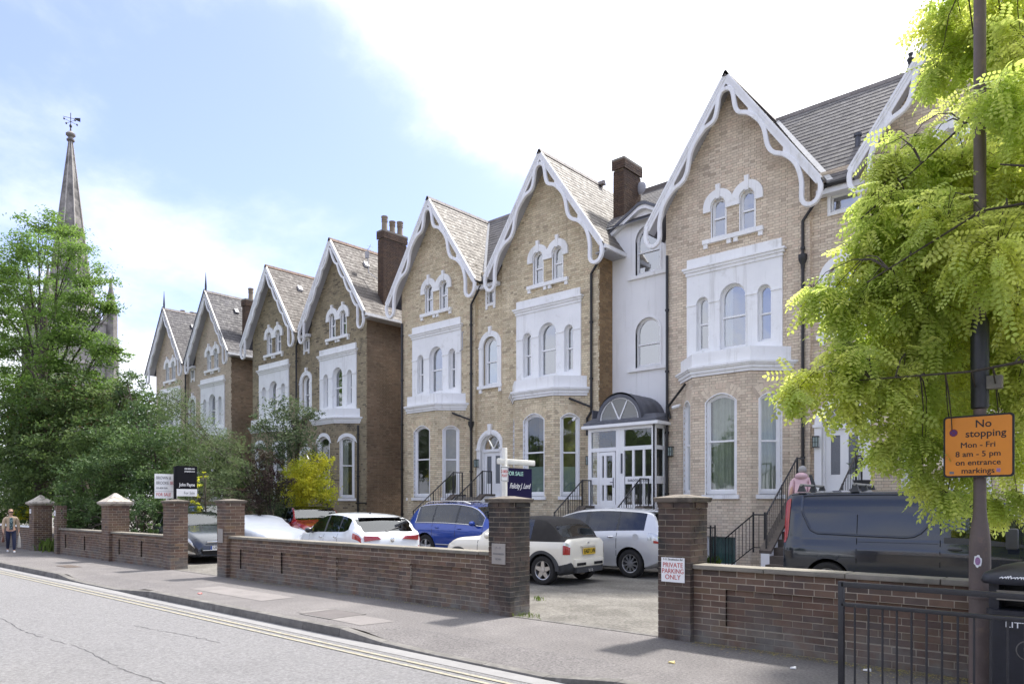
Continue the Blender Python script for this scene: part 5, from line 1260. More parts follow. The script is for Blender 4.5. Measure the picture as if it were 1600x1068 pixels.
# ---- white hatchback, seen from behind left
S = dict(L=4.36, W=1.80, paint='p_white', R=.32, wheels=(.88, 3.54), top=[(0, .62), (.03, .90), (.10, .99), (.16, 1.03), (.62, 1.34), (.78, 1.39), (1.4, 1.46), (2.0, 1.475), (2.5, 1.40), (3.30, 1.02), (3.9, .90), (4.25, .74), (4.36, .5)],
         belt=[(0, .58), (.03, .87), (.2, 1.02), (.5, 1.07), (.9, .99), (2.0, .95), (3.2, .92), (3.9, .82), (4.36, .42)], sill=[(0, .36), (.2, .26), (.5, .18), (4.0, .17), (4.36, .26)],
         side=((.62, 1.18), (1.23, 2.0), (2.1, 3.0)), wind=(2.42, 3.28), rear=(.15, .62), cabin=(.7, 3.), seams=(1.2, 2.04, 2.98), handles=(1.3, 2.2), handle_mat='chrome', mirror=(2.78, 1.02), mirror_mat='p_black', side_glass='carglass_d',
         width=[(0, .80), (.06, .885), (.25, .96), (.7, 1), (3.3, 1), (3.9, .93), (4.2, .8), (4.36, .6)])
r_, surf, patch, sect = vehicle('parked_car', 'white hatchback with long red tail lights parked behind the long brick wall', 'car', (-13.90, 11.20), PI - R(11), S)
for s in (-1, 1): patch(.01, .36, 5.3, 6.5, s, 'tail_light', 'lamp_red', .009)
b = MB()
for s in (-1, 1): b.hexa([(-.016, s * .30, .86), (-.016, s * .72, .82), (.05, s * .72, .82), (.05, s * .30, .86), (-.006, s * .38, .93), (-.006, s * .73, .95), (.05, s * .73, .95), (.05, s * .38, .93)])
b.build('tail_light', 'lamp_red', r_); b = MB(); b.lathe([(.055, 0), (.06, -.008), (.05, -.012)], (-.012, 0, .84), 18, 'x'); b.lathe([(.035, 0), (.03, -.004)], (-.024, 0, .84), 14, 'x'); b.build('badge', 'chrome', r_, smooth=True)
MB().tube([(.19, .03, 1.05), (.26, -.3, 1.13)], .014, 6).ball((.17, .05, 1.04), .03, .06, .03).build('rear_wiper', 'plastic', r_); MB().tube([(1.2, 0, 1.44), (1.15, 0, 1.50)], [.03, .008], 6).build('roof_aerial', 'plastic', r_)
MB().box(.55, .86, -.58, .58, 1.355, 1.375).build('roof_spoiler', 'p_black', r_, bevel=.008); MB().box(-.03, .04, -.74, .74, .42, .62).build('bumper', 'p_white', r_, bevel=.03)
# ---- red suv with black roof, facing right
S = dict(L=4.37, W=1.90, paint='p_red', R=.36, wheels=(.86, 3.52), top=[(0, .70), (.03, 1.08), (.12, 1.22), (.35, 1.46), (.55, 1.55), (1.2, 1.60), (1.9, 1.62), (2.3, 1.60), (3.10, 1.16), (3.8, 1.06), (4.25, .92), (4.37, .6)],
         belt=[(0, .66), (.04, 1.06), (.3, 1.14), (1.5, 1.11), (2.9, 1.05), (3.8, .98), (4.25, .84), (4.37, .5)], sill=[(0, .45), (.2, .33), (.5, .26), (4.0, .25), (4.37, .36)],
         side=((.5, 1.1), (1.16, 1.95), (2.03, 2.85)), wind=(2.28, 3.08), rear=(.14, .36), cabin=(.7, 2.9), seams=(1.13, 1.99, 2.85), handles=(1.3, 2.15), mirror=(2.62, 1.14), mirror_mat='p_black', top_mat='p_black', top_span=(.3, 2.3), top_name='roof', pillar='p_black', skirt='plastic', side_glass='carglass_d')
r_, surf, patch, sect = vehicle('parked_car', 'red sport utility car with black roof under the golden yellow shrub', 'car', (-24.35, 14.95), R(-16), S)
for s in (-1, 1): patch(3.85, 4.33, 5.9, 6.7, s, 'headlight', 'lamp_clear', .008)
MB().box(4.34, 4.40, -.5, .5, .62, .80).build('grille', 'dark', r_)
# ---- dark hatchback at the left gateway, nose towards us
S = dict(L=3.95, W=1.72, paint='p_grey', R=.30, wheels=(.72, 3.20), top=[(0, .62), (.03, .9), (.14, 1.02), (.42, 1.34), (.7, 1.42), (1.4, 1.475), (1.9, 1.45), (2.75, 1.06), (3.05, .98), (3.5, .86), (3.83, .70), (3.95, .50)],
         belt=[(0, .58), (.03, .88), (.3, 1.0), (1.5, .97), (2.7, .93), (3.2, .84), (3.7, .70), (3.95, .42)], sill=[(0, .36), (.2, .26), (.5, .19), (3.7, .18), (3.95, .22)],
         side=((.45, .95), (1.0, 1.75), (1.83, 2.6)), wind=(1.88, 2.78), rear=(.13, .42), cabin=(.6, 2.6), seams=(.98, 1.79, 2.55), handles=(1.1, 1.95), mirror=(2.35, 1.02), spokes=7, spw=.03,
         width=[(0, .80), (.06, .88), (.25, .96), (.7, 1), (2.9, 1), (3.4, .955), (3.75, .87), (3.9, .76), (3.95, .66)])
r_, surf, patch, sect = vehicle('parked_car', 'dark grey hatchback with white front number plate, nose showing in the far gateway', 'car', (-24.20, 10.52), R(-7), S)
for s in (-1, 1):
    patch(3.18, 3.86, 5.5, 6.9, s, 'headlight', 'lamp_clear', .009, skew=-.12); patch(3.62, 3.9, 2.5, 3.3, s, 'fog_lamp', 'lamp_clear', .006)
MB().hexa([(3.90, -.52, .27), (3.90, .52, .27), (3.97, .44, .27), (3.97, -.44, .27), (3.90, -.60, .40), (3.90, .60, .40), (3.975, .50, .40), (3.975, -.50, .40)]).build('lower_grille', 'dark', r_)
MB().tube([(3.97, -.48, .385), (3.985, 0, .385), (3.97, .48, .385)], .014, 6).build('bumper_strip', 'lamp_clear', r_)
MB().box(3.93, 3.975, -.36, .36, .60, .645).build('grille', 'chrome', r_, bevel=.01); MB().ball((3.97, 0, .64), .012, .06, .035).build('badge', 'chrome', r_, smooth=True)
p = rear_bits(r_, S, 'LX10 VKP', .455, front=True, col='plate_w'); MB().box(3.9755, 3.979, -.26, -.215, .40, .51).build('plate_band', 'eurob', p)
# ---- black estate behind it
S2 = dict(S); S2.update(L=4.5, W=1.8, paint='p_black', top=[(0, .7), (.03, 1.0), (.15, 1.2), (.5, 1.60), (1.3, 1.68), (2.2, 1.66), (2.9, 1.2), (3.6, 1.05), (4.3, .9), (4.5, .5)], belt=[(0, .6), (.03, .95), (.3, 1.1), (2.9, 1.05), (3.9, .92), (4.5, .5)], wheels=(.85, 3.55), side=((.5, 1.1), (1.16, 1.95), (2.03, 2.8)), wind=(2.2, 2.9), rear=(.15, .5), seams=(), sill=[(0, .36), (.3, .22), (4.2, .2), (4.5, .3)], cabin=(.7, 2.8), mirror=(2.6, 1.1), width=[(0, .80), (.06, .88), (.25, .96), (.7, 1), (3.6, 1), (4.1, .93), (4.4, .82), (4.5, .7)])
r_, surf, patch, sect = vehicle('parked_car', 'black estate car with roof rails mostly hidden behind the dark grey hatchback', 'car', (-29.3, 13.6), R(-6), S2)
for s in (-1, 1): MB().tube([(.6, s * .6, 1.64), (.8, s * .6, 1.71), (1.9, s * .6, 1.72), (2.1, s * .6, 1.66)], .018, 6).build('roof_rail', 'alloy', r_)
# ---- car under a white cover
root = thing('covered_car', 'car draped in a white fabric cover beside the gate pillar with the small plaque', 'covered car', (-23.75, 12.4, 0), local=True, rotz=R(-3))
prof = [(0, .5), (.04, .85), (.15, 1.0), (.5, 1.22), (1.0, 1.34), (1.4, 1.34), (1.8, 1.20), (2.3, 1.03), (3.0, .93), (3.6, .82), (3.9, .6), (4.02, .35)]
V = []; nx, ny = 70, 40
for i in range(nx + 1):
    x_ = 4.02 * i / nx; zt = float(cr(prof, x_)); wv = .86 * (1 - .16 * abs(x_ / 2.01 - 1) ** 4)
    for j in range(ny + 1):
        t = -1 + 2 * j / ny; a = abs(t)
        y_ = math.copysign(min(a / .72, 1) ** .9, t) * wv if a < .72 else math.copysign(wv * (1 + .06 * (a - .72)), t)
        z_ = zt - .10 * min(a / .72, 1) ** 3 * (zt > .6) if a < .72 else (zt - .10) + (.16 - zt + .10) * ((a - .72) / .28) ** .9
        nz = mnoise.noise((x_ * 2.6, t * 3.1, .3)); n2_ = mnoise.noise((x_ * 7, t * 2.2, 4.))
        V.append((x_, y_ + (.02 * n2_ if a > .6 else 0), max(.1, z_ + .022 * nz + .012 * n2_)))
F = np.array([(i * (ny + 1) + j, (i + 1) * (ny + 1) + j, (i + 1) * (ny + 1) + j + 1, i * (ny + 1) + j + 1) for i in range(nx) for j in range(ny)])
fast_mesh('car_cover', np.array(V), F, 'cloth_w', root, True)
for wx in (.7, 3.3):
    for s in (-1, 1): MB().lathe([(.2, -.1), (.31, -.09), (.31, .09), (.2, .1)], (wx, s * .66, .31), 20, 'y').build('wheel', 'tyre', root, smooth=True)
# ---- dark van, side on
S = dict(L=4.70, W=1.95, paint='p_van', R=.33, wheels=(.80, 3.78), top=[(0, .62), (.015, 1.70), (.05, 1.88), (.14, 1.93), (1.0, 1.95), (2.6, 1.95), (3.0, 1.92), (3.22, 1.84), (3.95, 1.26), (4.35, 1.10), (4.62, .88), (4.70, .55)],
         belt=[(0, .60), (.015, 1.04), (2.4, 1.04), (3.3, 1.02), (3.9, 1.0), (4.4, .92), (4.70, .5)], sill=[(0, .36), (.1, .26), (4.3, .22), (4.70, .3)],
         side=((2.72, 3.62),), wind=(3.15, 3.93), rear=(), cabin=(2.3, 3.6), seams=(1.28, 2.56, 3.66), seam_top=10.6, handles=(), mirror=None, tumble=.11, spokes=8, spw=.03,
         width=[(0, .90), (.03, .95), (.14, .985), (.4, 1), (3.7, 1), (4.2, .94), (4.5, .84), (4.70, .66)])
r_, surf, patch, sect = vehicle('parked_van', 'dark slate van with red tail light standing behind the right-hand brick wall', 'van', (-5.38, 14.45), R(4), S)
for s in (-1, 1):
    patch(.004, .12, 8.6, 9.9, s, 'tail_light', 'lamp_red', .010, skew=.02); patch(.004, .085, 6.4, 8.6, s, 'tail_light_base', 'lamp_red', .008, skew=.06)
    # pressed panel outline along the load bay
    ol = []
    for (x_, r9) in ((.34, 10.05), (.42, 10.15), (1.2, 10.2), (2.34, 10.2), (2.42, 10.1), (2.44, 9.6), (2.44, 8.9), (2.40, 8.6), (2.28, 8.25), (2.18, 8.1), (2.05, 8.05), (1.2, 8.1), (.62, 8.15), (.50, 8.3), (.38, 8.9), (.34, 9.2)): ol.append((x_, r9))
    ol2 = []
    for i in range(len(ol)):
        a, b_ = ol[i], ol[(i + 1) % len(ol)]
        for t in (0, .25, .5, .75): ol2.append((a[0] + (b_[0] - a[0]) * t, a[1] + (b_[1] - a[1]) * t))
    MB().tube([surf(x_, r9, s, -.004) for x_, r9 in ol2] + [surf(ol[0][0], ol[0][1], s, -.004)], .024, 8).build('panel_pressing', 'p_van', r_, smooth=True)
    MB().tube([surf(x_, 10.55, s, .004) for x_ in np.linspace(.12, 3.1, 20)], .007, 5).build('gutter_strip', 'dark', r_)
    patch(1.30, 2.54, 6.95, 7.02, s, 'slide_rail', 'dark', .004, 4)
    p = surf(2.78, 6.15, s, .025); MB().ball(p, .11, .022, .028, 10, 6).build('door_handle', 'plastic', r_, smooth=True)
    patch(2.62, 3.70, 7.2, 8.1, s, 'window_surround', 'plastic', .004)
    p = surf(3.55, 8.3, s, 0); o_ = -1 if s > 0 else 1
    MB().box(p[0] - .07, p[0] + .09, min(p[1] + o_ * .08, p[1] + o_ * .30), max(p[1] + o_ * .08, p[1] + o_ * .30), 1.0, 1.32).build('mirror', 'plastic', r_, bevel=.03)
    MB().tube([(p[0], p[1] - o_ * .02, 1.14), (p[0], p[1] + o_ * .12, 1.12)], .03, 6).build('mirror_arm', 'plastic', r_)
M['rackbar'] = mat('grey rack tube', (.30, .30, .28), .5, .1, 5, metal=.4)
for x_ in (.30, 1.22):
    b = MB(); b.tube([(x_, -.80, 2.055), (x_, .72, 2.055)], .024, 8); b.build('roof_bar', 'rackbar', r_, smooth=True)
    for y_ in (-.74, .0, .62): MB().hexa([(x_ - .07, y_ - .05, 1.93), (x_ + .07, y_ - .05, 1.93), (x_ + .07, y_ + .05, 1.93), (x_ - .07, y_ + .05, 1.93), (x_ - .03, y_ - .03, 2.06), (x_ + .03, y_ - .03, 2.06), (x_ + .03, y_ + .03, 2.06), (x_ - .03, y_ + .03, 2.06)]).build('bar_foot', 'plastic', r_)
MB().hexa([(.27, -.02, 2.07), (.34, -.02, 2.07), (.34, .02, 2.07), (.27, .02, 2.07), (.22, -.02, 2.27), (.27, -.02, 2.27), (.27, .02, 2.27), (.22, .02, 2.27)]).build('bar_stop', 'plastic', r_)
# ---- white car in the near lane, only its front corner in view
S = dict(L=4.2, W=1.75, paint='p_white', R=.31, wheels=(.8, 3.4), top=[(0, .62), (.03, .9), (.14, 1.02), (.5, 1.36), (1.4, 1.46), (1.9, 1.43), (2.9, .98), (3.6, .84), (4.0, .72), (4.2, .48)],
         belt=[(0, .58), (.03, .88), (.3, 1.0), (1.5, .97), (2.7, .93), (3.5, .78), (4.2, .42)], sill=[(0, .36), (.2, .26), (.5, .19), (3.9, .18), (4.2, .24)],
         side=((.5, .95), (1.0, 1.75), (1.83, 2.6)), wind=(1.95, 2.88), rear=(.13, .5), cabin=(.6, 2.6), seams=(.98, 1.79, 2.6), handles=(1.1, 1.95), mirror=(2.45, 1.02))
r_, surf, patch, sect = vehicle('passing_car', 'white car at the bottom left edge, only its front corner in view', 'car', (-10.1, .62), 0, S); r_.location.z = -.11; del r_['group']
for s in (-1, 1): patch(3.5, 4.1, 5.6, 6.6, s, 'headlight', 'lamp_clear', .008)
# ---------------------------------------------------------------- signs
M['sign_w'] = mat('white sign board', (.78, .78, .78), .5, .03); M['sign_navy'] = mat('navy sign board', (.012, .009, .05), .6, .05, spec=.2); M['sign_black'] = mat('black sign board', (.007, .007, .010), .6, .05, spec=.2)
M['ink_red'] = mat('red print', (.45, .05, .04), .6, .02); M['ink_w'] = mat('white print', (.8, .8, .8), .6, .02); M['ink_mint'] = mat('mint print', (.45, .72, .62), .6, .02); M['ink_g'] = mat('grey print', (.16, .16, .17), .6, .02)
M['sign_o'] = mat('orange sign face', (.68, .235, .016), .45, .05, 5); M['post_w'] = mat('white painted post', (.70, .69, .64), .6, .1, 8, .2, 40)
SX, SY = -9.42, 10.32
r_ = thing('estate_agent_sign', 'navy sale board hanging from a white post with a crossbar, behind the plaque pillar', 'sign', (SX, SY, 0), 'estate agents sale boards')
MB().box(SX - .04, SX + .04, SY - .04, SY + .04, 0, 2.78).build('post', 'post_w', r_, bevel=.008); MB().box(SX - .035, SX + .035, SY - .19, SY + .88, 2.46, 2.57).build('crossbar', 'post_w', r_, bevel=.02)
MB().box(SX - .01, SX + .005, SY + .12, SY + .135, 2.38, 2.47).box(SX - .01, SX + .005, SY + .7, SY + .715, 2.36, 2.47).build('hook', 'post_w', r_)
t = MB(); t.box(SX - .008, SX + .008, SY + .07, SY + .80, 1.76, 2.40); bd = t.build('board', 'sign_navy', r_)
FX = (0, 1, 0)
text('FOR SALE', .11, ((SX + .0095, SY + .30, 2.29), FX, (0, 0, 1)), 'ink_mint', bd, bold=.002)
text('Felicity J. Lord', .145, ((SX + .0095, SY + .44, 2.05), FX, (0, .10, .995)), 'ink_w', bd, sx=.72, bold=.0012, shear=.35)
t = MB(); t.box(SX + .045, SX + .055, SY - .17, SY + .05, 2.13, 2.42); b2 = t.build('small_board', 'sign_w', r_)
t = MB()
for q in ((-.16, .04, 2.40, 2.408), (-.16, .04, 2.142, 2.15), (-.16, -.152, 2.142, 2.408), (.032, .04, 2.142, 2.408)): t.box(SX + .055, SX + .058, SY + q[0], SY + q[1], q[2], q[3])
t.build('border', 'ink', b2); text('2 BED', .07, ((SX + .057, SY - .06, 2.32), FX, (0, 0, 1)), 'ink_red', b2, bold=.001); text('FLAT', .07, ((SX + .057, SY - .06, 2.24), FX, (0, 0, 1)), 'ink_red', b2, bold=.001)
ax, ay = -20.6, 8.70
r_ = thing('estate_agent_sign', 'white BROWN & BROOKE sale board left of the black board', 'sign', (ax, ay, 0), 'estate agents sale boards')
MB().box(ax - .03, ax + .03, ay - .03, ay + .03, 0, 2.5).build('post', 'post_w', r_); bd = MB().box(ax + .035, ax + .05, ay - .36, ay + .25, 1.86, 2.53).build('board', 'sign_w', r_)
for s_, z, h, c, y_ in (('BROWN &', 2.42, .115, 'ink_g', -.32), ('BROOKE', 2.28, .115, 'ink_g', -.32), ('SE3', 2.28, .115, 'ink_red', .05), ('020 8858 9290', 2.14, .068, 'ink_g', -.32), ('FOR SALE', 1.96, .125, 'ink_red', -.32)):
    text(s_, h, ((ax + .0515, ay + y_, z), FX, (0, 0, 1)), c, bd, align='LEFT', sx=.74, bold=.001)
MB().box(ax + .05, ax + .052, ay - .35, ay + .24, 2.05, 2.055).build('rule', 'ink_g', bd)
ax, ay = -20.3, 8.80
r_ = thing('estate_agent_sign', 'black John Payne sale board with a white foot strip, right of the white board', 'sign', (ax, ay, 0), 'estate agents sale boards')
MB().box(ax - .03, ax + .03, ay - .05, ay + .01, 0, 2.74).build('post', 'sign_black', r_); bd = MB().box(ax + .012, ax + .035, ay + .01, ay + .58, 2.12, 2.76).build('board', 'sign_black', r_)
b3 = MB().box(ax + .012, ax + .035, ay + .01, ay + .58, 1.92, 2.119).build('lower_strip', 'sign_w', r_)
text('John Payne', .125, ((ax + .0365, ay + .30, 2.235), FX, (0, 0, 1)), 'ink_w', bd, sx=.78, bold=.002); text('020 8858 6101', .06, ((ax + .0365, ay + .37, 2.68), FX, (0, 0, 1)), 'ink_w', bd, sx=.8, bold=.001); text('johnpayne.com', .06, ((ax + .0365, ay + .37, 2.61), FX, (0, 0, 1)), 'ink_w', bd, sx=.8, bold=.001)
text('For Sale', .11, ((ax + .0365, ay + .36, 2.01), FX, (0, 0, 1)), 'ink_g', b3, sx=.85)
# plates fixed to pillars
py = YW - .09 - .006
def plate(x0, x1, z0, z1, m, label, lines, cat='sign', fr=None):
    o = MB().box(x0, x1, py - .010, py, z0, z1).build('wall_sign', m); tag(o, label, cat)
    for s_, z, h, c, sx in lines: text(s_, h, (((x0 + x1) / 2, py - .0115, z), (1, 0, 0), (0, 0, 1)), c, o, sx=sx)
    return o
plate(-4.745, -4.42, .725, 1.03, 'sign_w', 'white PRIVATE PARKING ONLY plate screwed to the sooty pillar', [('7-17 Strathneden Rd', .040, 1.005, 'ink', .85)][:0] + [('7-11 Strathedon Rd', 1.008, .036, 'ink', .95), ('PRIVATE', .935, .085, 'ink_red', .9), ('PARKING', .86, .085, 'ink_red', .86), ('ONLY', .785, .085, 'ink_red', .95)])
M['plaque'] = mat('grey stone plaque', (.30, .275, .25), .8, .08, 6, .3, 60)
plate(-7.70, -7.42, .785, 1.10, 'plaque', 'grey engraved stone plaque on the pillar near the purple board', [('7 - 11', 1.03, .05, 'ink_g', 1), ('STRATHEDEN', .94, .042, 'ink_g', .9), ('ROAD', .86, .042, 'ink_g', 1)])
plate(-16.54, -16.30, .80, 1.12, 'plaque', 'small grey plaque on the pillar beside the covered car', [])
plate(-28.30, -28.15, 1.30, 1.48, 'sign_w', 'small white number plate on the slim gatepost', [('15', 1.39, .10, 'ink_g', 1)])
plate(-31.05, -30.87, 1.36, 1.52, 'sign_w', 'small white number plate on the far pyramid capped pillar', [('17', 1.44, .09, 'ink_g', 1)])
# ---------------------------------------------------------------- lamp column with its sign
M['col'] = mat('brown grey painted column', (.115, .088, .078), .65, .2, 4, .3, 50, col2=(.17, .12, .09), thr=(.56, .7), s2=7, low=(0, .7, (.16, .12, .11)))
lx, ly = -1.30, 8.11
r_ = thing('lamp_post', 'brown grey lamp column carrying the orange sign, rising through the yellow-green tree', 'lamp post', (lx, ly, 0))
MB().lathe([(.092, 0), (.090, 1.30), (.087, 1.36), (.077, 1.46), (.060, 1.58), (.054, 1.66), (.053, 5.0), (.050, 9.0)], (lx, ly, 0), 24).build('column', 'col', r_, smooth=True)
MB().lathe([(.091, 0), (.095, .01), (.095, .03), (.091, .04)], (lx, ly, .80), 24).build('collar', 'col', r_, smooth=True)
MB().lathe([(.061, 0), (.075, .01), (.078, .35), (.078, .80), (.062, .86)], (lx, ly, 2.60), 16).build('cable_wrap', 'black', r_, smooth=True)
MB().box(lx + .06, lx + .18, ly - .05, ly + .05, 2.78, 2.90).build('junction_box', 'stone', r_)
MB().tube([(lx, ly, 9), (lx, ly - .3, 9.3), (lx, ly - 1.6, 9.45)], .04, 8).build('bracket_arm', 'col', r_, smooth=True); MB().ball((lx, ly - 1.9, 9.45), .15, .38, .09).build('lantern', 'soffit', r_, smooth=True)
st = MB(); st.lathe([(.105, -.075), (.107, -.07), (.107, .07), (.105, .075)], (lx, ly, 1.13), 24)
# sticker patch wraps part of the column
b = MB(); vv = []; n_ = 16
for i in range(n_):
    q = 2 * PI * i / n_; rr_ = 1 + .12 * math.sin(i * 2.3) ; a = -PI / 2 - .03 + .36 * math.cos(q) * rr_; z = 1.165 + .058 * math.sin(q) * rr_; vv.append((lx + .0925 * math.cos(a), ly + .0925 * math.sin(a), z))
b.add(vv, [tuple(range(n_))]); o = b.build('sticker', 'sign_w', r_)
M['ink_p'] = mat('purple print', (.30, .16, .30), .6, .3, 120)
b = MB(); vv = []
for i in range(n_): q = 2 * PI * i / n_; a = -PI / 2 - .03 + .24 * math.cos(q); z = 1.165 + .038 * math.sin(q * 1.0); vv.append((lx + .094 * math.cos(a), ly + .094 * math.sin(a), z))
b.add(vv, [tuple(range(n_))]); b.build('sticker_print', 'ink_p', o)
ang = R(-3); sp_ = Pl(lx, ly - .085, ang)
r_ = thing('no_stopping_sign', 'orange no stopping sign with black lettering, fixed to the lamp column', 'sign', (lx, ly - .085, 2.2))
def rrect(w, h, r, n=6):
    pts = []
    for cx, cz, a0 in ((w / 2 - r, -h / 2 + r, -PI / 2), (w / 2 - r, h / 2 - r, 0), (-w / 2 + r, h / 2 - r, PI / 2), (-w / 2 + r, -h / 2 + r, PI)):
        for k in range(n + 1): q = a0 + PI / 2 * k / n; pts.append((cx + r * math.cos(q), cz + r * math.sin(q)))
    return pts
zc = 2.245; W_, H_ = .575, .585
b = MB(); ppoly(b, sp_, [(a, z + zc) for a, z in rrect(W_, H_, .035)], 0, .012); b.build('backing', 'ink', r_)
b = MB(); ppoly(b, sp_, [(a, z + zc) for a, z in rrect(W_ - .035, H_ - .035, .025)], .011, .0145); b.build('face', 'sign_o', r_)
X_ = Vector((math.cos(ang), math.sin(ang), 0))
for s_, dz, h, dx_, sx in (('No', .205, .100, .045, 1.02), ('stopping', .115, .094, .062, 1.02), ('Mon - Fri', .010, .074, .0, 1.02), ('8 am - 5 pm', -.075, .074, .0, 1.02), ('on entrance', -.155, .074, .0, 1.02), ('markings', -.232, .074, -.0, 1.02)):
    if h > .08: text(s_, h, (sp_(dx_, zc + dz, .0155), X_, (0, 0, 1)), 'ink', r_, sx=sx, bold=.0011, thick=.0006)
    else:
        for k_, (ex, ez) in enumerate(((-.0011, -.0005), (.0011, -.0005), (0, .0008))): text(s_, h, (sp_(dx_ + ex, zc + dz + ez, .0152 + k_ * .0003), X_, (0, 0, 1)), 'ink', r_, sx=sx, thick=.0006)
M['roundel_r'] = mat('dull red print', (.22, .02, .03), .6, .05); M['roundel_b'] = mat('dull blue print', (.06, .03, .16), .6, .05)
b = MB(); b.add([sp_(-.20 + .036 * math.cos(q), zc + .135 + .036 * math.sin(q), .0152) for q in np.linspace(0, 2 * PI, 25)[:-1]], [tuple(range(24))]); b.build('roundel', 'roundel_r', r_)
b = MB(); b.add([sp_(-.20 + .027 * math.cos(q), zc + .135 + .027 * math.sin(q), .0158) for q in np.linspace(0, 2 * PI, 25)[:-1]], [tuple(range(24))]); b.build('roundel_field', 'roundel_b', r_)
b = MB()
for s in (-1, 1): ppoly(b, sp_, [(-.20 - .022 - .003, zc + .135 - s * .019), (-.20 - .019, zc + .135 - s * .022 ), (-.20 + .025, zc + .135 + s * .019), (-.20 + .019, zc + .135 + s * .022)][::s], .0159, .0164)
b.build('roundel_cross', 'roundel_r', r_)
b = MB(); ppoly(b, sp_, [(.148, zc - .245), (.178, zc - .250), (.182, zc - .215), (.150, zc - .212)], .0145, .0155); b.build('sticker', 'ink_p', r_)
b = MB(); ppoly(b, sp_, [(-.235, zc - .258), (-.195, zc - .258), (-.197, zc - .235), (-.233, zc - .232)], .0145, .0155); b.build('sticker', 'ink_g', r_)
MB().box(lx - .07, lx + .07, ly - .075, ly + .065, 2.07, 2.09).box(lx - .07, lx + .07, ly - .075, ly + .065, 2.40, 2.42).build('clamp', 'col', r_)
# ---------------------------------------------------------------- guard rail
gy = 6.35; r_ = thing('pedestrian_guard_rail', 'black pedestrian guard rail with upright bars at the bottom right', 'guard rail', (-1.9, gy, 0))
g0 = -2.0
for k in range(3):
    MB().box(g0 + k * 2.0 - .022, g0 + k * 2.0 + .022, gy - .022, gy + .022, 0, 1.06).build('post', 'blackrail', r_, bevel=.004)
for z, h in ((1.035, .022), (.87, .016)): MB().box(g0, g0 + 4, gy - .022, gy + .022, z - h, z + h).build('rail', 'blackrail', r_, bevel=.006)
MB().box(g0, g0 + 4, gy - .015, gy + .015, .10, .13).build('rail', 'blackrail', r_)
x = g0 + .105
while x < g0 + 3.95: MB().tube([(x, gy, .12), (x, gy, .86)], .0085, 8).build('bar', 'blackrail', r_, smooth=True); x += .105
# ---------------------------------------------------------------- litter bin
bx, by = -.75, 7.35
r_ = thing('litter_bin', 'black plastic litter bin with curved lid behind the guard rail', 'litter bin', (bx, by, 0))
M['binp'] = mat('black bin plastic', (.016, .017, .024), .45, .25, 10, .2, 60); M['binash'] = mat('worn metal stub plate', (.16, .15, .14), .6, .3, 20, metal=.3)
w_ = .33
def rr_box(mb, w, d, z0, z1, w1=None, d1=None, r=.06):
    w1, d1 = w1 or w, d1 or d; A = rrect(2 * w, 2 * d, r); B_ = rrect(2 * w1, 2 * d1, r); n = len(A)
    mb.add([(bx + a, by + b_, z0) for a, b_ in A] + [(bx + a, by + b_, z1) for a, b_ in B_], [(i, (i + 1) % n, n + (i + 1) % n, n + i) for i in range(n)] + [tuple(range(n - 1, -1, -1)), tuple(range(n, 2 * n))])
b = MB(); rr_box(b, w_, .27, 0.03, .80); rr_box(b, w_ + .015, .285, .80, .84); b.build('bin_body', 'binp', r_, smooth=True)
b = MB(); rr_box(b, w_ - .03, .22, 0, .03); b.build('base', 'binp', r_)
b = MB()
for s in (-1, 1): b.box(bx + s * (w_ - .035) - .035, bx + s * (w_ - .035) + .035, by - .22, by + .22, .84, 1.05)
b.box(bx - w_ + .03, bx + w_ - .03, by + .05, by + .22, .84, 1.05); b.build('hood_support', 'binp', r_)
b = MB(); prof = [(w_ + .045, 0), (w_ + .06, .03), (w_ + .04, .08), (w_ * .85, .13), (w_ * .5, .165), (w_ * .1, .17)]
vs = []; n_ = 28
for rr_, h in prof:
    k_ = rr_ / (w_ + .06); P = rrect(2 * rr_, 2 * (.31 * k_ + .02), min(.12, rr_ * .8))
    for a, c_ in P: vs.append((bx + a, by + c_, 1.05 + h))
n_ = len(P); b.add(vs, [(i * n_ + j, i * n_ + (j + 1) % n_, (i + 1) * n_ + (j + 1) % n_, (i + 1) * n_ + j) for i in range(len(prof) - 1) for j in range(n_)] + [tuple(range(n_ - 1, -1, -1)), tuple((len(prof) - 1) * n_ + j for j in range(n_))]); b.build('lid', 'binp', r_, smooth=True, sharp=60)
b = MB(); b.lathe([(.15, 0), (.15, .012), (.10, .03), (.03, .035)], (bx + .03, by, 1.205), 20); b.build('stub_plate', 'binash', r_, smooth=True)
MB().box(bx - w_ + .06, bx + w_ - .06, by - .262, by - .24, .92, 1.0).build('slot_plate', 'stone', r_)
for z in (.775, .10): MB().box(bx - w_ - .004, bx + w_ + .004, by - .282, by - .268, z, z + .018).build('band', 'binash', r_)
MB().box(bx - .20, bx + .24, by - .2795, by - .270, .69, .76).build('name_panel', 'binp', r_)
text('LITTER', .066, ((bx - .085, by - .281, .725), (1, 0, 0), (0, 0, 1)), 'ink_w', r_, sx=1.25)
b = MB(); b.lathe([(.075, 0), (.079, 0), (.079, -.003), (.075, -.003)], (bx - .06, by - .271, .53), 28, 'y'); b.lathe([(.0735, -.0035), (.0735, -.004)], (bx - .06, by - .271, .53), 28, 'y'); b.build('crest_ring', 'binash', r_)
b = MB(); b.lathe([(.070, -.0045), (.070, -.006)], (bx - .06, by - .271, .53), 28, 'y'); b.build('crest_field', 'binp', r_)
b = MB(); ppoly(b, Pl(bx - .06, by - .277), [(-.02, .495), (.02, .495), (.028, .53), (.012, .575), (-.008, .58), (-.026, .55)], 0, .003); b.build('crest_figure', 'binash', r_)
b = MB(); rs = random.Random(3); xx = bx - .24
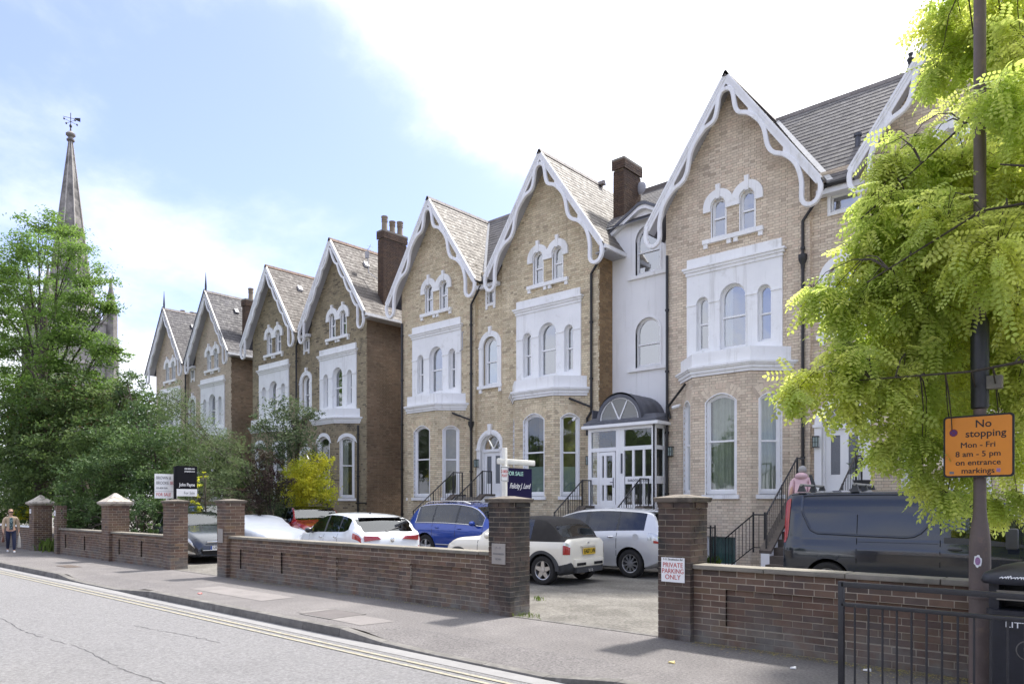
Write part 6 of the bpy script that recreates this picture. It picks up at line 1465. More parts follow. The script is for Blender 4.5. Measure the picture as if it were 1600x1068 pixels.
for k in range(15):       # scrawled tag in white paint on the lid
    x2, zz = xx + rs.uniform(.015, .03), 1.105 + rs.uniform(-.004, .02); b.tube([(xx, by - .338 + .0, 1.10 + rs.uniform(0, .01)), (x2, by - .331, zz)], .0035, 4); b.tube([(x2, by - .331, zz), (x2 + .004, by - .338, 1.10)], .0035, 4); xx = x2
b.build('scrawl', 'ink_w', r_)
# litter on the pavement
def litter(x, y, m, s, label):
    o = MB().hexa([(x - s, y - s * .6, .004), (x + s, y - s * .5, .004), (x + s * .8, y + s * .6, .004), (x - s * .9, y + s * .5, .004), (x - s * .9, y - s * .5, .02), (x + s * .8, y - s * .5, .014), (x + s * .7, y + s * .4, .03), (x - s * .7, y + s * .4, .012)]).build('litter', m); tag(o, label, 'litter')
M['paper_y'] = mat('crumpled yellow paper', (.62, .50, .22), .8, .1, 20); M['paper_w'] = mat('white paper', (.7, .7, .7), .8, .1, 20); M['paper_r'] = mat('red and white wrapper', (.6, .22, .2), .7, .3, 30)
litter(-3.92, 6.95, 'paper_y', .035, 'scrap of yellow paper on the pavement below the private parking pillar')
litter(-2.85, 7.55, 'paper_w', .03, 'white scrap of paper near the foot of the right-hand wall'); litter(-13.6, 6.35, 'paper_r', .05, 'red and white wrapper on the pavement before the long wall')
litter(-2.25, 7.95, 'paper_w', .04, 'crumpled white tissue at the wall foot behind the guard rail')
LOBES = {
 'frisia': [(-1.77, 9.15, 7.12, 0.35), (-1.28, 9.05, 6.88, 0.4), (-1.71, 9.47, 6.79, 0.32), (-1.87, 9.06, 6.46, 0.18), (-1.1, 7.74, 5.39, 0.29), (-1.05, 8.72, 6.3, 0.38), (-0.94, 8.01, 5.22, 0.35), (-2.03, 8.11, 5.16, 0.27), (-1.83, 8.56, 5.35, 0.3), (-1.58, 8.78, 5.22, 0.4), (-1.12, 8.65, 4.97, 0.44), (-2.05, 7.96, 4.69, 0.29), (-1.53, 7.89, 4.35, 0.42), (-1.1, 7.74, 3.97, 0.43), (-1.0, 8.5, 4.51, 0.37), (-1.93, 8.2, 4.21, 0.45), (-2.25, 8.05, 4.05, 0.3), (-2.57, 7.76, 3.84, 0.21), (-1.81, 8.18, 3.8, 0.51), (-1.38, 8.96, 3.82, 0.53), (-1.0, 8.5, 3.59, 0.43), (-2.35, 7.96, 3.66, 0.3), (-2.52, 7.54, 3.03, 0.27), (-2.68, 7.26, 2.86, 0.15), (-2.23, 7.66, 3.13, 0.38), (-1.95, 8.05, 2.96, 0.42), (-1.68, 8.69, 3.21, 0.4), (-1.25, 9.21, 3.17, 0.47), (-2.36, 7.68, 2.77, 0.17), (-2.03, 8.11, 2.49, 0.22), (-2.13, 8.02, 2.33, 0.12), (-1.81, 8.31, 2.33, 0.27), (-1.83, 8.29, 2.04, 0.12), (-1.59, 8.23, 1.81, 0.16), (-1.59, 8.5, 2.07, 0.19), (-1.27, 9.59, 2.38, 0.39), (-1.4, 9.48, 1.78, 0.15), (-1.17, 9.42, 1.82, 0.18), (-1.06, 8.98, 2.78, 0.32), (-1.83, 8.56, 2.68, 0.33), (-1.71, 9.47, 2.76, 0.36), (-2.18, 8.11, 5.27, 0.17), (-2.24, 8.06, 4.91, 0.17), (-2.25, 8.05, 4.58, 0.18), (-2.33, 8.11, 4.35, 0.2), (-2.13, 8.29, 4.35, 0.27), (-2.69, 7.65, 3.92, 0.13), (-1.96, 8.45, 5.52, 0.23), (-1.04, 8.86, 3.15, 0.32), (-1.1, 9.08, 3.98, 0.4), (-1.45, 9.03, 5.4, 0.41), (-1.46, 9.43, 6.81, 0.42), (-1.7, 9.75, 3.37, 0.52), (-2.08, 8.33, 3.48, 0.33), (-2.43, 8.02, 3.95, 0.24), (-1.93, 8.47, 4.75, 0.4), (-1.95, 10.06, 4.54, 0.85), (-1.52, 10.71, 5.55, 0.87), (-1.52, 10.71, 3.81, 0.87), (-1.29, 10.39, 6.51, 0.76), (-2.24, 9.53, 3.72, 0.6)],
 'robinia': [(-36.09, 10.65, 13.84, 0.84), (-36.83, 10.0, 13.98, 0.73), (-34.66, 10.59, 12.23, 1.25), (-38.41, 9.93, 12.91, 1.3), (-40.24, 9.63, 12.66, 1.19), (-34.94, 11.68, 11.45, 0.84), (-34.26, 10.96, 10.33, 1.14), (-34.57, 12.02, 10.27, 0.62), (-37.98, 10.31, 10.88, 1.59), (-40.24, 9.63, 10.57, 1.49), (-34.86, 10.41, 8.97, 1.5), (-33.65, 11.5, 8.42, 0.82), (-33.14, 11.95, 8.1, 0.38), (-38.41, 9.93, 8.57, 1.59), (-34.66, 10.59, 7.33, 1.63), (-33.65, 11.5, 6.52, 0.98), (-40.02, 9.83, 6.98, 1.79), (-36.62, 10.19, 5.83, 1.69), (-41.8, 8.24, 11.76, 2.39), (-41.8, 8.24, 7.88, 2.69), (-34.05, 11.14, 5.43, 1.09)],
 'darktree': [(-35.68, 9.69, 5.7, 1.36), (-33.54, 10.25, 6.1, 1.19), (-32.56, 11.13, 5.57, 1.19), (-30.91, 11.27, 5.95, 0.76), (-32.24, 10.08, 4.17, 1.53), (-35.68, 9.69, 4.07, 1.63), (-37.87, 9.06, 4.43, 1.69), (-34.53, 9.37, 2.41, 1.32), (-37.87, 9.06, 2.46, 1.4), (-30.21, 10.55, 4.08, 1.35), (-38.95, 9.44, 1.32, 0.87), (-37.04, 9.81, 1.19, 0.67), (-39.71, 8.77, 1.61, 1.16)],
 'evergreen': [(-28.6, 10.65, 4.0, 1.19), (-27.71, 10.1, 2.77, 1.37), (-26.86, 10.86, 3.69, 1.03), (-29.11, 11.53, 5.31, 0.88), (-28.39, 9.49, 2.32, 1.26), (-26.18, 10.8, 2.3, 1.01), (-28.9, 9.04, 1.4, 0.68), (-26.23, 10.08, 1.41, 0.88), (-27.84, 9.31, 1.3, 0.9), (-30.19, 11.24, 6.38, 0.6)],
 'willow': [(-27.19, 11.91, 4.95, 0.85), (-27.87, 11.97, 5.73, 0.58), (-25.58, 12.0, 4.14, 0.82), (-24.11, 11.98, 3.39, 0.88), (-24.68, 11.47, 2.73, 0.88), (-23.22, 12.1, 2.71, 0.6), (-23.22, 11.43, 2.06, 0.72), (-23.85, 10.87, 1.85, 0.59), (-24.26, 12.52, 3.87, 0.49)],
 'purple': [(-22.96, 13.01, 3.06, 0.57), (-22.66, 12.6, 2.17, 0.65), (-22.64, 13.3, 2.29, 0.53), (-22.41, 12.16, 1.64, 0.42)],
 'holly': [(-24.36, 14.44, 4.71, 0.9), (-23.83, 14.91, 4.0, 0.81), (-24.25, 13.86, 3.72, 0.7), (-24.09, 15.35, 5.01, 0.48), (-25.06, 13.81, 4.71, 0.38), (-24.18, 14.6, 5.18, 0.52), (-23.51, 13.19, 1.63, 0.67), (-23.46, 13.91, 1.4, 0.59)],
 'golden': [(-23.39, 15.04, 2.81, 0.8), (-23.47, 14.56, 2.56, 0.65), (-22.95, 15.16, 2.21, 0.65), (-23.56, 14.35, 1.98, 0.46), (-23.21, 15.47, 3.17, 0.43), (-23.21, 14.79, 1.98, 0.6)],
 'backtree': [(-46.82, 11.8, 4.05, 2.46), (-45.25, 13.2, 3.35, 2.46), (-45.59, 15.58, 3.8, 2.21), (-41.85, 16.24, 6.51, 1.4), (-42.37, 15.78, 4.05, 2.11), (-35.07, 16.94, 3.5, 1.26), (-36.48, 15.67, 4.45, 1.26), (-32.01, 16.99, 2.51, 0.9)],
 'yellowlow': [(-35.52, 9.02, 1.35, 0.35), (-35.34, 9.18, 1.57, 0.27), (-35.51, 8.9, 1.19, 0.24), (-34.72, 9.2, 1.36, 0.21)],
 'yellowflower': [(-23.35, 10.64, 2.26, 0.29), (-22.98, 10.58, 1.74, 0.24), (-23.57, 11.12, 2.65, 0.17)],
 'hedgelow': [(-28.51, 8.71, 1.07, 0.49), (-27.46, 8.98, 0.93, 0.4), (-24.97, 9.2, 0.98, 0.29), (-24.14, 9.27, 0.93, 0.24), (-22.73, 9.19, 0.97, 0.23), (-26.97, 9.42, 1.41, 0.66), (-25.03, 9.82, 1.53, 0.55), (-24.05, 10.02, 1.43, 0.45), (-27.79, 8.69, 0.65, 0.35)],
}
# ---------------------------------------------------------------- plants
def blob(lobes, per, spread=.22, shell=.62, clump=26, flat=.6):
    """leaf positions in clumps through the volume of ellipsoidal lobes"""
    out = []
    for (x, y, z, r) in lobes:
        n = int(per * r * r); nc = max(5, int(n / clump))
        d = RNG.normal(size=(nc, 3)); d /= np.linalg.norm(d, axis=1)[:, None]
        rad = r * (shell + (1.08 - shell) * RNG.random(nc)) * np.where(RNG.random(nc) < .3, RNG.random(nc) ** .5, 1)
        c = np.array((x, y, z)) + d * rad[:, None] * np.array((1, 1, .9))
        k = RNG.integers(0, nc, n)
        p = c[k] + RNG.normal(size=(n, 3)) * spread * min(1, r) * np.array((1, 1, flat))
        out.append((p, d[k]))
    return np.concatenate([a for a, _ in out]), np.concatenate([b for _, b in out])
def leaf_mesh(name, P, Dn, size, asp, m, parent, up=.6, droop=.0):
    n = len(P); nn = Dn * .5 + RNG.normal(size=(n, 3)) * .75 + np.array((0, 0, up)); nn /= np.linalg.norm(nn, axis=1)[:, None]
    t = RNG.normal(size=(n, 3)); t[:, 2] -= droop; t -= nn * np.sum(t * nn, 1)[:, None]; t /= np.linalg.norm(t, axis=1)[:, None]; b = np.cross(nn, t)
    s = size * RNG.uniform(.65, 1.3, n)[:, None]
    q = np.stack([P - t * s, P + b * s * asp + nn * s * .12, P + t * s, P - b * s * asp + nn * s * .12], 1).reshape(-1, 3)
    F = np.arange(4 * n).reshape(-1, 4)
    o3 = np.array(WO.get(parent.name, (0, 0, 0)))
    o = fast_mesh(name, q - o3, F, m, parent); o['kind'] = 'stuff'; return o
def limbs(root, base, lobes, r0, name='trunk', m='bark', rise=.35, thin=.05):
    lo = [Vector(l[:3]) for l in lobes]; b = Vector(base); cz = sum((l for l in lo), Vector()) / len(lo)
    top = Vector((b.x + (cz.x - b.x) * .5, b.y + (cz.y - b.y) * .5, b.z + (cz.z - b.z) * (1 + rise) * .75))
    t = MB(); t.tube([b, b.lerp(top, .35) + Vector((.05, .02, 0)), b.lerp(top, .7) + Vector((-.06, .04, 0)), top], [r0, r0 * .82, r0 * .62, r0 * .35], 10); t.build(name, m, root, smooth=True)
    br = MB(); rd = random.Random(len(lobes))
    for l in lo:
        f = rd.uniform(.25, .9); s = b.lerp(top, f); mid = s.lerp(l, .5) + Vector((rd.uniform(-.2, .2), rd.uniform(-.2, .2), rd.uniform(.1, .5)))
        br.tube([s, s.lerp(mid, .5), mid, l], [r0 * .38 * (1.1 - f), r0 * .3 * (1.1 - f), r0 * .2 * (1.1 - f) + thin * .3, thin * .3], 6)
        for k in range(7):
            e = l + Vector((rd.gauss(0, 1), rd.gauss(0, 1), rd.gauss(0, .7))).normalized() * rd.uniform(.5, 1.) * lobes[lo.index(l)][3]
            br.tube([mid.lerp(l, rd.random()), mid.lerp(e, .6) + Vector((0, 0, rd.uniform(0, .15))), e], [thin * .3, thin * .22, .004], 4, cap=False)
    br.build('branch', 'twig' if m == 'bark' else m, root, smooth=True)
M['lf_rob'] = leaf_mat('robinia leaf', (.16, .25, .05), (.10, .18, .035), .5)
M['lf_dark'] = leaf_mat('dark green leaf', (.07, .12, .035), (.11, .16, .045), .45)
M['lf_ever'] = leaf_mat('evergreen leaf', (.06, .11, .042), (.10, .16, .045), .38)
M['lf_willow'] = leaf_mat('grey green leaf', (.095, .14, .06), (.13, .17, .07), .45)
M['lf_purple'] = leaf_mat('purple leaf', (.045, .022, .024), (.05, .05, .022), .3)
M['lf_holly'] = leaf_mat('olive green leaf', (.07, .10, .05), (.10, .14, .06), .35)
M['lf_gold'] = leaf_mat('golden leaf', (.66, .62, .07), (.46, .50, .05), .5)
M['lf_red'] = leaf_mat('reddish young leaf', (.10, .055, .022), (.06, .07, .02), .35)
M['lf_frisia'] = leaf_mat('yellow green robinia leaf', (.60, .63, .17), (.45, .54, .13), .56, thr=(.42, .58), s2=1.6, rnd=.28)
M['lf_grass'] = leaf_mat('weed leaf', (.09, .16, .03), (.14, .18, .04), .4)
def bush(name, label, cat, key, per, size, asp, m, base, r0=.08, spread=.22, group=None, up=.6, droop=0, extra=None, shell=.62, clump=26, flat=.6):
    lobes = LOBES[key]; root = thing(name, label, cat, base, group)
    limbs(root, base, lobes, r0)
    P, Dn = blob(lobes, per, spread, shell, clump, flat)
    keep = P[:, 2] > .05; P, Dn = P[keep], Dn[keep]
    leaf_mesh('foliage', P, Dn, size, asp, m, root, up, droop)
    if extra:
        k = RNG.random(len(P)) < extra[1]; k &= P[:, 2] > np.quantile(P[:, 2], .6); leaf_mesh('young_foliage', P[k] + .04, Dn[k], size, asp, extra[0], root, up)
    return root
PG = 'trees and shrubs on the left'
bush('robinia_tree', 'tall airy light green tree before the church spire', 'tree', 'robinia', 1500, .080, .38, 'lf_rob', (-36.4, 9.9, 0), .30, .30, PG, shell=.35, clump=110, flat=.30, up=1.0)
bush('dark_tree', 'dark green tree with reddish tips under the airy tree, at the left edge', 'tree', 'darktree', 1500, .075, .5, 'lf_dark', (-33.0, 11.3, 0), .18, .24, PG, clump=60, flat=.45, extra=('lf_red', .10))
bush('evergreen_shrub', 'large dense dark evergreen shrub behind the pyramid capped pillar', 'shrub', 'evergreen', 2300, .058, .45, 'lf_ever', (-26.2, 11.2, 0), .12, .17, PG, clump=50)
bush('willowy_shrub', 'feathery grey green shrub right of the sale boards, before the far grey house', 'shrub', 'willow', 2300, .055, .22, 'lf_willow', (-24.1, 14.0, 0), .10, .2, PG, droop=.6)
bush('purple_shrub', 'small purple leaved shrub left of the golden one', 'shrub', 'purple', 3000, .045, .5, 'lf_purple', (-22.8, 13.2, 0), .05, .15, PG)
bush('olive_shrub', 'loose grey green small tree in front of the dark brick bay', 'tree', 'holly', 1700, .06, .4, 'lf_holly', (-24.3, 15.5, 0), .09, .24, PG)
bush('golden_shrub', 'bright golden yellow shrub behind the red car', 'shrub', 'golden', 5200, .045, .5, 'lf_gold', (-23.7, 16.5, 0), .06, .16, PG)
bush('background_tree', 'dim mass of trees far back at the left edge of the row', 'tree', 'backtree', 750, .12, .5, 'lf_dark', (-46, 14, 0), .3, .4, PG)
bush('yellow_shrub', 'small yellow shrub over the far wall beside the walking person', 'shrub', 'yellowlow', 4200, .05, .6, 'lf_gold', (-38, 10.5, 0), .03, .1)
bush('forsythia', 'thin yellow flowered sprays behind the black sale board', 'shrub', 'yellowflower', 2600, .04, .6, 'lf_gold', (-22.7, 10.9, 0), .03, .14)
bush('low_hedge', 'low dark shrubs showing just above the shaded wall', 'shrub', 'hedgelow', 3600, .045, .5, 'lf_ever', (-24.5, 9.6, 0), .04, .14)
def tuft(x, y, n, h, label, m='lf_grass', s=.2):
    root = thing('weed_clump', label, 'weeds', (x, y, 0)); mb = MB(); rd = random.Random(int(x * 100))
    for k in range(n):
        a, b = x + rd.gauss(0, s), y + rd.gauss(0, s * .6); q = rd.uniform(0, 6.28); hh = h * rd.uniform(.4, 1.1); dx_, dy_ = math.cos(q) * .05 * hh / .3, math.sin(q) * .05 * hh / .3; w_ = .018 * (h / .4)
        mb.add([(a - w_ * math.sin(q), b + w_ * math.cos(q), 0), (a + w_ * math.sin(q), b - w_ * math.cos(q), 0), (a + dx_ + w_ * 1.6 * math.sin(q), b + dy_ - w_ * 1.6 * math.cos(q), hh * .6), (a + dx_ * 3, b + dy_ * 3, hh), (a + dx_ - w_ * 1.6 * math.sin(q), b + dy_ + w_ * 1.6 * math.cos(q), hh * .6)], [(0, 1, 2, 3, 4)])
    mb.build('blade', m, root, stuff=True)
tuft(-30.1, 8.7, 130, .50, 'green weeds in the gap beside the far pyramid capped pillar', s=.42)
tuft(-7.15, 8.35, 60, .07, 'tiny weeds at the foot of the pillar with the stone plaque', s=.16); tuft(-8.2, 9.9, 22, .10, 'small green weed in the forecourt gravel', s=.05)
tuft(-9.0, 18.0, 60, .35, 'green weeds growing by the house wall over the black hood', s=.1)
# fallen leaf and grit litter along the foot of the walls: uncountable
n = 4600; xs = np.concatenate([RNG.uniform(-4.3, 0, 2200), RNG.uniform(-16, -7.8, 1500), RNG.uniform(-2.3, -.6, 900)]); ys = YW - .02 - np.abs(RNG.normal(0, .11, n)); ys[-900:] = YW - .05 - np.abs(RNG.normal(0, .28, 900))
P = np.stack([xs, ys, np.full(n, .006)], 1)
M['debris'] = mat('dry leaf litter', (.26, .20, .11), .9, .2, 20, rnd=.6, col2=(.40, .36, .10), thr=(.5, .55), s2=30)
t = RNG.uniform(0, 6.28, n); s_ = RNG.uniform(.005, .017, n)[:, None]; a = np.stack([np.cos(t), np.sin(t), np.zeros(n)], 1); b = np.stack([-np.sin(t), np.cos(t), RNG.uniform(0, .5, n)], 1)
q = np.stack([P - a * s_, P + b * s_ * .5, P + a * s_, P - b * s_ * .5 + np.array((0, 0, .002))], 1).reshape(-1, 3); q[:, 2] = np.maximum(q[:, 2], .004)
o = fast_mesh('leaf_litter', q, np.arange(4 * n).reshape(-1, 4), 'debris'); o['kind'] = 'stuff'
# ---- the yellow-green tree at the right: pinnate leaves on drooping sprays
def pinnate(L_=.26, pairs=7, lw=.030, ll=.050):
    vs, fs = [], []
    def leaflet(c, d, up=.0):
        d = np.array(d) / np.linalg.norm(d); s = np.array((-d[1], d[0], 0)); b = len(vs)
        for u, w_ in ((0, 0), (.3, .8), (.65, 1), (1, .25), (1, -.25), (.65, -1), (.3, -.8)):
            p = np.array(c) + d * ll * u + s * lw * .5 * w_; p[2] += .25 * abs(w_) * lw - .006 * u; vs.append(p)
        fs.append(tuple(range(b, b + 7)))
    for k in range(pairs):
        t = (k + .6) / pairs; x = L_ * t; z = -.05 * t * t
        for s in (-1, 1): leaflet((x, s * .003, z), (.35, s * 1, -.1))
    leaflet((L_, 0, -.05), (1, 0, -.3))
    return np.array(vs), np.array(fs)
LV, LF = pinnate()
lobes = LOBES['frisia']; base = (1.35, 7.9, 0)
root = thing('golden_robinia_tree', 'yellow green robinia tree hanging over the lamp column from the right', 'tree', base)
tr = MB(); tr.tube([base, (1.3, 7.9, 1.5), (1.15, 7.95, 3.0), (.9, 8.1, 5.0), (.5, 8.3, 7.5)], [.22, .17, .15, .11, .05], 12); tr.build('trunk', 'bark', root, smooth=True)
br = MB(); rd = random.Random(11); LP, LD = [], []
# main limbs leave the trunk upwards and arch over; side shoots hang from the nearest limb
limbs_ = [[(1.2, 7.95, 2.4), (.6, 7.9, 3.6), (-.3, 7.8, 4.3), (-1.2, 7.6, 4.3), (-2.1, 7.4, 3.8)], [(1.15, 7.95, 3.0), (.5, 8.0, 4.6), (-.4, 8.0, 5.4), (-1.4, 8.0, 5.3), (-2.3, 7.9, 4.6)],
          [(1.2, 7.95, 2.0), (.4, 7.9, 2.7), (-.5, 7.8, 3.0), (-1.3, 7.7, 2.9), (-2.3, 7.5, 2.9)], [(1.0, 8.0, 4.5), (.3, 8.0, 6.0), (-.6, 8.0, 6.8), (-1.6, 8.1, 6.6)], [(1.2, 7.95, 2.8), (.5, 7.2, 3.6), (-.2, 6.6, 4.0), (-.9, 6.4, 4.2)],
          [(1.2, 8.0, 2.6), (.3, 8.8, 3.8), (-.8, 9.2, 4.4), (-1.9, 9.1, 4.2)]]
LP0 = []
for L0 in limbs_:
    br.tube(L0, [.04, .028, .018, .011, .005][:len(L0) - 1] + [.006], 7)
    for a, b_ in zip(L0, L0[1:]):
        for t in np.linspace(0, 1, 6)[:-1]: LP0.append(Vector(a).lerp(Vector(b_), t))
rd2 = random.Random(21); lobes = list(lobes)      # the rest of the crown, beyond the picture's right edge
for k in range(34): lobes.append((rd2.uniform(-.4, 3.2), rd2.uniform(6.6, 10.2), rd2.uniform(2.6, 7.6), rd2.uniform(.32, .5)))
lobes = [l for l in lobes if not (l[0] < .35 and l[1] < 8.2 and l[2] < 3.6 and l[3] > .319 and l in lobes[-34:])]
limbs_ += [[(1.2, 8, 3.0), (2.0, 8.1, 4.4), (2.9, 8.2, 5.0)], [(1.1, 8, 4.0), (1.6, 8.6, 5.6), (1.9, 9.2, 6.6)]]
for (x, y, z, r) in lobes:
    l = Vector((x, y, z)); s0_ = min(LP0, key=lambda p: (p - l).length + max(0, l.z - p.z) * .8 + max(0, l.x - p.x) * .5)
    mid = s0_.lerp(l, .5) + Vector((rd.uniform(-.06, .06), rd.uniform(-.06, .06), .12 + rd.uniform(0, .12)))
    br.tube([s0_, s0_.lerp(mid, .5) + Vector((0, 0, .05)), mid, mid.lerp(l, .6) + Vector((rd.uniform(-.04, .04), 0, .05)), l], [.008, .007, .005, .004, .003], 5)
    n_t = max(8, int(195 * r * r))
    for k in range(n_t):
        d = Vector((rd.gauss(0, 1), rd.gauss(0, 1), rd.gauss(0, .8))).normalized(); rr_ = r * rd.uniform(.45, 1.12); e = l + d * rr_ - Vector((0, 0, .10 * rd.random()))
        s0 = l + d * r * rd.uniform(0, .25); br.tube([s0, s0.lerp(e, .5) + Vector((0, 0, .03)), e], [.004, .003, .0015], 3, cap=False)
        ax_ = (e - s0).normalized()
        for j in range(7):
            t = .15 + .95 * j / 6; p = s0.lerp(e, t); dd = (ax_ * .55 + Vector((rd.gauss(0, .55), rd.gauss(0, .55), rd.uniform(-1.0, -.05)))).normalized()
            LP.append(p); LD.append(dd)
br.build('branch', 'twig', root, smooth=True)
print('frisia leaves', len(LP))
n = len(LP); LPn = np.array([tuple(p) for p in LP]); X_ = np.array([tuple(p) for p in LD])
up = np.array((0, 0, 1.)) + RNG.normal(size=(n, 3)) * .45; Y_ = np.cross(up, X_); Y_ /= np.linalg.norm(Y_, axis=1)[:, None]; Z_ = np.cross(X_, Y_)
sc_l = RNG.uniform(.7, 1.15, n)
order = np.argsort(np.sum((LPn - CAMV) ** 2, 1))
lme = bpy.data.meshes.new('leaf'); lme.from_pydata(LV.tolist(), [], LF.tolist()); lme.materials.append(M['lf_frisia'])
LV7, LF7 = LV, LF
for i in order[:300]:
    o = bpy.data.objects.new('leaf', lme); COL.objects.link(o); o.parent = root
    mt = Matrix([[*(v)] for v in np.stack([X_[i], Y_[i], Z_[i]], 1)]).to_4x4(); mt = Matrix.Translation(Vector(LPn[i]) - Vector(base)) @ mt @ Matrix.Scale(float(sc_l[i]), 4); o.matrix_local = mt
def pin6():
    vs, fs = [], []; L_, pairs, lw, ll = .26, 6, .031, .052
    def lf(c, d):
        d = np.array(d) / np.linalg.norm(d); s = np.array((-d[1], d[0], 0)); b = len(vs)
        for u, w_ in ((0, .1), (.35, 1), (.85, .75), (1, 0), (.7, -1), (.3, -.85)): p = np.array(c) + d * ll * u + s * lw * .5 * w_; p[2] += .25 * abs(w_) * lw - .006 * u; vs.append(p)
        fs.append(tuple(range(b, b + 6)))
    for k in range(pairs):
        t = (k + .6) / pairs
        for s in (-1, 1): lf((L_ * t, s * .003, -.05 * t * t), (.35, s, -.1))
    lf((L_, 0, -.05), (1, 0, -.3)); return np.array(vs), np.array(fs)
LV, LF = pin6()
rest = order[300:]; m_ = len(rest)
Vv = (LV[None, :, 0:1] * X_[rest][:, None] + LV[None, :, 1:2] * Y_[rest][:, None] + LV[None, :, 2:3] * Z_[rest][:, None]) * sc_l[rest][:, None, None] + LPn[rest][:, None]
Vv = Vv.reshape(-1, 3) - np.array(base); FF = (LF[None] + (np.arange(m_) * len(LV))[:, None, None]).reshape(-1, 6)
o = fast_mesh('foliage', Vv, FF, 'lf_frisia', root); o['kind'] = 'stuff'
# potted olive on the landing behind the van
root = thing('potted_olive', 'small olive shrub in a dark pot beside the double door above the grey van', 'potted plant', (-5.35, 18.45, 1.95))
MB().lathe([(.14, 0), (.19, .30), (.20, .32), (.17, .32), (.16, .28)], (-5.35, 18.45, 1.95), 16).build('pot', 'plastic', root, smooth=True)
MB().tube([(-5.35, 18.45, 2.2), (-5.36, 18.43, 2.6), (-5.33, 18.45, 2.9)], .018, 6).build('trunk', 'bark', root)
P, Dn = blob([(-5.35, 18.45, 2.85, .30), (-5.5, 18.35, 2.65, .2), (-5.15, 18.4, 2.75, .2), (-5.3, 18.4, 3.1, .2)], 3200, .12); leaf_mesh('foliage', P, Dn, .028, .3, 'lf_holly', root)
# trees and a block of flats across the road behind the viewer: seen only in window and paint reflections
def far_tree(x, y, h, k):
    root = thing('roadside_tree', ['broad', 'tall', 'round', 'slim', 'low', 'farthest'][k] + ' tree across the road behind the viewer', 'tree', (x, y, 0), 'trees across the road')
    MB().tube([(x, y, 0), (x, y, h * .45)], [.3, .2], 8).build('trunk', 'bark', root)
    P, Dn = blob([(x, y, h * .62, h * .30), (x - h * .2, y, h * .5, h * .24), (x + h * .2, y + 1, h * .52, h * .24), (x, y, h * .85, h * .17)], 230, .55); leaf_mesh('foliage', P, Dn, .26, .6, 'lf_dark', root)
for k, (x, y, h) in enumerate(((-38, -24, 9), (-27, -26, 10), (-16, -24, 8), (4, -25, 9), (16, -24, 8), (-52, -25, 9))): far_tree(x, y, h, k)
M['flatsb'] = mat('tan brick flats', (.24, .16, .10), .9, .15)
root = thing('block_of_flats', 'brick block of flats with white bands across the road', 'building', (-5, -38, 0))
MB().box(-12, 3, -46, -38, 0, 11).build('wall', 'flatsb', root)
b = MB(); g = MB()
for k in range(4):
    b.box(-12.1, 3.1, -38.1, -37.9, 1.0 + k * 2.7, 1.7 + k * 2.7)
    for j in range(5): g.box(-11.5 + j * 3., -9.8 + j * 3., -38.0, -37.92, 1.75 + k * 2.7, 3.2 + k * 2.7)
b.build('balcony_band', 'white', root); g.build('window', 'dglass', root)
# ---------------------------------------------------------------- church
cx, cy = -111.8, 34.2
r_ = thing('church', 'grey stone church tower with a tall spire and weathervane beyond the trees', 'church', (cx, cy, 0))
b = MB(); a = 4.1; b.box(cx - a, cx + a, cy - a, cy + a, 0, 26.5); b.build('tower', 'churchpale', r_)
b = MB()
for z in (14, 20.5, 26.2): b.box(cx - a - .2, cx + a + .2, cy - a - .2, cy + a + .2, z, z + .45)
for k in range(10):
    t = -a + .3 + k * (2 * a - .6) / 9
    for s in (-1, 1): b.box(cx + t - .25, cx + t + .25, cy + s * a - .15, cy + s * a + .15, 26.6, 27.7); b.box(cx + s * a - .15, cx + s * a + .15, cy + t - .25, cy + t + .25, 26.6, 27.7)
b.build('parapet', 'churchpale', r_)
b = MB()
for sx in (-1, 1):
    for sy in (-1, 1):
        px, py = cx + sx * (a - .3), cy + sy * (a - .3); b.lathe([(1.0, 0), (1.0, 24), (.85, 24.5), (.85, 28), (1.05, 28.1), (1.05, 28.5), (.75, 28.6), (.12, 32.2), (.28, 32.4), (.10, 32.8)], (px, py, 0), 8)
b.build('pinnacle', 'churchstone', r_)
# spire in courses: an octagon whose faces step slightly, with ribs on the arrises
b = MB(); prof = []; z = 26.8
while z < 51.6:
    r0 = (53.4 - z) * .116; prof += [(r0, z), (r0 - .05, z + .75)]; z += .78
b.lathe(prof, (cx, cy, 0), 8); b.build('spire', 'churchstone', r_)
b = MB()
for k in range(8): q = 2 * PI * k / 8; b.tube([(cx + math.cos(q) * 3.12, cy + math.sin(q) * 3.12, 26.8), (cx + math.cos(q) * .22, cy + math.sin(q) * .22, 51.6)], [.14, .07], 5)
b.build('spire_rib', 'churchpale', r_)
b = MB()
for k in range(4):
    q = PI / 2 * k + PI / 8 * 0; 
    b.box(cx + math.cos(q) * 2.5 - .4, cx + math.cos(q) * 2.5 + .4, cy + math.sin(q) * 2.5 - .4, cy + math.sin(q) * 2.5 + .4, 28, 31.2)
b.build('lucarne', 'churchpale', r_)
b = MB(); b.lathe([(.25, 51.3), (.50, 51.45), (.52, 51.65), (.32, 51.75), (.32, 51.95), (.60, 52.2), (.62, 52.4), (.3, 52.7), (.12, 52.8), (.08, 53.3)], (cx, cy, 0), 12); b.build('spire_finial', 'churchstone', r_, smooth=True)
b = MB(); b.tube([(cx, cy, 53.2), (cx, cy, 55.3)], .05, 6).ball((cx, cy, 53.5), .18, .18, .26)
for k in range(4):
    q = PI / 2 * k + .3; b.tube([(cx, cy, 54.1), (cx + math.cos(q) * .9, cy + math.sin(q) * .9, 54.1)], .03, 4); b.ball((cx + math.cos(q) * .92, cy + math.sin(q) * .92, 54.1), .13, .13, .15, 6, 4)
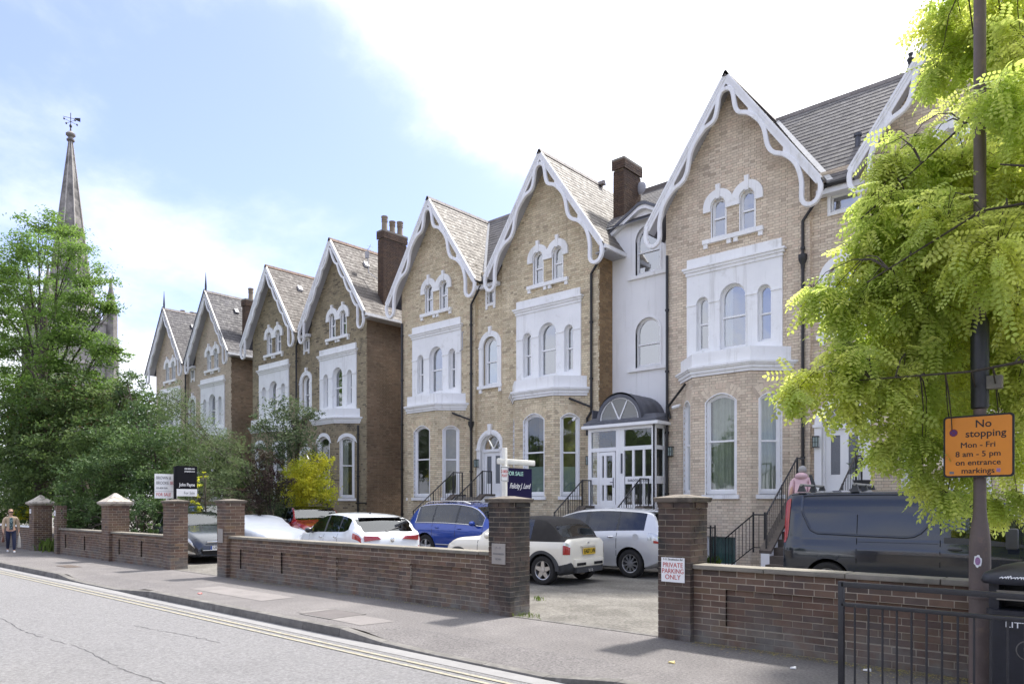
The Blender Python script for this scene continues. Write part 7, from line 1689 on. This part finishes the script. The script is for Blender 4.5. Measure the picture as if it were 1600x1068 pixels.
b.tube([(cx - .25, cy - .85, 54.6), (cx + .3, cy + 1.0, 54.6)], .035, 4); b.hexa([(cx + .14, cy + .45, 54.5), (cx + .18, cy + .45, 54.5), (cx + .34, cy + 1.1, 54.35), (cx + .30, cy + 1.1, 54.35), (cx + .14, cy + .45, 54.75), (cx + .18, cy + .45, 54.75), (cx + .34, cy + 1.1, 54.9), (cx + .30, cy + 1.1, 54.9)])
b.build('weathervane', 'black', r_)
b = MB(); g = MB()
for s in (-1.6, 1.6):
    for f in (Pl(cx + s, cy - a), Pl(cx + a, cy + s, PI / 2)):
        op = Op(0, .75, 15.5, 19., .75); pring(b, f, op.outline(.25), op.outline(), -.1, .12); g.add([f(x_, z_, .03) for x_, z_ in op.outline()], [tuple(range(len(op.outline())))])
        for k in range(6): pbox(b, f, -.74, .74, 15.9 + k * .6, 16.0 + k * .6, .0, .10)
b.build('belfry_surround', 'churchpale', r_); g.build('louvre', 'dark', r_)
# ---------------------------------------------------------------- people
def skin(name, pts, edges, m, root, sub=2, smooth=True, rootv=0):
    me = bpy.data.meshes.new(name); me.from_pydata([p[:3] for p in pts], edges, []); me.update()
    o = bpy.data.objects.new(name, me); COL.objects.link(o)
    md = o.modifiers.new('s', 'SKIN'); md.use_smooth_shade = True
    for i, v in enumerate(me.skin_vertices[0].data):
        rr_ = pts[i][3]; v.radius = rr_ if isinstance(rr_, tuple) else (rr_, rr_); v.use_root = (i == rootv)
    sm = o.modifiers.new('u', 'SUBSURF'); sm.levels = sub; sm.render_levels = sub
    dg = bpy.context.evaluated_depsgraph_get(); me2 = bpy.data.meshes.new_from_object(o.evaluated_get(dg)); bpy.data.objects.remove(o)
    me2.name = name; me2.materials.clear(); me2.materials.append(M[m]); me2.shade_smooth()
    ob = bpy.data.objects.new(name, me2); COL.objects.link(ob); ob.parent = root; WO[ob.name] = (0, 0, 0); return ob
M['skin'] = mat('skin', (.50, .30, .21), .5, .04, 10); M['beige'] = mat('beige cotton jacket', (.46, .35, .24), .85, .08, 20); M['denim'] = mat('dark navy denim', (.020, .026, .060), .85, .1, 30); M['shoe'] = mat('white shoe', (.72, .72, .72), .6, .05, 20)
M['hair_b'] = mat('light brown hair', (.20, .13, .075), .6, .2, 40); M['hair_g'] = mat('grey hair', (.34, .33, .32), .7, .15, 60); M['pink'] = mat('pale pink fleece', (.62, .42, .45), .9, .06, 20); M['tote'] = mat('pale tote cloth', (.62, .58, .50), .85, .1, 12); M['shirt'] = mat('patterned teal shirt', (.02, .05, .06), .8, .1, 30, col2=(.30, .42, .42), thr=(.53, .56), s2=28)
M['brownleather'] = mat('brown leather', (.12, .05, .03), .5, .1, 20)
def walker(root, H, lean=0., stride=.11, pink=False):
    s = H
    def v(x, y, z, r): return (x * s, (y - lean * max(0, z - .5)) * s, z * s, (r[0] * s, r[1] * s) if isinstance(r, tuple) else r * s)
    pts = [v(0, 0, .535, (.085, .062)), v(0, 0, .61, (.073, .055)), v(0, 0, .70, (.085, .06)), v(0, 0, .79, (.075, .052)), v(0, 0, .835, .030), v(0, -.006, .865, .034), v(0, -.014, .905, (.046, .054)), v(0, -.012, .955, (.046, .056)), v(0, -.006, .985, (.028, .034))]
    edges = [(i, i + 1) for i in range(8)]
    def limb(start, ls):
        p = start
        for q in ls: pts.append(v(*q)); edges.append((p, len(pts) - 1)); p = len(pts) - 1
        return p
    f = stride
    limb(0, [(.052, -.01, .49, .056), (.054, -.05 - f * .3, .30, .038), (.052, -f * .9, .16, .033), (.05, -f, .05, .021), (.05, -f - .05, .022, .020), (.05, -f - .085, .018, .014)])
    limb(0, [(-.052, .01, .49, .056), (-.054, -.0, .29, .038), (-.052, f * .7, .17, .032), (-.05, f, .07, .021), (-.05, f - .035, .035, .020), (-.05, f - .075, .020, .014)])
    hands = []
    for sx, sw in ((1, .03), (-1, -.02)):
        w_ = limb(3, [(sx * .085, 0, .79, .036), (sx * .118, 0.0, .765, .034), (sx * .140, .015, .63, .027), (sx * .150, -.02 + sw, .52, .019), (sx * .150, -.03 + sw, .485, (.012, .020))]); hands.append(w_)
        hx, hy, hz = sx * .150, -.03 + sw, .485
        for k, (dy, ln) in enumerate(((-.014, .036), (-.005, .042), (.004, .039), (.012, .031))): limb(w_, [(hx, hy + dy, hz - .022, .0058), (hx - sx * .006, hy + dy, hz - .022 - ln * .6, .0052), (hx - sx * .016, hy + dy, hz - .022 - ln, .0045)])
        limb(w_, [(hx - sx * .008, hy - .022, hz - .004, .006), (hx - sx * .016, hy - .030, hz - .026, .005)])
    body = skin('body', pts, edges, 'skin', root)
    return pts, v
hx, hy = -30.04, 7.32; H1 = 1.53
r_ = thing('person', 'person in beige jacket and dark jeans walking with sunglasses on, at the far left pavement', 'person', (hx, hy, 0), local=True, rotz=math.atan2(-hy, -hx) + PI / 2 + R(6))
pts, v = walker(r_, H1)
def cloth(name, lst, m, grow=.012):
    P_, E_ = [], []
    for chain in lst:
        b0 = len(P_)
        for k, q in enumerate(chain):
            P_.append(v(*q)); 
            if k: E_.append((b0 + k - 1, b0 + k))
    return P_, E_
P_ = [v(0, .002, .53, (.098, .070)), v(0, .004, .62, (.088, .066)), v(0, .004, .71, (.097, .068)), v(0, .004, .795, (.082, .058)), v(0, .004, .825, (.045, .042))]
E_ = [(0, 1), (1, 2), (2, 3), (3, 4)]
for sx, sw in ((1, .03), (-1, -.02)):
    b0 = len(P_); P_ += [v(sx * .09, 0, .79, .043), v(sx * .120, 0, .765, .042), v(sx * .142, .015, .63, .036), v(sx * .150, -.015 + sw, .535, .028)]; E_ += [(3, b0), (b0, b0 + 1), (b0 + 1, b0 + 2), (b0 + 2, b0 + 3)]
skin('jacket', P_, E_, 'beige', r_)
s = H1
MB().hexa([tuple(c * s for c in p) for p in ((-.034, -.074, .53), (.034, -.074, .53), (.034, -.05, .53), (-.034, -.05, .53), (-.03, -.070, .80), (.03, -.070, .80), (.03, -.04, .80), (-.03, -.04, .80))]).build('shirt', 'shirt', r_, bevel=.006)
P_ = [v(0, 0, .545, (.090, .066)), v(.052, -.01, .48, .060), v(.054, -.05 - .033, .30, .043), v(.052, -.10, .16, .038), v(.05, -.11, .06, .032), v(-.052, .01, .48, .060), v(-.054, 0, .29, .043), v(-.052, .077, .17, .037), v(-.05, .108, .085, .031)]
skin('jeans', P_, [(0, 1), (1, 2), (2, 3), (3, 4), (0, 5), (5, 6), (6, 7), (7, 8)], 'denim', r_)
for P3 in ([v(.05, -.10, .035, .028), v(.05, -.15, .026, .028), v(.05, -.20, .018, .020)], [v(-.05, .115, .06, .027), v(-.05, .07, .036, .026), v(-.05, .03, .022, .019)]): skin('shoe', P3, [(0, 1), (1, 2)], 'shoe', r_, 1)
b = MB(); b.ball((0, .012 * s, .955 * s), .052 * s, .058 * s, .050 * s, 14, 10); b.build('hair', 'hair_b', r_, smooth=True)
b = MB(); b.box(-.042 * s, -.004 * s, -.078 * s, -.060 * s, .915 * s, .940 * s).box(.004 * s, .042 * s, -.078 * s, -.060 * s, .915 * s, .940 * s).box(-.05 * s, .05 * s, -.068 * s, -.060 * s, .934 * s, .94 * s); b.build('sunglasses', 'black', r_, bevel=.003)
MB().ball((0, -.072 * s, .905 * s), .008 * s, .012 * s, .012 * s, 8, 6).build('nose', 'skin', r_, smooth=True); MB().ball((0, -.066 * s, .882 * s), .016 * s, .006 * s, .004 * s, 8, 5).build('mouth', 'brownleather', r_, smooth=True)
for sx in (-1, 1): MB().ball((sx * .049 * s, 0, .925 * s), .006 * s, .011 * s, .017 * s, 8, 6).build('ear', 'skin', r_, smooth=True)
# bags held in the hands: things of their own
fw = Vector((math.sin(r_.rotation_euler.z), -math.cos(r_.rotation_euler.z), 0)); sd_ = Vector((math.cos(r_.rotation_euler.z), math.sin(r_.rotation_euler.z), 0))
def bag(side, m, label, h, w_):
    c = Vector((hx, hy, 0)) + sd_ * side * .155 * s + fw * .03; root = thing('shopping_bag', label, 'bag', (c.x, c.y, .22))
    b = MB(); t = fw * w_ * .5; u = sd_ * .05; z1 = .68; z0 = z1 - h
    P = [c - t * .8 - u + Vector((0, 0, z0)), c + t * .8 - u + Vector((0, 0, z0)), c + t * .8 + u + Vector((0, 0, z0)), c - t * .8 + u + Vector((0, 0, z0)), c - t - u * .4 + Vector((0, 0, z1 - .1)), c + t - u * .4 + Vector((0, 0, z1 - .1)), c + t + u * .4 + Vector((0, 0, z1 - .1)), c - t + u * .4 + Vector((0, 0, z1 - .1))]
    b.hexa([tuple(p) for p in P]); b.build('bag_body', m, root, bevel=.02)
    MB().tube([tuple(c - t * .5 + Vector((0, 0, z1 - .12))), tuple(c + Vector((0, 0, z1 + .02))), tuple(c + t * .5 + Vector((0, 0, z1 - .12)))], .01, 6).build('handle', m, root, smooth=True)
bag(1, 'tote', 'pale cloth bag hanging from the hand of the walking person, nearest the wall', .50, .26); bag(-1, 'brownleather', 'brown bag in the other hand of the walking person, at the edge of the picture', .30, .24)
# person climbing the steps
hx, hy, hz = -6.12, 16.62, 1.06
r_ = thing('person', 'grey haired person in a pink hooded jacket climbing the steps behind the grey van', 'person', (hx, hy, hz), local=True, rotz=PI + R(12)); H2 = 1.50
s = H2
pts, v = walker(r_, H2, lean=.45, stride=.06)
P_ = [v(0, .0, .52, (.105, .080)), v(0, .0, .62, (.10, .076)), v(0, .0, .71, (.108, .080)), v(0, .0, .795, (.095, .066)), v(0, .004, .83, (.055, .05))]; E_ = [(0, 1), (1, 2), (2, 3), (3, 4)]
for sx, sw in ((1, -.05), (-1, -.02)):
    b0 = len(P_); P_ += [v(sx * .09, 0, .79, .048), v(sx * .125, -.01, .765, .048), v(sx * .14, .012 + sw * .3, .65, .044), v(sx * .148, -.005 + sw * .5, .56, .040), v(sx * .150, -.02 + sw, .51, .034)]; E_ += [(3, b0), (b0, b0 + 1), (b0 + 1, b0 + 2), (b0 + 2, b0 + 3), (b0 + 3, b0 + 4)]
skin('jacket', P_, E_, 'pink', r_)
hd = v(0, .03, .85, 0); b = MB(); b.ball((hd[0], hd[1] + .03 * s, hd[2]), .095 * s, .07 * s, .055 * s, 16, 10); b.build('hood', 'pink', r_, smooth=True)
hd = v(0, -.006, .945, 0); b = MB(); b.ball((hd[0], hd[1] + .008, hd[2] + .008), .064 * s, .072 * s, .066 * s, 16, 10); b.build('hair', 'hair_g', r_, smooth=True)
P_ = [v(0, 0, .545, (.090, .066)), v(.052, -.01, .48, .060), v(.054, -.06, .30, .043), v(.052, -.06, .08, .034), v(-.052, .01, .48, .060), v(-.054, 0, .29, .043), v(-.052, .055, .085, .034)]
skin('trousers', P_, [(0, 1), (1, 2), (2, 3), (0, 4), (4, 5), (5, 6)], 'denim', r_)
for P3 in ([v(.05, -.06, .035, .028), v(.05, -.12, .022, .024)], [v(-.05, .06, .04, .027), v(-.05, .0, .026, .022)]): skin('shoe', P3, [(0, 1)], 'shoe', r_, 1)
